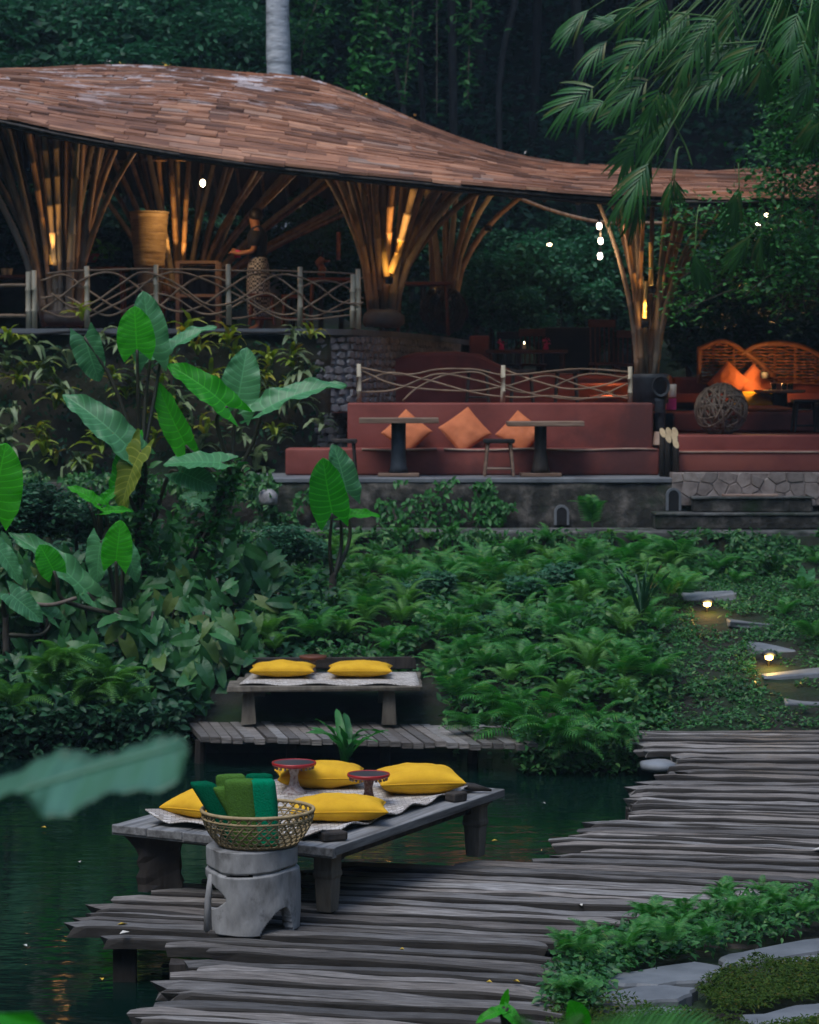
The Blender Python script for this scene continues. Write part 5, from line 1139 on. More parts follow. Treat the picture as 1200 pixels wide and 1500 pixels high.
mb = MB(); mb.lathe([(.07, -.12), (.13, 0), (.11, 0)], c, 14); mb.build('pot', M['orangeplaster'], t, True); V, T = leaf_cloud(ellipsoid_pts(80, (c.x + .12, c.y, c.z + .05), (.25, .15, .13)), .12); onp('leaves', V, T, M['l_vine'], t)
t = thing('carved_figure', 'small red carved figure on the table by the last upper rail posts', 'figurine', tuple(P(472, 405, 33.5))); c = P(470, 404, 33.5)
mb = MB(); mb.tube(bez([c, c + Vector((.02, 0, .09)), c + Vector((-.02, 0, .17)), c + Vector((.03, 0, .25))], 5), [.06, .055, .05, .05, .055, .06, .055, .05, .04, .045, .06, .06, .055, .05, .045, .03], 9); mb.build('body', M['redwood'], t, True)
mb = MB(); mb.tube([c + Vector((.03, 0, .2)), c + Vector((.13, 0, .2))], [.025, .012], 6); mb.build('arm', M['redwood'], t, True)
t = thing('wind_chime', 'long hanging bamboo tube between the bulb and the middle column', 'wind chime', tuple(P(496, 335, 34)), None); mb = MB(); mb.tube([P(496, 340, 34), P(496, 381, 34)], .032, 9); mb.build('tube', M['redwood'], t, True); mb = MB(); q = P(496, 340, 34); mb.tube([q, (q.x, q.y, roof_z(q.x, q.y) - .1)], .005, 4); mb.build('cord', M['black'], t)
for px, py, lb in ((6, 376, 'small pale cup at the left end of the far left table'), (14, 392, 'small pale bowl at the front of the far left table')):
    c = P(px, py, 33.3); mb = MB(); mb.lathe([(.03, 0), (.05, .09), (.045, .09), (.02, .01)], (c.x, c.y, P(10, 404, 33.5).z), 10, False); tag(mb.build('cup', M['cutwood'], smooth=True), lb, 'cup')
# the person by the bar
def person(px, Y, zf):
    x0 = X(px, Y); t = thing('person', 'person in a black shirt and checked sarong standing behind the upper railing', 'person', (x0, Y, zf))
    def q(x, y, z): return Vector((x0 + x, Y + y, zf + z))
    J = {'pel': ((0, 0, .92), .13), 'wa': ((0, .01, 1.06), .115), 'ch': ((-.01, .01, 1.28), .135), 'ne': ((-.02, 0, 1.44), .055), 'h1': ((-.04, -.01, 1.52), .075), 'h2': ((-.045, -.01, 1.60), .085),
         'sl': ((.0, -.17, 1.36), .06), 'el': ((-.04, -.21, 1.10), .043), 'wl': ((-.24, -.20, 1.06), .03), 'hl': ((-.31, -.19, 1.075), .032), 'sr': ((0, .18, 1.36), .06), 'er': ((-.05, .22, 1.10), .043), 'wr': ((-.25, .15, 1.10), .03), 'hr': ((-.32, .14, 1.11), .03),
         'hpl': ((0, -.09, .86), .085), 'kl': ((-.01, -.1, .48), .058), 'al': ((.02, -.1, .09), .04), 'tl': ((-.12, -.11, .03), .035), 'hpr': ((0, .09, .86), .085), 'kr': ((.03, .1, .48), .058), 'ar': ((.05, .1, .09), .04), 'tr': ((-.09, .11, .03), .035)}
    E = [('pel', 'wa'), ('wa', 'ch'), ('ch', 'ne'), ('ne', 'h1'), ('h1', 'h2'), ('ch', 'sl'), ('sl', 'el'), ('el', 'wl'), ('wl', 'hl'), ('ch', 'sr'), ('sr', 'er'), ('er', 'wr'), ('wr', 'hr'), ('pel', 'hpl'), ('hpl', 'kl'), ('kl', 'al'), ('al', 'tl'), ('pel', 'hpr'), ('hpr', 'kr'), ('kr', 'ar'), ('ar', 'tr')]
    for hd, wr in (('L', 'hl'), ('R', 'hr')):      # five fingers
        b0 = Vector(J[wr][0])
        for k in range(5):
            off = Vector((-.03, (k - 1.5) * .016, .005)) if k < 4 else Vector((.0, .0, .035)); J[wr + str(k)] = (tuple(b0 + off), .010); J[wr + str(k) + 'b'] = (tuple(b0 + off + (Vector((-.04, 0, -.012 - .004 * k)) if k < 4 else Vector((-.03, 0, .01)))), .008); E += [(wr, wr + str(k)), (wr + str(k), wr + str(k) + 'b')]
    names = list(J); me = bpy.data.meshes.new('body'); me.from_pydata([J[k][0] for k in names], [(names.index(a_), names.index(b_)) for a_, b_ in E], []); o = bpy.data.objects.new('body', me); link(o, t); me.materials.append(M['skin'])
    sk = o.modifiers.new('skin', 'SKIN'); 
    for i, k in enumerate(names): r = J[k][1]; me.skin_vertices[0].data[i].radius = (r, r * (1.15 if k in ('ch', 'wa', 'pel') else 1))
    me.skin_vertices[0].data[0].use_root = True; sk.use_smooth_shade = True; sb = o.modifiers.new('sub', 'SUBSURF'); sb.levels = 1; sb.render_levels = 1
    mb = MB(); mb.lathe([(.135, .98), (.15, 1.06), (.165, 1.22), (.17, 1.32), (.10, 1.42), (.065, 1.45)], q(0, .0, 0), 18, False, .82, 1.12); mb.build('shirt', M['shirt'], t, True)
    for a_, b_ in (('sl', 'el'), ('sr', 'er')): p0, p1 = Vector(J[a_][0]), Vector(J[b_][0]); mb = MB(); mb.tube([q(*p0), q(*(p0.lerp(p1, .75)))], [.085, .065], 10); mb.build('sleeve', M['shirt'], t, True)
    mb = MB(); mb.lathe([(.14, 1.02), (.175, .9), (.19, .6), (.18, .3), (.17, .22)], q(.01, 0, 0), 20, False, .85, 1.15); mb.build('sarong', M['sarong'], t, True)
    mb = MB(); hc = q(-.035, -.0, 1.60); mb.lathe([(.001, .10), (.05, .09), (.085, .05), (.10, .0), (.095, -.05), (.08, -.07)], hc + Vector((.015, 0, 0)), 14, False); mb.build('hair', M['hair'], t, True)
    mb = MB(); hc = q(-.125, -.005, 1.565); mb.add([hc, hc + Vector((.03, -.015, -.02)), hc + Vector((.03, .015, -.02)), hc + Vector((.035, 0, .03))], [(0, 1, 3), (0, 3, 2), (0, 2, 1)]); mb.build('nose', M['skin'], t, True)
    return t
person(378, 33.0, 3.865)
mb = MB(); c = P(348, 372, 32.9); mb.lathe([(.04, 0), (.05, .09), (.02, .1)], c - Vector((0, 0, .05)), 10); tag(mb.build('cup', M['petal'], smooth=True), 'small dark pink cup in front of the person in the black shirt', 'cup')

# ------------------------------------------------------------------ slope path: stone steps and path lamps
sg = thing('slope_path', 'short flight of slab steps climbing the slope at the right', 'path', (X(1080, 24), 24, .5), kind='structure'); del sg['category']
def gpt(px, py):     # ground point seen at that bearing
    d = ray(px, py); lo, hi = 12.0, 30.0
    for _ in range(40):
        mid = (lo + hi) / 2; p = Vector((0, 0, CAMZ)) + d * (mid / d.y)
        if p.z > float(ground_z(p.x, p.y)): lo = mid
        else: hi = mid
    return Vector((0, 0, CAMZ)) + d * (lo / d.y)
STEPS = [(1040, 880, 90), (1100, 921, 70), (1135, 958, 80), (1168, 995, 110), (1200, 1035, 110), (940, 806, 110)]
for px, py, w_ in STEPS:
    g_ = gpt(px, py); ww = w_ / FPX * g_.y; mb = MB(); mb.box((g_.x, g_.y + .2, g_.z + .02), (ww * .9, .36, .07), Matrix.Rotation(.05, 3, 'Z'), jit=.035); mb.build('step', M['slab'], sg, bevel=.015)
for px, py, lb, e in ((1034, 893, 'upper path lamp glowing yellow among leaves on the slope', 2.0), (1124, 971, 'lower and brighter path lamp under a stone slab on the slope', 3.0)):
    g_ = gpt(px, py) + Vector((0, -.12, .06)); t = thing('path_lamp', lb, 'lamp', tuple(g_), 'path lamps on the slope')
    mb = MB(); mb.lathe([(.07, .035), (.085, .03), (.06, .065), (.01, .075)], g_, 14); mb.build('hood', M['bluegrey'], t, True); mb = MB(); mb.lathe([(.001, -.02), (.035, -.01), (.04, .03)], g_, 12); mb.build('bulb', M['lens_y'], t, True)
    mb = MB(); mb.tube([g_ + Vector((0, .03, -.15)), g_ + Vector((0, .03, .03))], .012, 6); mb.build('stake', M['black'], t)
    plight(g_ + Vector((0, -.10, .02)), e, (1, .6, .15), .03)
uplight(1120, 545, 32.9, 'small warm lamp among the lounge cushions', 4, (0, -.1)); uplight(893, 572, 32.3, 'small warm lamp at the lit ledges behind the railing', 2.5, (0, -.1)); plight(P(1120, 545, 32.75), 9, (1, .52, .18), .06); plight(P(893, 570, 32.15), 2, (1, .45, .15), .05)
# flagstones lower right
FS = [((885, 1418), (1020, 1400), (1072, 1408), (1045, 1422), (960, 1432), (892, 1430)), ((876, 1444), (960, 1432), (1022, 1436), (1012, 1449), (940, 1458), (880, 1456)), ((1052, 1394), (1110, 1380), (1210, 1362), (1215, 1382), (1130, 1398), (1060, 1404)), ((1092, 1478), (1150, 1464), (1215, 1458), (1215, 1500), (1120, 1505), (1085, 1492)), ((905, 1476), (960, 1464), (1010, 1470), (990, 1486), (920, 1490)), ((1120, 1402), (1210, 1388), (1215, 1398), (1160, 1412))]
fl = thing('flagstone_path', 'grey flagstones set in moss beside the boardwalk', 'path', (1.5, 12.5, -.05), kind='structure'); del fl['category']
for poly in FS:
    pts = [G(a_, b_, .0) for a_, b_ in poly]; pts = [p.lerp(pts[(k + 1) % len(pts)], t) + Vector((R_(-.025, .025), R_(-.03, .03), 0)) for k, p in enumerate(pts) for t in (0, .34, .67)]; cx = sum((p for p in pts), Vector()) / len(pts); mb = MB()
    top = [(cx.x + (p.x - cx.x) * .95, cx.y + (p.y - cx.y) * .95) for p in pts]; mb.prism([(p.x, p.y) for p in pts], -.12, -.05, None); mb.prism([(p.x, p.y) for p in pts], -.05, -.035, top); mb.build('flagstone', M['slab'], fl)
# ================================================================== VEGETATION
def obj_from_mesh(name, me, parent=None): o = bpy.data.objects.new(name, me); link(o, parent); return o
# --- ground cover on the slope (one mass)
def cover(name, n, xr, yr, size, m, lab, dens=None, hmax=.3, per=7, wid=1.0, zoff=0):
    x = rng.uniform(*xr, n); y = rng.uniform(*yr, n); keep = np.ones(n, bool)
    if dens is not None: keep = dens(x, y)
    x, y = x[keep], y[keep]; z = ground_z(x, y); nz_ = np.array([mnoise.noise(Vector((a * 1.9, b * 1.9, 2))) for a, b in zip(x, y)]); kp = (nz_ > (-.27 if hmax > .1 else -.6)) | ((x < .6) & (y < 25)); x, y, z, nz_ = x[kp], y[kp], z[kp], nz_[kp]; h = (.35 + 1.1 * nz_) * hmax * 1.6 * np.clip((28.4 - y) / 2.2, .12, 1)
    P_ = np.repeat(np.stack([x, y, z + h * rng.uniform(.1, 1, len(x)) + zoff], 1), per, 0) + rng.normal(0, size * .55, (len(x) * per, 3)) * (1, 1, .6)
    V, T = leaf_cloud(P_, size, wid=wid, simple=size < .07); o = onp(name, V, T, m); return tag(o, lab, kind='stuff')
def off_objs(x, y, pad=0):
    ok = ~((x > fx0 - .25) & (x < fx1 + .2) & (y < 23.45)); 
    ok &= ~((x < 1.9) & (y < 22.35 + .0)) ; ok &= ~((x > 1.85) & (y < 21.95)); return ok
def steps_free(x, y): # keep the slab steps clear
    k = np.ones(len(x), bool)
    for px, py, w_ in STEPS: g_ = gpt(px, py); k &= ~((abs(x - g_.x) < w_ / FPX * g_.y / 2 - .04) & (y > g_.y - .12) & (y < g_.y + .36))
    for px, py in ((1034, 893), (1124, 971)): g_ = gpt(px, py); k &= ~((abs(x - g_.x) < .16) & (y > g_.y - .8) & (y < g_.y + .1))
    return k
slope_R = lambda x, y: (x > 2.4) & (y < 26.6)
cover('slope_groundcover', 14000, (-9, 5.5), (21.9, 28.2), .085, M['l_ground'], 'dense low leafy undergrowth covering the slope above the pond', lambda x, y: off_objs(x, y) & steps_free(x, y) & ~slope_R(x, y), .32)
cover('low_groundcover', 13000, (2.0, 9.5), (21.85, 27.8), .05, M['l_ground'], 'low fine creeping cover between the slab steps at the right', lambda x, y: off_objs(x, y) & steps_free(x, y), .08, per=8)
cover('dark_undergrowth', 4500, (-9, -.9), (22.3, 28.2), .15, M['l_dark'], 'dark broad undergrowth at the left end of the slope', lambda x, y: off_objs(x, y) & ~((x > fx0 - .3) & (y < 23.6)), .45, per=6)
# under the bench stays dark: leaves at the water edge right of the platform
def edge_cover(name, pxs, n, m, lab, size=.07, z0=-.25, z1=.25, ys_=(21.2, 22.0)):
    x = np.array([X(random.uniform(*pxs), 21.6) for _ in range(n)]); y = rng.uniform(*ys_, n); z = rng.uniform(z0, z1, n)
    V, T = leaf_cloud(np.stack([x, y, z], 1), size); return tag(onp(name, V, T, m), lab, kind='stuff')
edge_cover('bank_leaves', (760, 935), 2600, M['l_ground'], 'leafy bank hanging over the water at the boardwalk corner', .075, -.27, .12, (21.1, 22.1))
edge_cover('bank_leaves', (-60, 262), 3600, M['l_dark'], 'dark leafy bank over the water at the left', .10, -.28, .2, (22.0, 22.7))
# greens between boardwalk and flagstones
def inpoly(x, y, poly):
    r = False; n = len(poly); j = n - 1
    for i in range(n):
        if (poly[i][1] > y) != (poly[j][1] > y) and x < (poly[j][0] - poly[i][0]) * (y - poly[i][1]) / (poly[j][1] - poly[i][1]) + poly[i][0]: r = not r
        j = i
    return r
def px_scatter(n, poly, z=0.0):
    out = []; x0, x1 = min(p[0] for p in poly), max(p[0] for p in poly); y0, y1 = min(p[1] for p in poly), max(p[1] for p in poly)
    while len(out) < n:
        a_, b_ = random.uniform(x0, x1), random.uniform(y0, y1)
        if inpoly(a_, b_, poly): out.append(G(a_, b_, z))
    return np.array(out)
EP1 = [(1215, 1300), (1120, 1312), (1020, 1336), (940, 1350), (880, 1372), (822, 1398), (806, 1440), (800, 1475), (870, 1480), (880, 1425), (960, 1400), (1050, 1385), (1120, 1370), (1215, 1345)]
q = np.repeat(px_scatter(1000, EP1), 4, 0); q[:, :2] += rng.normal(0, .04, (len(q), 2)); q[:, 2] += rng.uniform(-.04, .06, len(q)); V, T = leaf_cloud(q, .05)
tag(onp('border_groundcover', V, T, M['l_ground']), 'low leafy border along the right edge of the boardwalk', kind='stuff')
EP2 = [(1020, 1440), (1060, 1412), (1130, 1402), (1215, 1398), (1215, 1450), (1110, 1470), (1060, 1478)]; EP3 = [(800, 1470), (880, 1462), (1080, 1480), (1120, 1510), (780, 1540)]; EP4 = [(1090, 1500), (1215, 1480), (1215, 1530), (1080, 1530)]
for k, (pl, n, lb) in enumerate(((EP2, 5200, 'mossy mound between the flagstones'), (EP3, 3000, 'mossy fringe in the bottom right corner'), (EP4, 1500, 'moss at the right bottom edge'))):
    q = px_scatter(int(n * 1.5), pl); q[:, 2] += rng.uniform(-.03, .0, len(q)) + np.array([.07 * max(0, mnoise.noise(Vector((a * 4, b * 4, 0)))) for a, b in q[:, :2]]); V, T = leaf_cloud(q, .028, wid=.8, simple=True); tag(onp('moss', V, T, M['l_moss']), lb, kind='stuff')

# --- ferns
n_ = 0
def zone(px, py, cnt=[0]):
    v = 'just under the grey ledge' if py < 820 else 'high on the slope' if py < 870 else 'half way up the slope' if py < 920 else 'lower on the slope' if py < 985 else 'near the water'
    h = 'behind the bent trunk' if px < 410 else 'by the lone elephant ear' if px < 530 else 'above the far table' if px < 620 else 'below the left drain' if px > 780 and px < 860 else 'in the middle of the bank' if px < 780 else 'by the sword leaved plant' if px < 980 else 'beside the upper slab steps' if py < 870 else 'beside the lower slab steps'
    return 'fern ' + v + ', ' + h
placed = []
while n_ < 185:
    px, py = random.uniform(370, 1010), random.uniform(788, 1062)
    if px > 960 and py > 940: continue
    if 320 < px < 640 and py > 972: continue
    g_ = gpt(px, py)
    if any((g_ - o_).length < .22 for o_ in placed) or not off_objs(np.array([g_.x]), np.array([g_.y]))[0]: continue
    placed.append(g_); L = random.uniform(.24, .46)
    pale = random.random() < .35
    fern('fern', (g_.x, g_.y, g_.z + random.uniform(.03, .24) * (1 if g_.y < 27 else .1)), L * (1 if g_.y < 27.2 else .6), random.choice([8, 9, 10, 11]), ('pale ' if pale else '') + zone(px, py), 'ferns on the slope', FRY if pale else FR); n_ += 1
for px, py, L, lb in ((700, 1068, .5, 'fern drooping over the water just right of the pond platform'), (760, 1072, .5, 'fern over the water between the platform and the boardwalk'), (815, 1085, .5, 'fern hanging low over the water left of the flat wet stone'), (865, 1085, .45, 'fern over the water nearest the flat wet stone'), (905, 1085, .36, 'small fern at the very corner of the boardwalk'), (735, 1040, .45, 'fern just above the right end of the pond platform'), (800, 1050, .5, 'fern low on the bank above the wet stone'), (870, 1055, .42, 'fern low on the bank left of the boardwalk top')):
    q = G(px, py, .0); y_ = min(q.y, 22.0); q = P(px, py, y_); fern('fern', (q.x, y_, max(-.15, q.z)), L, 10, lb, 'ferns over the water', FR, el=(-.2, .8), face=-math.pi / 2)
for px, py in ((1080, 860), (1130, 845), (1175, 870), (1050, 840), (1150, 905), (1195, 830), (1010, 850), (1190, 940)):
    g_ = gpt(px, py); fern('fern', (g_.x, g_.y, g_.z + .03), random.uniform(.25, .4), 7, zone(px, py), 'ferns on the slope', FR)
for px, py, L, lb in ((75, 1010, .55, 'pale yellow green fern at the pond edge on the far left, left clump'), (120, 1035, .5, 'pale yellow green fern at the pond edge, lower clump'), (160, 1015, .5, 'pale fern next to the dark elephant ear trunk'), (20, 1045, .5, 'fern at the very left edge over the pond'), (185, 1045, .42, 'fern over the pond below the elephant ear trunk'), (95, 985, .5, 'upper pale fern on the left bank')):
    q = P(px, py, 22.35); fern('fern', (q.x, q.y, q.z), L, 12, lb, 'ferns on the left bank', FRY, el=(.1, 1.1), face=-math.pi / 2)
for i, p_ in enumerate(px_scatter(46, EP1)):
    fern('fern', (p_[0], p_[1], .05), random.uniform(.10, .18), 7, ('small fern' if i % 2 else 'little bright fern') + ' in the border along the boardwalk, ' + ('at its far right end' if p_[0] > 2.1 else 'where the planks end above the flagstones' if p_[0] > 1.5 else 'beside the longest flagstone' if p_[0] > 1.1 else 'at its tip nearest the viewer'), 'small ferns along the boardwalk', FR)
q = P(868, 772, 28.2); fern('fern', q, .48, 6, 'single upright fern frond cluster against the retaining wall by the left drain', 'wall ferns', FR, el=(.9, 1.5))
# strap leaf plant by the platform
def strap_mesh(m, w_=.12, L=1.0, arch=.5, wav=.02, n=12, tipw=.3):
    V = []; F = []; UV = []
    for i in range(n + 1):
        t = i / n; x = L * t * (1 - .25 * arch * t); z = L * (arch * 1.3 * t - arch * 1.45 * t * t); ww = w_ * L * (math.sin(math.pi * min(1, t * .80 + .13)) ** .7) * (1 if i < n else .15)
        for j, s_ in enumerate((-1, 0, 1)): V.append((x, s_ * ww / 2, z + abs(s_) * ww * .2 + wav * L * s_ * math.sin(t * 20)))
    for i in range(n):
        for j in (0, 1): F.append((i * 3 + j, (i + 1) * 3 + j, (i + 1) * 3 + j + 1, i * 3 + j + 1))
    me = bpy.data.meshes.new('leaf'); me.from_pydata(V, [], F); me.polygons.foreach_set('use_smooth', [True] * len(F)); me.materials.append(m); return me
ST = [strap_mesh(M['l_vine'], .13, 1, .5), strap_mesh(M['l_vine'], .11, 1, .75), strap_mesh(M['l_vine'], .14, 1, .35)]
def rosette(loc, L, nf, lab, group, meshes, el=(.2, 1.2), face=None, name='rosette_plant', cat='plant'):
    t = thing(name, lab, cat, loc, group); a0 = random.uniform(0, 6)
    for i in range(nf):
        o = obj_from_mesh('leaf', random.choice(meshes), t); a_ = a0 + i * 2.4
        if face is not None: a_ = face + random.uniform(-1.5, 1.5)
        k = L * random.uniform(.7, 1.15); o.scale = (k, k, k); o.rotation_euler = (random.uniform(-.4, .4), -random.uniform(*el), a_)
    return t
rosette(P(505, 1125, 20.9), .58, 13, 'bright strap leaved fern standing in the pond in front of the platform', None, ST, (.5, 1.35), name='strap_fern')
rosette(P(940, 905, 24.0), .6, 14, 'dark upright sword leaved plant near the upper path lamp', None, [strap_mesh(M['l_dark'], .06, 1, .15)], (.9, 1.5), name='sword_plant')
# rosettes on the rock wall
BR = [strap_mesh(M['l_broml'], .15, 1, .6), strap_mesh(M['l_broml'], .12, 1, .85)]; BG_ = [strap_mesh(M['l_broml2'], .2, 1, .7), strap_mesh(M['l_broml2'], .17, 1, 1.0)]
RP = [(15, 505, 0), (45, 520, 1), (10, 545, 1), (70, 560, 1), (30, 570, 0), (80, 600, 0), (20, 610, 1), (55, 640, 0), (100, 540, 1), (65, 668, 0), (150, 665, 0), (130, 690, 0), (150, 500, 1), (165, 560, 0), (185, 585, 0), (200, 545, 0), (235, 580, 0), (250, 540, 0), (215, 620, 0), (260, 610, 1), (290, 520, 0), (310, 560, 0), (275, 500, 0), (300, 640, 0), (345, 530, 0), (370, 560, 1), (390, 600, 0), (350, 650, 1), (410, 650, 1), (430, 600, 1), (395, 540, 0), (455, 497, 0), (430, 540, 0), (335, 505, 0), (120, 470, 0), (325, 600, 1), (470, 630, 1), (445, 560, 1), (0, 660, 1), (185, 520, 1), (225, 655, 0), (375, 690, 1), (25, 700, 1)]
RP += [(R_(0, 430), R_(495, 690), random.choice([0, 0, 1])) for _ in range(22)]
for i, (px, py, kd) in enumerate(RP):
    q = P(px, py, 30.85)
    where = 'near the left edge of the rock wall' if px < 110 else 'behind the tallest elephant ear' if px < 280 else 'at the right half of the rock wall'
    rosette(q, random.uniform(.30, .48), random.choice([8, 9, 11]), ('grey green drooping' if kd else 'yellow green') + ' rosette plant growing ' + where + (' high up' if py < 540 else ' low down' if py > 620 else ''), 'rosette plants on the rock wall', BG_ if kd else BR, (-.3, 1.2) if kd else (.1, 1.3), face=-math.pi / 2)
# moss and small leaves on the rock wall and at its foot
def wall_leaves(name, polys, n, Y, size, m, lab, spread=.12):
    pts = []
    for pl in polys:
        x0, x1 = min(p[0] for p in pl), max(p[0] for p in pl); y0, y1 = min(p[1] for p in pl), max(p[1] for p in pl); k = 0
        while k < n // len(polys):
            a_, b_ = random.uniform(x0, x1), random.uniform(y0, y1)
            if inpoly(a_, b_, pl) and mnoise.noise(Vector((a_ * .03, b_ * .03, 1))) > -.12: q = P(a_, b_, Y); pts.append((q.x, q.y - random.uniform(0, spread), q.z)); k += 1
    V, T = leaf_cloud(np.array(pts), size, D=rng.normal(0, .5, (len(pts), 3)) + (0, -.3, -.6), face=(0, -1, .5)); return tag(onp(name, V, T, m), lab, kind='stuff')
wall_leaves('wall_creeper', [[(0, 500), (470, 500), (470, 690), (0, 690)]], 900, 31.0, .08, M['l_dark'], 'small dark creeper leaves over the rock wall')
wall_leaves('bank_foliage', [[(-20, 690), (400, 690), (400, 790), (-20, 790)]], 4200, 29.0, .09, M['l_ground'], 'leafy bank between the rock wall and the ledge at the left', .5)
wall_leaves('wall_creeper', [[(540, 702), (680, 702), (690, 765), (560, 772)], [(380, 705), (480, 705), (480, 772), (390, 772)], [(690, 708), (760, 705), (750, 768), (700, 768)]], 1100, 29.05, .085, M['l_vine'], 'creeper leaves hanging on the retaining wall below the red bench', .1)
wall_leaves('ledge_fringe', [[(330, 778), (900, 778), (900, 800), (330, 800)], [(900, 812), (1215, 790), (1215, 840), (900, 830)], [(1010, 784), (1215, 784), (1215, 800), (1010, 800)]], 3200, 28.1, .075, M['l_ground'], 'low green fringe under the grey ledges', .3)

# --- elephant ears: base, tip, width, tone, twist, distance
AM = {k: [alocasia_mesh(M[mn], W, seed=s_, fold=fo, droop=dr, wave=wv) for s_, (W, fo, dr, wv) in enumerate(((.72, .2, .2, 1), (.62, .3, .3, 1.3), (.8, .15, .12, .9)))] for k, mn in (('b', 'l_bright'), ('c', 'l_aloc'), ('y', 'l_aloc_y'))}
def ear_plant(lab, trunk, trunk_r, leaves, group='elephant ear plants', dark=True):
    """trunk: list of (px,py,Y); leaves: (bx,by,tx,ty,Y,kind,variant,stretch,normal,[petiole via points])"""
    tr = [P(*p) for p in trunk]; t = thing('elephant_ear', lab, 'plant', tuple(tr[0]), group)
    c = bez(tr, 6); n = len(c); mb = MB(); mb.tube([p + Vector((0, 0, 0)) for p in c], [trunk_r * (1 - .35 * i / n) * (1 + .12 * (i % 3 == 0)) for i in range(n)], 9); mb.build('trunk', M['trunk_dark'], t, True)
    for (bx, by, tx, ty, Y, kd, va, wk, nrm, via) in leaves:
        B, Tp = P(bx, by, Y), P(tx, ty, Y - .04); ax = Tp - B; L = ax.length / (1.0); ax.normalize(); N_ = Vector(nrm); N_ = (N_ - ax * N_.dot(ax)).normalized(); Yv = N_.cross(ax)
        me = AM[kd][va]; o = obj_from_mesh('leaf', me, t); R = Matrix((ax, Yv, N_)).transposed().to_4x4()
        o.matrix_parent_inverse = Matrix(); k = L / .95; o.location = B - wloc(t); o.rotation_euler = R.to_euler(); o.scale = (k, k * wk, k)
        v = [P(*p) for p in via]; mb = MB(); c = bez(v + [B], 6); m_ = len(c); mb.tube(c, [.022 * (1 - .55 * i / m_) + .004 for i in range(m_)], 7); mb.build('petiole', M['stalk_green'] if kd == 'g' else M['stalk'], t, True)
    return t
TOP = (196, 660, 24.2)
ear_plant('tallest elephant ear with upright bright leaves against the rock wall', [(210, 900, 24.3), (205, 780, 24.3), (207, 660, 24.2)], .06, [
    (201, 512, 196, 452, 24.0, 'b', 2, 1.25, (-.1, -1, .15), [(207, 665, 24.2), (203, 590, 24.1)]),
    (221, 520, 213, 431, 24.3, 'c', 2, .85, (.3, -1, .3), [(209, 665, 24.2), (213, 590, 24.3)]),
    (236, 524, 297, 465, 24.5, 'c', 1, .75, (-.25, -.6, 1), [(210, 665, 24.2), (225, 590, 24.4)]),
    (124, 494, 142, 555, 24.2, 'c', 0, 1.05, (-.2, -1, .5), [(203, 670, 24.2), (165, 560, 24.2)]),
    (188, 655, 106, 570, 23.8, 'c', 1, .75, (-.4, -.7, 1), [(207, 700, 24.2), (200, 670, 24.0)]),
    (180, 702, 198, 632, 23.9, 'b', 0, .9, (-.6, -1, .2), [(205, 760, 24.2), (190, 730, 24)]),
    (207, 660, 163, 742, 23.7, 'y', 1, .85, (-.6, -1, .4), [(207, 740, 24.2), (214, 690, 24)])])
ear_plant('elephant ear with a thick dark bent trunk and arching leaf stems', [(235, 900, 24.4), (290, 800, 24.4), (325, 730, 24.4), (345, 685, 24.4)], .075, [
    (334, 596, 256, 526, 24.2, 'b', 1, .72, (-.3, -.8, .8), [(338, 690, 24.4), (318, 620, 24.3), (328, 600, 24.2)]),
    (347, 596, 361, 514, 24.5, 'c', 0, 1.05, (.1, -1, .35), [(342, 690, 24.4), (342, 640, 24.5)]),
    (384, 602, 486, 541, 24.3, 'c', 1, .68, (-.25, -.7, 1), [(346, 695, 24.4), (370, 650, 24.4)]),
    (272, 652, 226, 566, 24.4, 'b', 0, .62, (-.5, -1, .4), [(335, 710, 24.4), (300, 680, 24.4)]),
    (325, 678, 244, 672, 24.0, 'c', 2, .8, (0, -.5, 1), [(338, 700, 24.3), (335, 685, 24.1)]),
    (262, 690, 315, 712, 24.1, 'c', 2, 1.0, (.1, -1, .5), [(215, 800, 24.4), (245, 700, 24.2)]),
    (310, 740, 270, 722, 24.6, 'c', 0, 1.1, (-.2, -.8, .6), [(300, 800, 24.5), (310, 760, 24.5)])])
ear_plant('small elephant ear standing alone in front of the retaining wall', [(486, 900, 25.0), (487, 868, 25.0), (488, 838, 25.0)], .05, [
    (487, 752, 471, 676, 24.8, 'b', 2, 1.0, (-.3, -1, .1), [(487, 845, 25), (483, 800, 24.9)]),
    (508, 722, 494, 654, 25.2, 'c', 0, .95, (.4, -1, .3), [(489, 845, 25), (512, 790, 25.2)]),
    (499, 757, 551, 746, 25.0, 'b', 1, .62, (.0, -.7, .7), [(490, 845, 25), (500, 800, 25.1)])])
ear_plant('lower elephant ear with a reddish dark trunk at the left above the pond', [(172, 1000, 23.2), (174, 950, 23.2), (173, 890, 23.2)], .075, [
    (170, 822, 176, 766, 23.0, 'b', 2, 1.05, (.1, -.9, .5), [(173, 895, 23.2), (172, 860, 23.1)]),
    (79, 836, 60, 800, 22.9, 'b', 2, 1.3, (.1, -.9, .4), [(168, 900, 23.2), (95, 880, 23.0), (84, 850, 22.9)]),
    (128, 868, 32, 768, 23.3, 'c', 1, .5, (-.4, -.5, 1), [(170, 900, 23.2), (145, 885, 23.3)]),
    (182, 800, 205, 848, 23.3, 'c', 0, .9, (.5, -.8, .7), [(174, 895, 23.2), (180, 840, 23.3)]),
    (148, 792, 138, 850, 23.1, 'c', 0, 1.0, (-.2, -.9, .5), [(172, 895, 23.2), (160, 830, 23.2)])])
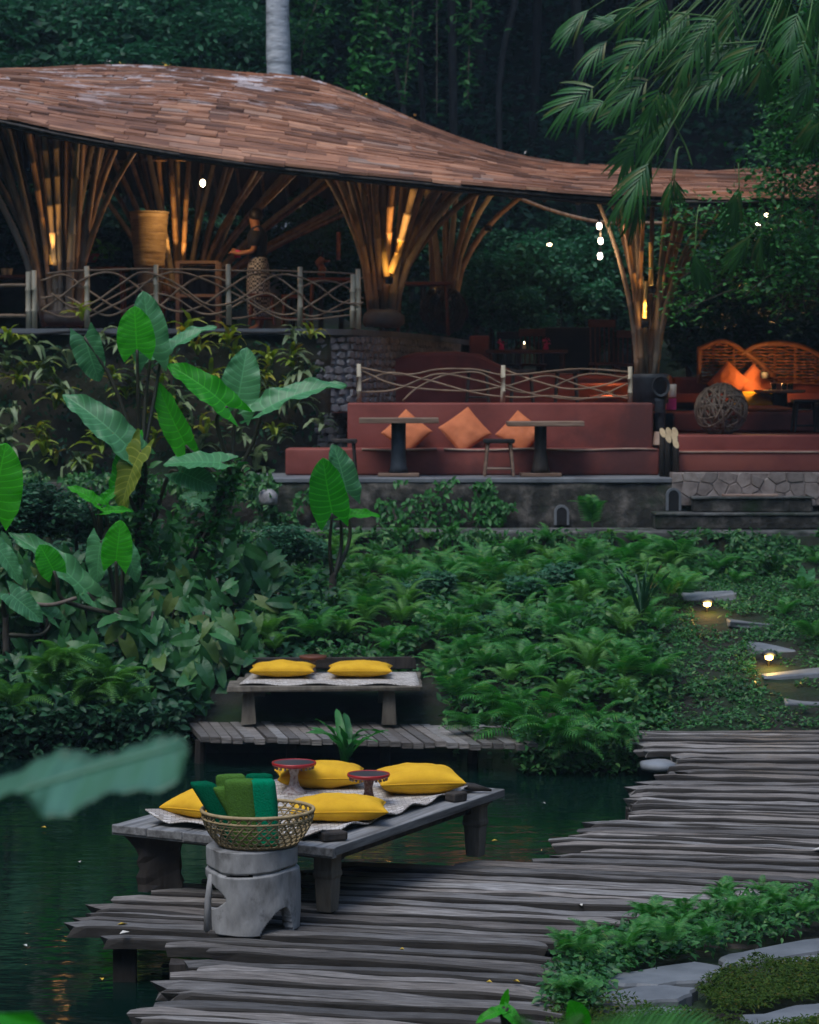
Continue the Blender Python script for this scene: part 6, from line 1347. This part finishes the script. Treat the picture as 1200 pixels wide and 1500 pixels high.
ear_plant('young elephant ear with four small bright leaves left of the tall one', [(150, 850, 23.8), (148, 820, 23.8), (147, 785, 23.8)], .025, [
    (144, 738, 106, 708, 23.7, 'b', 1, .7, (-.1, -.6, .7), [(147, 790, 23.8), (145, 760, 23.7)]),
    (150, 735, 172, 712, 23.8, 'b', 1, .9, (.2, -.7, .6), [(148, 790, 23.8), (148, 760, 23.8)]),
    (152, 750, 190, 742, 23.7, 'b', 1, .6, (.2, -.7, .6), [(150, 790, 23.8), (158, 770, 23.8)]),
    (128, 735, 90, 737, 23.9, 'c', 1, .5, (0, -.25, 1), [(146, 790, 23.8), (135, 750, 23.8)])])
t = ear_plant('blurred bright elephant ear leaf cut by the left edge of the view', [(-60, 900, 19.0), (-55, 850, 19)], .04, [(-12, 745, 8, 655, 19.0, 'b', 2, 1.1, (.2, -1, .2), [(-55, 850, 19), (-30, 790, 19)])])
ear_plant('cluster of cool green elephant ears low at the far left', [(10, 960, 23.0), (8, 900, 23)], .04, [(15, 870, 62, 905, 22.8, 'c', 0, .9, (-.2, -.8, .8), [(8, 905, 23), (5, 880, 22.9)]), (-5, 800, 35, 850, 23, 'c', 0, .7, (0, -.6, .9), [(8, 905, 23), (-10, 840, 23)]), (80, 905, 40, 860, 23.1, 'c', 1, .8, (0, -.6, .9), [(10, 930, 23), (60, 930, 23)])])
e_ = gpt(1170, 860); ear_plant('single drooping heart leaf plant at the right end of the slope', [tuple([1178, 870, e_.y]), (1180, 850, e_.y)], .02, [(1182, 838, 1176, 866, e_.y - .1, 'c', 2, 1.2, (.1, -1, .3), [(1180, 850, e_.y)])])
# --- broad leaved philodendrons on the left bank
PH = [alocasia_mesh(M['l_big'], W, seed=20 + i, fold=.22, droop=.35, wave=.5) for i, W in enumerate((.62, .75, .68))]
def philo(px, py, Y, R0, nf, lab):
    c = P(px, py, Y); t = thing('philodendron', lab, 'plant', tuple(c), 'broad leaved plants on the left bank')
    for i in range(nf):
        o = obj_from_mesh('leaf', random.choice(PH), t); a_ = random.uniform(-math.pi, 0) + random.uniform(-.3, .3); off = Vector((R_(-R0, R0), R_(-.25, .1), R_(-R0, R0) * .8)); k = random.uniform(.15, .26)
        ax = Vector((R_(-.8, .8), R_(-.6, 0), R_(-1.2, .1))).normalized(); N_ = Vector((R_(-.5, .5), -1, R_(.1, 1.1))); N_ = (N_ - ax * N_.dot(ax)).normalized()
        o.location = off; o.rotation_euler = Matrix((ax, N_.cross(ax), N_)).transposed().to_euler(); o.scale = (k, k, k)
    mb = MB(); mb.tube([c + Vector((0, .1, -R0)), c + Vector((.05, .1, R0 * .8))], .015, 6); mb.build('stem', M['stalk'], t, True)
for i, (px, py, Y) in enumerate(((215, 930, 23.0), (255, 960, 22.9), (215, 985, 22.8), (260, 1010, 22.7), (290, 930, 23.2), (120, 900, 23.4), (60, 940, 23.2), (20, 980, 23.0), (130, 960, 23.0), (310, 880, 23.8), (235, 1040, 22.6), (345, 930, 23.6), (30, 890, 23.6), (250, 890, 23.8), (340, 985, 23.4), (0, 1040, 22.7), (90, 870, 24), (205, 870, 24.2), (400, 900, 24.4), (280, 1000, 22.75), (60, 1000, 22.9), (40, 825, 23.4), (-15, 800, 23.5), (95, 835, 23.6), (5, 850, 23.3), (330, 960, 23.7), (-30, 850, 23.2), (300, 790, 24.7), (340, 830, 24.5), (230, 800, 24.6), (385, 820, 25), (265, 850, 24.3), (180, 770, 24.7))):
    philo(px, py, Y, .27, 19, ('tall ' if py < 850 else 'dense ' if i % 3 == 0 else 'loose ' if i % 3 == 1 else 'spreading ') + 'broad leaved creeper ' + ('right beside the far low table' if px > 270 else 'right of the reddish elephant ear trunk' if px > 170 else 'at the far left of the bank') + (', lower down by the water' if py > 975 else ', higher up' if py < 915 else ''))
t = thing('fallen_branch', 'bare grey branch lying in the greenery at the left', 'branch', tuple(P(60, 885, 23))); mb = MB(); mb.tube(bez([P(0, 868, 23.2), P(40, 882, 22.9), P(75, 886, 22.9), P(112, 876, 23.0)], 5), .022, 6); mb.build('wood', M['twig'], t, True)

# --- shrubs and forest behind
def foliage_mesh(name, n, r, size, m, nc=14, cs=.4, simple=False, wid=1.0, droop=0):
    pts = clumped(n, (0, 0, 0), r, nc, cs); D = randdirs(len(pts), -.1 - droop, .9); V, T = leaf_cloud(pts, size, D=D, wid=wid, simple=simple); me = mesh_np(name, V, T); me.materials.append(m); return me
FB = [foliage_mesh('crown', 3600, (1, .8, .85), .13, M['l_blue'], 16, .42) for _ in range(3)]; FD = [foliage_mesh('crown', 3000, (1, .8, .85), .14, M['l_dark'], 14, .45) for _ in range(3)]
SB = [(30, 75, 46, 1.6, 0), (110, 60, 45, 1.5, 0), (180, 85, 44, 1.3, 0), (250, 50, 46, 1.6, 0), (320, 80, 45, 1.3, 0), (370, 40, 47, 1.3, 0), (70, 15, 48, 1.6, 0), (200, 10, 49, 1.7, 0), (320, 0, 49, 1.6, 0), (450, 30, 50, 1.2, 1), (-20, 20, 47, 1.6, 0), (490, 90, 50, 1.3, 1),
      (720, 420, 38.6, .85, 0), (790, 400, 39, .9, 0), (850, 430, 38.8, .8, 0), (760, 460, 38.2, .7, 0), (900, 390, 39.5, .9, 0), (700, 370, 40, .8, 1), (820, 380, 41, .9, 1), (900, 460, 39.5, .8, 1), (650, 470, 39.0, .7, 1),
      (470, 330, 42, .9, 0), (428, 350, 42.6, .8, 1), (440, 380, 43, 1.0, 1), (500, 390, 43, 1.1, 1), (130, 360, 43, 1.2, 1), (300, 360, 43.5, 1.4, 1), (20, 340, 43, 1.3, 1), (560, 380, 43, 1.1, 1), (620, 340, 43, 1.0, 1),  # dark crown at the pale trunk's foot is added to darken it
      (1010, 480, 36.5, 1.0, 1), (1100, 470, 37, 1.1, 1), (1190, 470, 37, 1.1, 1), (1010, 390, 37.5, 1.0, 1), (1110, 390, 38, 1.1, 1), (1200, 390, 38, 1.1, 1)]
BL = ['bluish bush above the roof near its left end', 'bluish bush above the roof over the left bamboo column', 'bluish bush just above the highest leaf litter on the roof', 'bluish bush rising above the roof left of the pale trunk', 'low bluish bush touching the roof left of the pale trunk', 'bluish bush half hidden behind the pale trunk', 'topmost bluish bush near the top left corner', 'topmost bluish bush midway between corner and pale trunk', 'topmost bluish bush just left of the pale trunk', 'dark bush between the pale trunk and the leafy vine, at the top', 'bluish bush cut by the left edge above the roof', 'dark bush between the pale trunk and the leafy vine, at the roof line',
 'green bush right of the dark wicker ball', 'green bush behind the dining chairs', 'green bush behind the black counter', 'low green bush just above the dining table', 'green bush between the counter and the right column', 'green bush high under the roof right of the middle column', 'dark bush under the small flat bulb', 'dark bush low behind the red brown chair', 'dark bush behind the dark wicker ball',
 'green bush behind the dim bulb left of the middle column', 'added dark bush standing in for shade on the foot of the pale trunk', 'dark bush behind the standing person', 'dark bush behind the carved figure', 'dark bush behind the potted plant', 'dark bush behind the fan of poles', 'dark bush behind the left column', 'dark bush behind the middle column', 'dark bush behind the thinner back column',
 'dark bush low behind the right column and rattan screen', 'dark bush behind the middle of the rattan screen', 'dark bush behind the right end of the rattan screen', 'dark bush high behind the right column', 'dark bush high above the rattan screen', 'dark bush at the right edge under the roof']
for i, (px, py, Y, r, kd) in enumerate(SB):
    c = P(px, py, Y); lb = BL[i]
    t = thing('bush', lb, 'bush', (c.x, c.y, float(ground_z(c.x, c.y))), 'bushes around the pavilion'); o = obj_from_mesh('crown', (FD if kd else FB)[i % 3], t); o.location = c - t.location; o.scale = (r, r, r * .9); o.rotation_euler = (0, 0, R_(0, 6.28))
    mb = MB(); mb.tube([t.location + Vector((0, 0, -.2)), c], .05, 6); mb.build('trunk', M['trunk_dark'], t)
# forest mass far behind
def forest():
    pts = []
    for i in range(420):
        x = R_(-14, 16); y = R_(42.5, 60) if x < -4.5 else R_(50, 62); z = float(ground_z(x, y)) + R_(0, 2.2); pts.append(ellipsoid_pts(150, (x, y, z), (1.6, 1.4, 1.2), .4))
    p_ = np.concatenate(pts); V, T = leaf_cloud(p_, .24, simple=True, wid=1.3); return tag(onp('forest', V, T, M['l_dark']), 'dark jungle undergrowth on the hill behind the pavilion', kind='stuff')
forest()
# forest trees with high crowns that close the canopy over the hill
CM = [foliage_mesh('crown', 5200, (1, 1, .6), .13, M['l_dark'], 26, .34, True, 1.2) for _ in range(2)]
for i, (px, Y, r) in enumerate(((470, 52, .10), (520, 56, .13), (590, 50, .05), (628, 54, .06), (668, 52, .09), (700, 57, .14), (745, 53, .07), (770, 55, .10), (840, 54, .12), (900, 56, .14), (985, 53, .09), (1060, 55, .12), (1150, 54, .1), (250, 56, .14), (90, 55, .12), (330, 58, .16), (-60, 54, .14), (1260, 53, .14), (560, 60, .15))):
    x = X(px, Y); zg = float(ground_z(x, Y)); H = R_(19, 23); t = thing('forest_tree', ('thicker' if r > .11 else 'very thin' if r < .08 else 'slender') + ' dark forest trunk ' + ('above the left part of the roof' if px < 450 else 'just left of the leafy vine' if px < 530 else 'in the black gap right of the leafy vine' if px < 680 else 'in the middle of the black gap' if px < 760 else 'behind the hanging palm leaves'), 'tree', (x, Y, zg), 'forest trees behind the pavilion')
    mb = MB(); mb.tube(bez([(x, Y, zg - .3), (x + R_(-.3, .3), Y, zg + 4), (x + R_(-.5, .5), Y, zg + 8), (x + R_(-.8, .8), Y, H)], 4), r, 8); mb.build('trunk', M['trunk_dark'], t, True)
    o = obj_from_mesh('crown', CM[i % 2], t); o.location = (R_(-1, 1), R_(-3, 0), H - zg); k = R_(5.2, 6.6); o.scale = (k, k, k * .9); o.rotation_euler = (0, 0, R_(0, 6.28))
# pale trunk through the roof
x = X(411, 43.5); t = thing('pale_tree', 'straight pale grey trunk rising behind the roof', 'tree', (x, 43.5, 3.8))
mb = MB(); zs = np.linspace(3.5, 19, 26); mb.tube([(x + .03 * math.sin(z * 1.1), 43.5, z) for z in zs], [.25 - .004 * i + .006 * math.sin(i * 2.3) for i in range(26)], 18); mb.build('trunk', M['trunk_pale'], t, True)
o = obj_from_mesh('crown', CM[0], t); o.location = (0, 0, 17.5); o.scale = (4.5, 4.5, 4)
# leafy hanging vine left of the gap and others
def vine(pts, n, size, lab, m='l_vine', spread=.13, grp='hanging vines', stem=.012):
    c = bez([P(*p[:3]) for p in pts], 8); ws = np.interp(np.linspace(0, 1, len(c)), np.linspace(0, 1, len(pts)), [p[3] for p in pts]); t = thing('vine', lab, 'vine', tuple(c[-1]), grp)
    mb = MB(); mb.tube(c, stem, 5); mb.build('stem', M['twig'], t, True); q = np.array([list(c[int(k)]) for k in rng.integers(0, len(c), n)]); wq = np.array([ws[min(len(c) - 1, int(np.argmin(np.abs(np.array([p.z for p in c]) - z))))] for z in q[:, 2]])
    q = q + rng.normal(0, 1, (n, 3)) * wq[:, None] * (1, .7, 1); V, T = leaf_cloud(q, size); onp('leaves', V, T, M[m], t); return t
vine([(560, -60, 44, .25), (552, 20, 44, .2), (548, 70, 44, .22), (535, 120, 44, .28), (530, 150, 44, .1)], 950, .16, 'leafy green vine column dropping behind the roof beside the black gap', 'l_vine', grp=None)
vine([(600, -50, 46, .2), (605, 20, 46, .2), (600, 60, 46, .12), (592, 150, 46, .02)], 220, .15, 'short vine with a bare trailing stem right of the leafy vine')
vine([(690, -50, 46, .3), (690, 10, 46, .25), (688, 50, 46, .12), (685, 150, 46, .03)], 260, .15, 'wispy vine hanging in the black gap')
vine([(640, -60, 47, .2), (640, 10, 47, .05), (640, 170, 47, .02)], 60, .13, 'bare thin vine in the black gap')
vine([(480, -60, 44, .3), (465, 0, 44, .3), (450, 40, 44, .25), (440, 90, 44, .2)], 500, .15, 'yellowish vine sprays just right of the pale trunk')
vine([(1225, -40, 28.6, .3), (1215, 60, 28.6, .28), (1205, 160, 28.6, .25), (1200, 260, 28.6, .3), (1190, 340, 28.6, .34)], 3600, .085, 'dense leafy growth down the right edge in front of the roof end', grp=None)
vine([(1145, -40, 28.8, .05), (1142, 60, 28.8, .06), (1140, 140, 28.8, .08), (1146, 220, 28.8, .16), (1150, 270, 28.8, .26), (1140, 340, 28.8, .36)], 3000, .08, 'leafy creeper climbing a thin stem in front of the right end of the roof', grp=None)
# leafy shrub in front of the right column
sh_ = thing('shrub', 'large small leaved shrub spilling in front of the right bamboo column', 'shrub', tuple(P(1110, 560, 30.6)))
bl = []
for k in range(46):
    tx, ty = random.choice([(R_(985, 1050), R_(290, 330)), (R_(960, 1010), R_(345, 480)), (R_(1050, 1215), R_(300, 400)), (R_(980, 1215), R_(370, 470)), (R_(1060, 1215), R_(380, 485))]); Y = R_(29.4, 30.6); e_ = P(tx, ty, Y); s0 = P(1165 + R_(-20, 60), 440 + R_(-60, 20), 30.6)
    c = bez([s0, s0.lerp(e_, .5) + Vector((0, 0, .22)), e_], 6); mb = MB(); mb.tube(c, .009, 4); mb.build('branch', M['trunk_dark'], sh_, True)
    i_ = rng.integers(3, len(c), 75); bl.append(np.array([list(c[j]) for j in i_]) + rng.normal(0, .085, (75, 3)))
V, T = leaf_cloud(np.concatenate(bl), .085, wid=1.1); onp('leaves', V, T, M['l_vine'], sh_)
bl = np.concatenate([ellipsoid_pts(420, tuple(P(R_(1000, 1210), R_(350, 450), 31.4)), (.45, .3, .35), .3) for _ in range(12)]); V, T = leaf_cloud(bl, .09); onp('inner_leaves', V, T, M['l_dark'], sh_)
# --- hanging palm leaves, top right
PL = narrow(LV, .42)
def fan_arr(n=11, spread=1.5, L=1.0, seed=0):
    r = random.Random(seed); V = []; T = []
    for k in range(n):
        q_ = k / (n - 1); sd = 1 if k % 2 else -1; a_ = sd * spread * (.55 - .45 * q_) + r.uniform(-.09, .09); l = L * (.62 - .1 * abs(q_ - .4)) * r.uniform(.8, 1.1); ox, oz = L * .45 * q_, -.10 * L * q_ * q_
        seg = 5; w_ = .026 * L; base = len(V)
        for i in range(seg + 1):
            t = i / seg; x = l * t; ww = w_ * (math.sin(math.pi * min(1, .12 + t * .84)) ** .8); z = -.42 * l * t * t * (1 + abs(a_) * .3)
            for s_, dz in ((-1, .35), (0, 0), (1, .35)): px_ = x; py_ = s_ * ww; V.append((ox + px_ * math.cos(a_) - py_ * math.sin(a_), px_ * math.sin(a_) + py_ * math.cos(a_), oz + z + dz * ww))
            if i:
                for j in (0, 1): a0 = base + (i - 1) * 3 + j; T += [(a0, a0 + 3, a0 + 4), (a0, a0 + 4, a0 + 1)]
    return np.array(V), np.array(T)
def fan_mesh(i, n, sp): V, T = fan_arr(n, sp, 1, i); me = mesh_np('leaflets', V, T); me.materials.append(M['l_palm']); return me
FM = [fan_mesh(0, 12, 1.2), fan_mesh(1, 14, 1.5), fan_mesh(2, 11, .9), fan_mesh(3, 14, 1.8)]
pt = thing('palm', 'big palm with drooping fans of long leaflets hanging in at the top right', 'palm', (X(1290, 27.0), 27.0, float(ground_z(X(1290, 27), 27))))
mb = MB(); mb.tube(bez([pt.location, pt.location + Vector((-.1, .2, 4)), P(1250, -160, 27)], 8), .09, 10); mb.build('trunk', M['trunk_dark'], pt, True)
HUB = P(1230, -150, 27)
def fan(px, py, ang, Lpx, Y=26.0, va=None, tilt=0, frm=None, par=pt):
    c = P(px, py, Y); o = obj_from_mesh('fan_leaf', FM[va if va is not None else random.randrange(4)], par); L = Lpx / FPX * Y * 1.05
    ax = Vector((math.cos(ang), R_(-.35, .2), math.sin(ang))).normalized(); N_ = Vector((R_(-.5, .5), -1, .7 + tilt)); N_ = (N_ - ax * N_.dot(ax)).normalized(); Yv = N_.cross(ax)
    o.rotation_euler = Matrix((ax, Yv, N_)).transposed().to_euler(); o.location = c - par.location; o.scale = (L, L, L)
    mb = MB(); s0 = P(*frm, Y + .2) if frm else HUB; mb.tube(bez([s0, s0.lerp(c, .6) + Vector((0, 0, .18)), c], 6), .008, 4); mb.build('stalk', M['stalk_green'], par, True)
D_ = math.radians
for a_ in ((862, 15, 225, 78), (905, 22, 200, 60), (900, 35, 160, 35), (870, 128, 205, 95), (885, 150, 200, 50), (950, 60, 215, 90), (940, 95, 210, 95), (985, 40, 225, 80), (1000, 75, 240, 70), (950, 118, 215, 90), (935, 150, 205, 70), (965, 132, 250, 75), (968, 135, 290, 60), (975, 135, 310, 55), (985, 172, 230, 95), (960, 170, 225, 90), (940, 200, 230, 85), (955, 215, 250, 90), (950, 240, 235, 100), (940, 290, 245, 65), (920, 285, 225, 60), (1095, 62, 200, 95), (1110, 65, 220, 90), (1120, 70, 260, 85), (1105, 95, 215, 70), (1130, 95, 275, 65), (1060, 110, 210, 80), (1050, 30, 215, 90), (1010, 15, 230, 80), (1080, 0, 250, 80), (1120, 10, 300, 70), (1170, 20, 250, 80), (1180, 60, 240, 80), (1195, 110, 230, 80), (1190, 160, 260, 70), (1200, 180, 235, 60), (930, 5, 235, 70), (970, -10, 240, 80), (1030, 60, 225, 80), (1150, -10, 270, 80), (1200, 0, 250, 90), (1015, 100, 240, 80), (890, 60, 215, 70)):
    fan(a_[0], a_[1], D_(a_[2] + R_(-8, 8)), a_[3], R_(25.4, 26.8))
for a_ in ((1018, 372, 285, 70, (1025, 300)), (1083, 275, 262, 85, (1080, 245)), (1100, 345, 235, 75, (1170, 320)), (1115, 340, 262, 65, (1170, 320)), (1130, 338, 275, 55, (1170, 320)), (985, 265, 250, 55, (1000, 215)), (988, 262, 285, 45, (1000, 215))):
    fan(a_[0], a_[1], D_(a_[2]), a_[3], 28.6, 2, 0, a_[4])
# long bare palm ribs
for pts in ([(975, 140), (985, 175), (1005, 215), (1014, 243)], [(1050, 25), (1000, 20), (920, 12), (880, 28)], [(1120, 60), (1030, 70), (960, 110)]):
    mb = MB(); mb.tube(bez([P(a_, b_, 26.2) for a_, b_ in pts], 6), .010, 5); mb.build('rib', M['stalk_green'], pt, True)
# leaf litter on the roof
for px, py, sz, lb, mm in ((603, 166, .07, 'yellow leaf tuft on the roof crest right of the leafy vine', 'yleaf'), (533, 139, .05, 'yellow leaf on the roof just under the leafy vine', 'yleaf'), (183, 94, .05, 'yellowish leaf on the highest part of the roof, left one', 'yleaf'), (246, 97, .06, 'yellowish leaf on the highest part of the roof, right one', 'yleaf'), (158, 96, .04, 'white leaf on the roof crest', 'wleaf'), (748, 216, .08, 'pale leaf heap on the roof ridge left of the palm', 'wleaf'), (768, 232, .08, 'pale leaf on the roof right of the heap', 'wleaf')):
    c = P(px, py, Yc(X(px, 35)) - 1.0); c.z = roof_z(c.x, c.y) + .03; V, T = leaf_cloud(np.array([tuple(c)] * 6) + rng.normal(0, .03, (6, 3)), sz); tag(onp('fallen_leaf', V, T, M[mm]), lb, 'leaf', 'leaves fallen on the roof')

# --- foreground, close to the lens
bp = thing('banana_leaf', 'large pale blurred banana leaf reaching in from the left, close by', 'leaf', tuple(P(-260, 1330, 3.2)))
Yf = 3.2; up = [(-120, 1165), (0, 1142), (60, 1112), (100, 1098), (140, 1108), (180, 1100), (230, 1082), (262, 1080), (275, 1092)]; lo = [(-120, 1300), (0, 1170), (40, 1168), (60, 1195), (100, 1195), (150, 1165), (200, 1160), (255, 1152), (278, 1096)]
up = [(p.x, p.y) for p in bez([(a_, b_, 0) for a_, b_ in up], 3)]; lo = [(p.x, p.y) for p in bez([(a_, b_, 0) for a_, b_ in lo], 3)]
mb = MB(); n = 48; rws = 7; V = []; F = []
for i in range(n + 1):
    t = i / n; q = t * 24; k = min(23, int(q)); f = q - k; a_ = P(up[k][0] * (1 - f) + up[k + 1][0] * f, up[k][1] * (1 - f) + up[k + 1][1] * f, Yf + .22 + .05 * t); b_ = P(lo[k][0] * (1 - f) + lo[k + 1][0] * f, lo[k][1] * (1 - f) + lo[k + 1][1] * f, Yf - .10 + .05 * t)
    for j in range(rws + 1): s_ = j / rws; p_ = a_.lerp(b_, s_); p_.y -= .05 * math.sin(math.pi * s_); V.append(p_ + Vector((0, 0, .002 * math.sin(t * 60))))
for i in range(n):
    for j in range(rws): F.append((i * 8 + j, (i + 1) * 8 + j, (i + 1) * 8 + j + 1, i * 8 + j + 1))
mb.add(V, F); o = mb.build('blade', M['l_banana'], bp, True); s_ = o.modifiers.new('thick', 'SOLIDIFY'); s_.thickness = .0015
mb = MB(); mb.tube(bez([P(-260, 1330, 3.2), P(-100, 1215, 3.15), P(60, 1150, 3.12), P(270, 1090, 3.15)], 6), .004, 6); mb.build('midrib', M['l_banana'], bp, True)
mb = MB(); mb.add([P(-60, 1495, 4.0), P(0, 1486, 4.0), P(45, 1484, 4.0), P(66, 1505, 4.0), P(40, 1540, 3.9), (P(-60, 1540, 3.9))], [(0, 1, 2, 3, 4, 5)]); o = mb.build('leaf_tip', M['l_bright']); tag(o, 'bright green leaf corner at the bottom left edge', 'leaf'); s_ = o.modifiers.new('thick', 'SOLIDIFY'); s_.thickness = .002
# big soft fern at the bottom right and a leafy sprout beside it
nf_ = frond_mesh('frond', leafmat('near_fern_green', (.03, .12, .02), (.06, .22, .04), None, .5, .35, .3), n=34, wid=.26, arch=.32, pw=.5)
t = thing('near_fern', 'large soft fern frond in the bottom right corner, close by', 'fern', tuple(P(830, 1600, 7.0)))
for bx, by, tx, ty, Y, nr in ((790, 1560, 1125, 1512, 7.0, (0, -.7, 1)), (800, 1565, 760, 1480, 7.2, (0, -.8, 1)), (860, 1590, 1160, 1570, 6.8, (0, -.6, 1)), (800, 1570, 850, 1478, 7.3, (-.3, -.8, .6))):
    B, Tp = P(bx, by, Y), P(tx, ty, Y - .1); o = obj_from_mesh('frond', nf_, t); ax = (Tp - B); L = ax.length; ax.normalize(); N_ = Vector(nr); N_ = (N_ - ax * N_.dot(ax)).normalized(); o.rotation_euler = Matrix((ax, N_.cross(ax), N_)).transposed().to_euler(); o.location = B - t.location; o.scale = (L, L, L)
c = t.location; mb = MB(); mb.tube([c + Vector((0, .1, .02)), (c.x + .05, c.y + .15, -.1)], .05, 8); mb.build('trunk', M['trunk_dark'], t, True)
ear_plant('small bright heart leaved sprout at the bottom edge of the boardwalk', [(745, 1545, 9.5), (745, 1510, 9.5)], .01, [(740, 1478, 762, 1500, 9.4, 'b', 2, .9, (0, -.8, 1), [(745, 1510, 9.5)]), (736, 1480, 700, 1490, 9.4, 'b', 1, .8, (0, -.7, 1), [(745, 1510, 9.5)]), (738, 1474, 742, 1455, 9.5, 'b', 1, .8, (0, -.9, .6), [(745, 1510, 9.5)]), (850, 1500, 838, 1470, 8.5, 'b', 2, 1.2, (0, -.9, .5), [(780, 1530, 9.2)])])

# climbing foliage round the elephant ear trunks and bushes that close the left bank
vine([(342, 690, 24.3, .06), (325, 730, 24.3, .10), (290, 800, 24.3, .16), (240, 890, 24.3, .2)], 700, .11, 'climbing leaves wrapped around the bent elephant ear trunk', 'l_vine')
vine([(207, 690, 24.1, .05), (205, 780, 24.2, .12), (208, 890, 24.2, .2)], 450, .12, 'climbing leaves around the trunk of the tallest elephant ear', 'l_vine')
for px, py, Y, r, kd, lb in ((60, 748, 23.7, .42, 1, 'dark bush on the bank left of the young elephant ear'), (112, 765, 24.0, .36, 0, 'green bush right behind the young elephant ear'), (5, 742, 23.7, .42, 0, 'green bush on the bank at the left edge'), (420, 800, 26.2, .4, 0, 'green mound between the bent trunk and the lone elephant ear'), (620, 860, 25.2, .38, 0, 'leafy mound in the middle of the fern bank'), (800, 850, 25.6, .42, 0, 'leafy mound in the fern bank below the left drain'), (730, 930, 24.2, .36, 0, 'low leafy mound above the fern spill at the water'),
        (1500, 800, 26, .9, 0, 'big bush beyond the right end of the slope'), (1420, 640, 30, .9, 1, 'dark bush right of the lounge'), (1560, 980, 23, .8, 1, 'dark bush beyond the boardwalk at the right')):
    c = P(px, py, Y); t = thing('bush', lb, 'bush', (c.x, c.y, float(ground_z(c.x, c.y))), 'bushes on the banks'); o = obj_from_mesh('crown', (FD if kd else FB)[int(px) % 3], t); o.location = c - t.location; o.scale = (r * 1.2, r, r * .8)
    mb = MB(); mb.tube([t.location + Vector((0, 0, -.1)), c], .02, 6); mb.build('stem', M['trunk_dark'], t)
# ================================================================== the damp evening air
hz = MB(); hz.box((0, 20, 27), (224, 224, 60)); m = bpy.data.materials.new('damp_air'); m.use_nodes = True; n = m.node_tree
for nd in list(n.nodes):
    if nd.type == 'BSDF_PRINCIPLED': n.nodes.remove(nd)
pvv = N(n, 'ShaderNodeVolumePrincipled'); pvv.inputs['Color'].default_value = (.5, .75, .95, 1); pvv.inputs['Density'].default_value = .0007; n.links.new(pvv.outputs[0], n.nodes['Material Output'].inputs['Volume'])
tag(hz.build('haze', m), 'thin bluish evening haze over the pond and pavilion', kind='stuff')
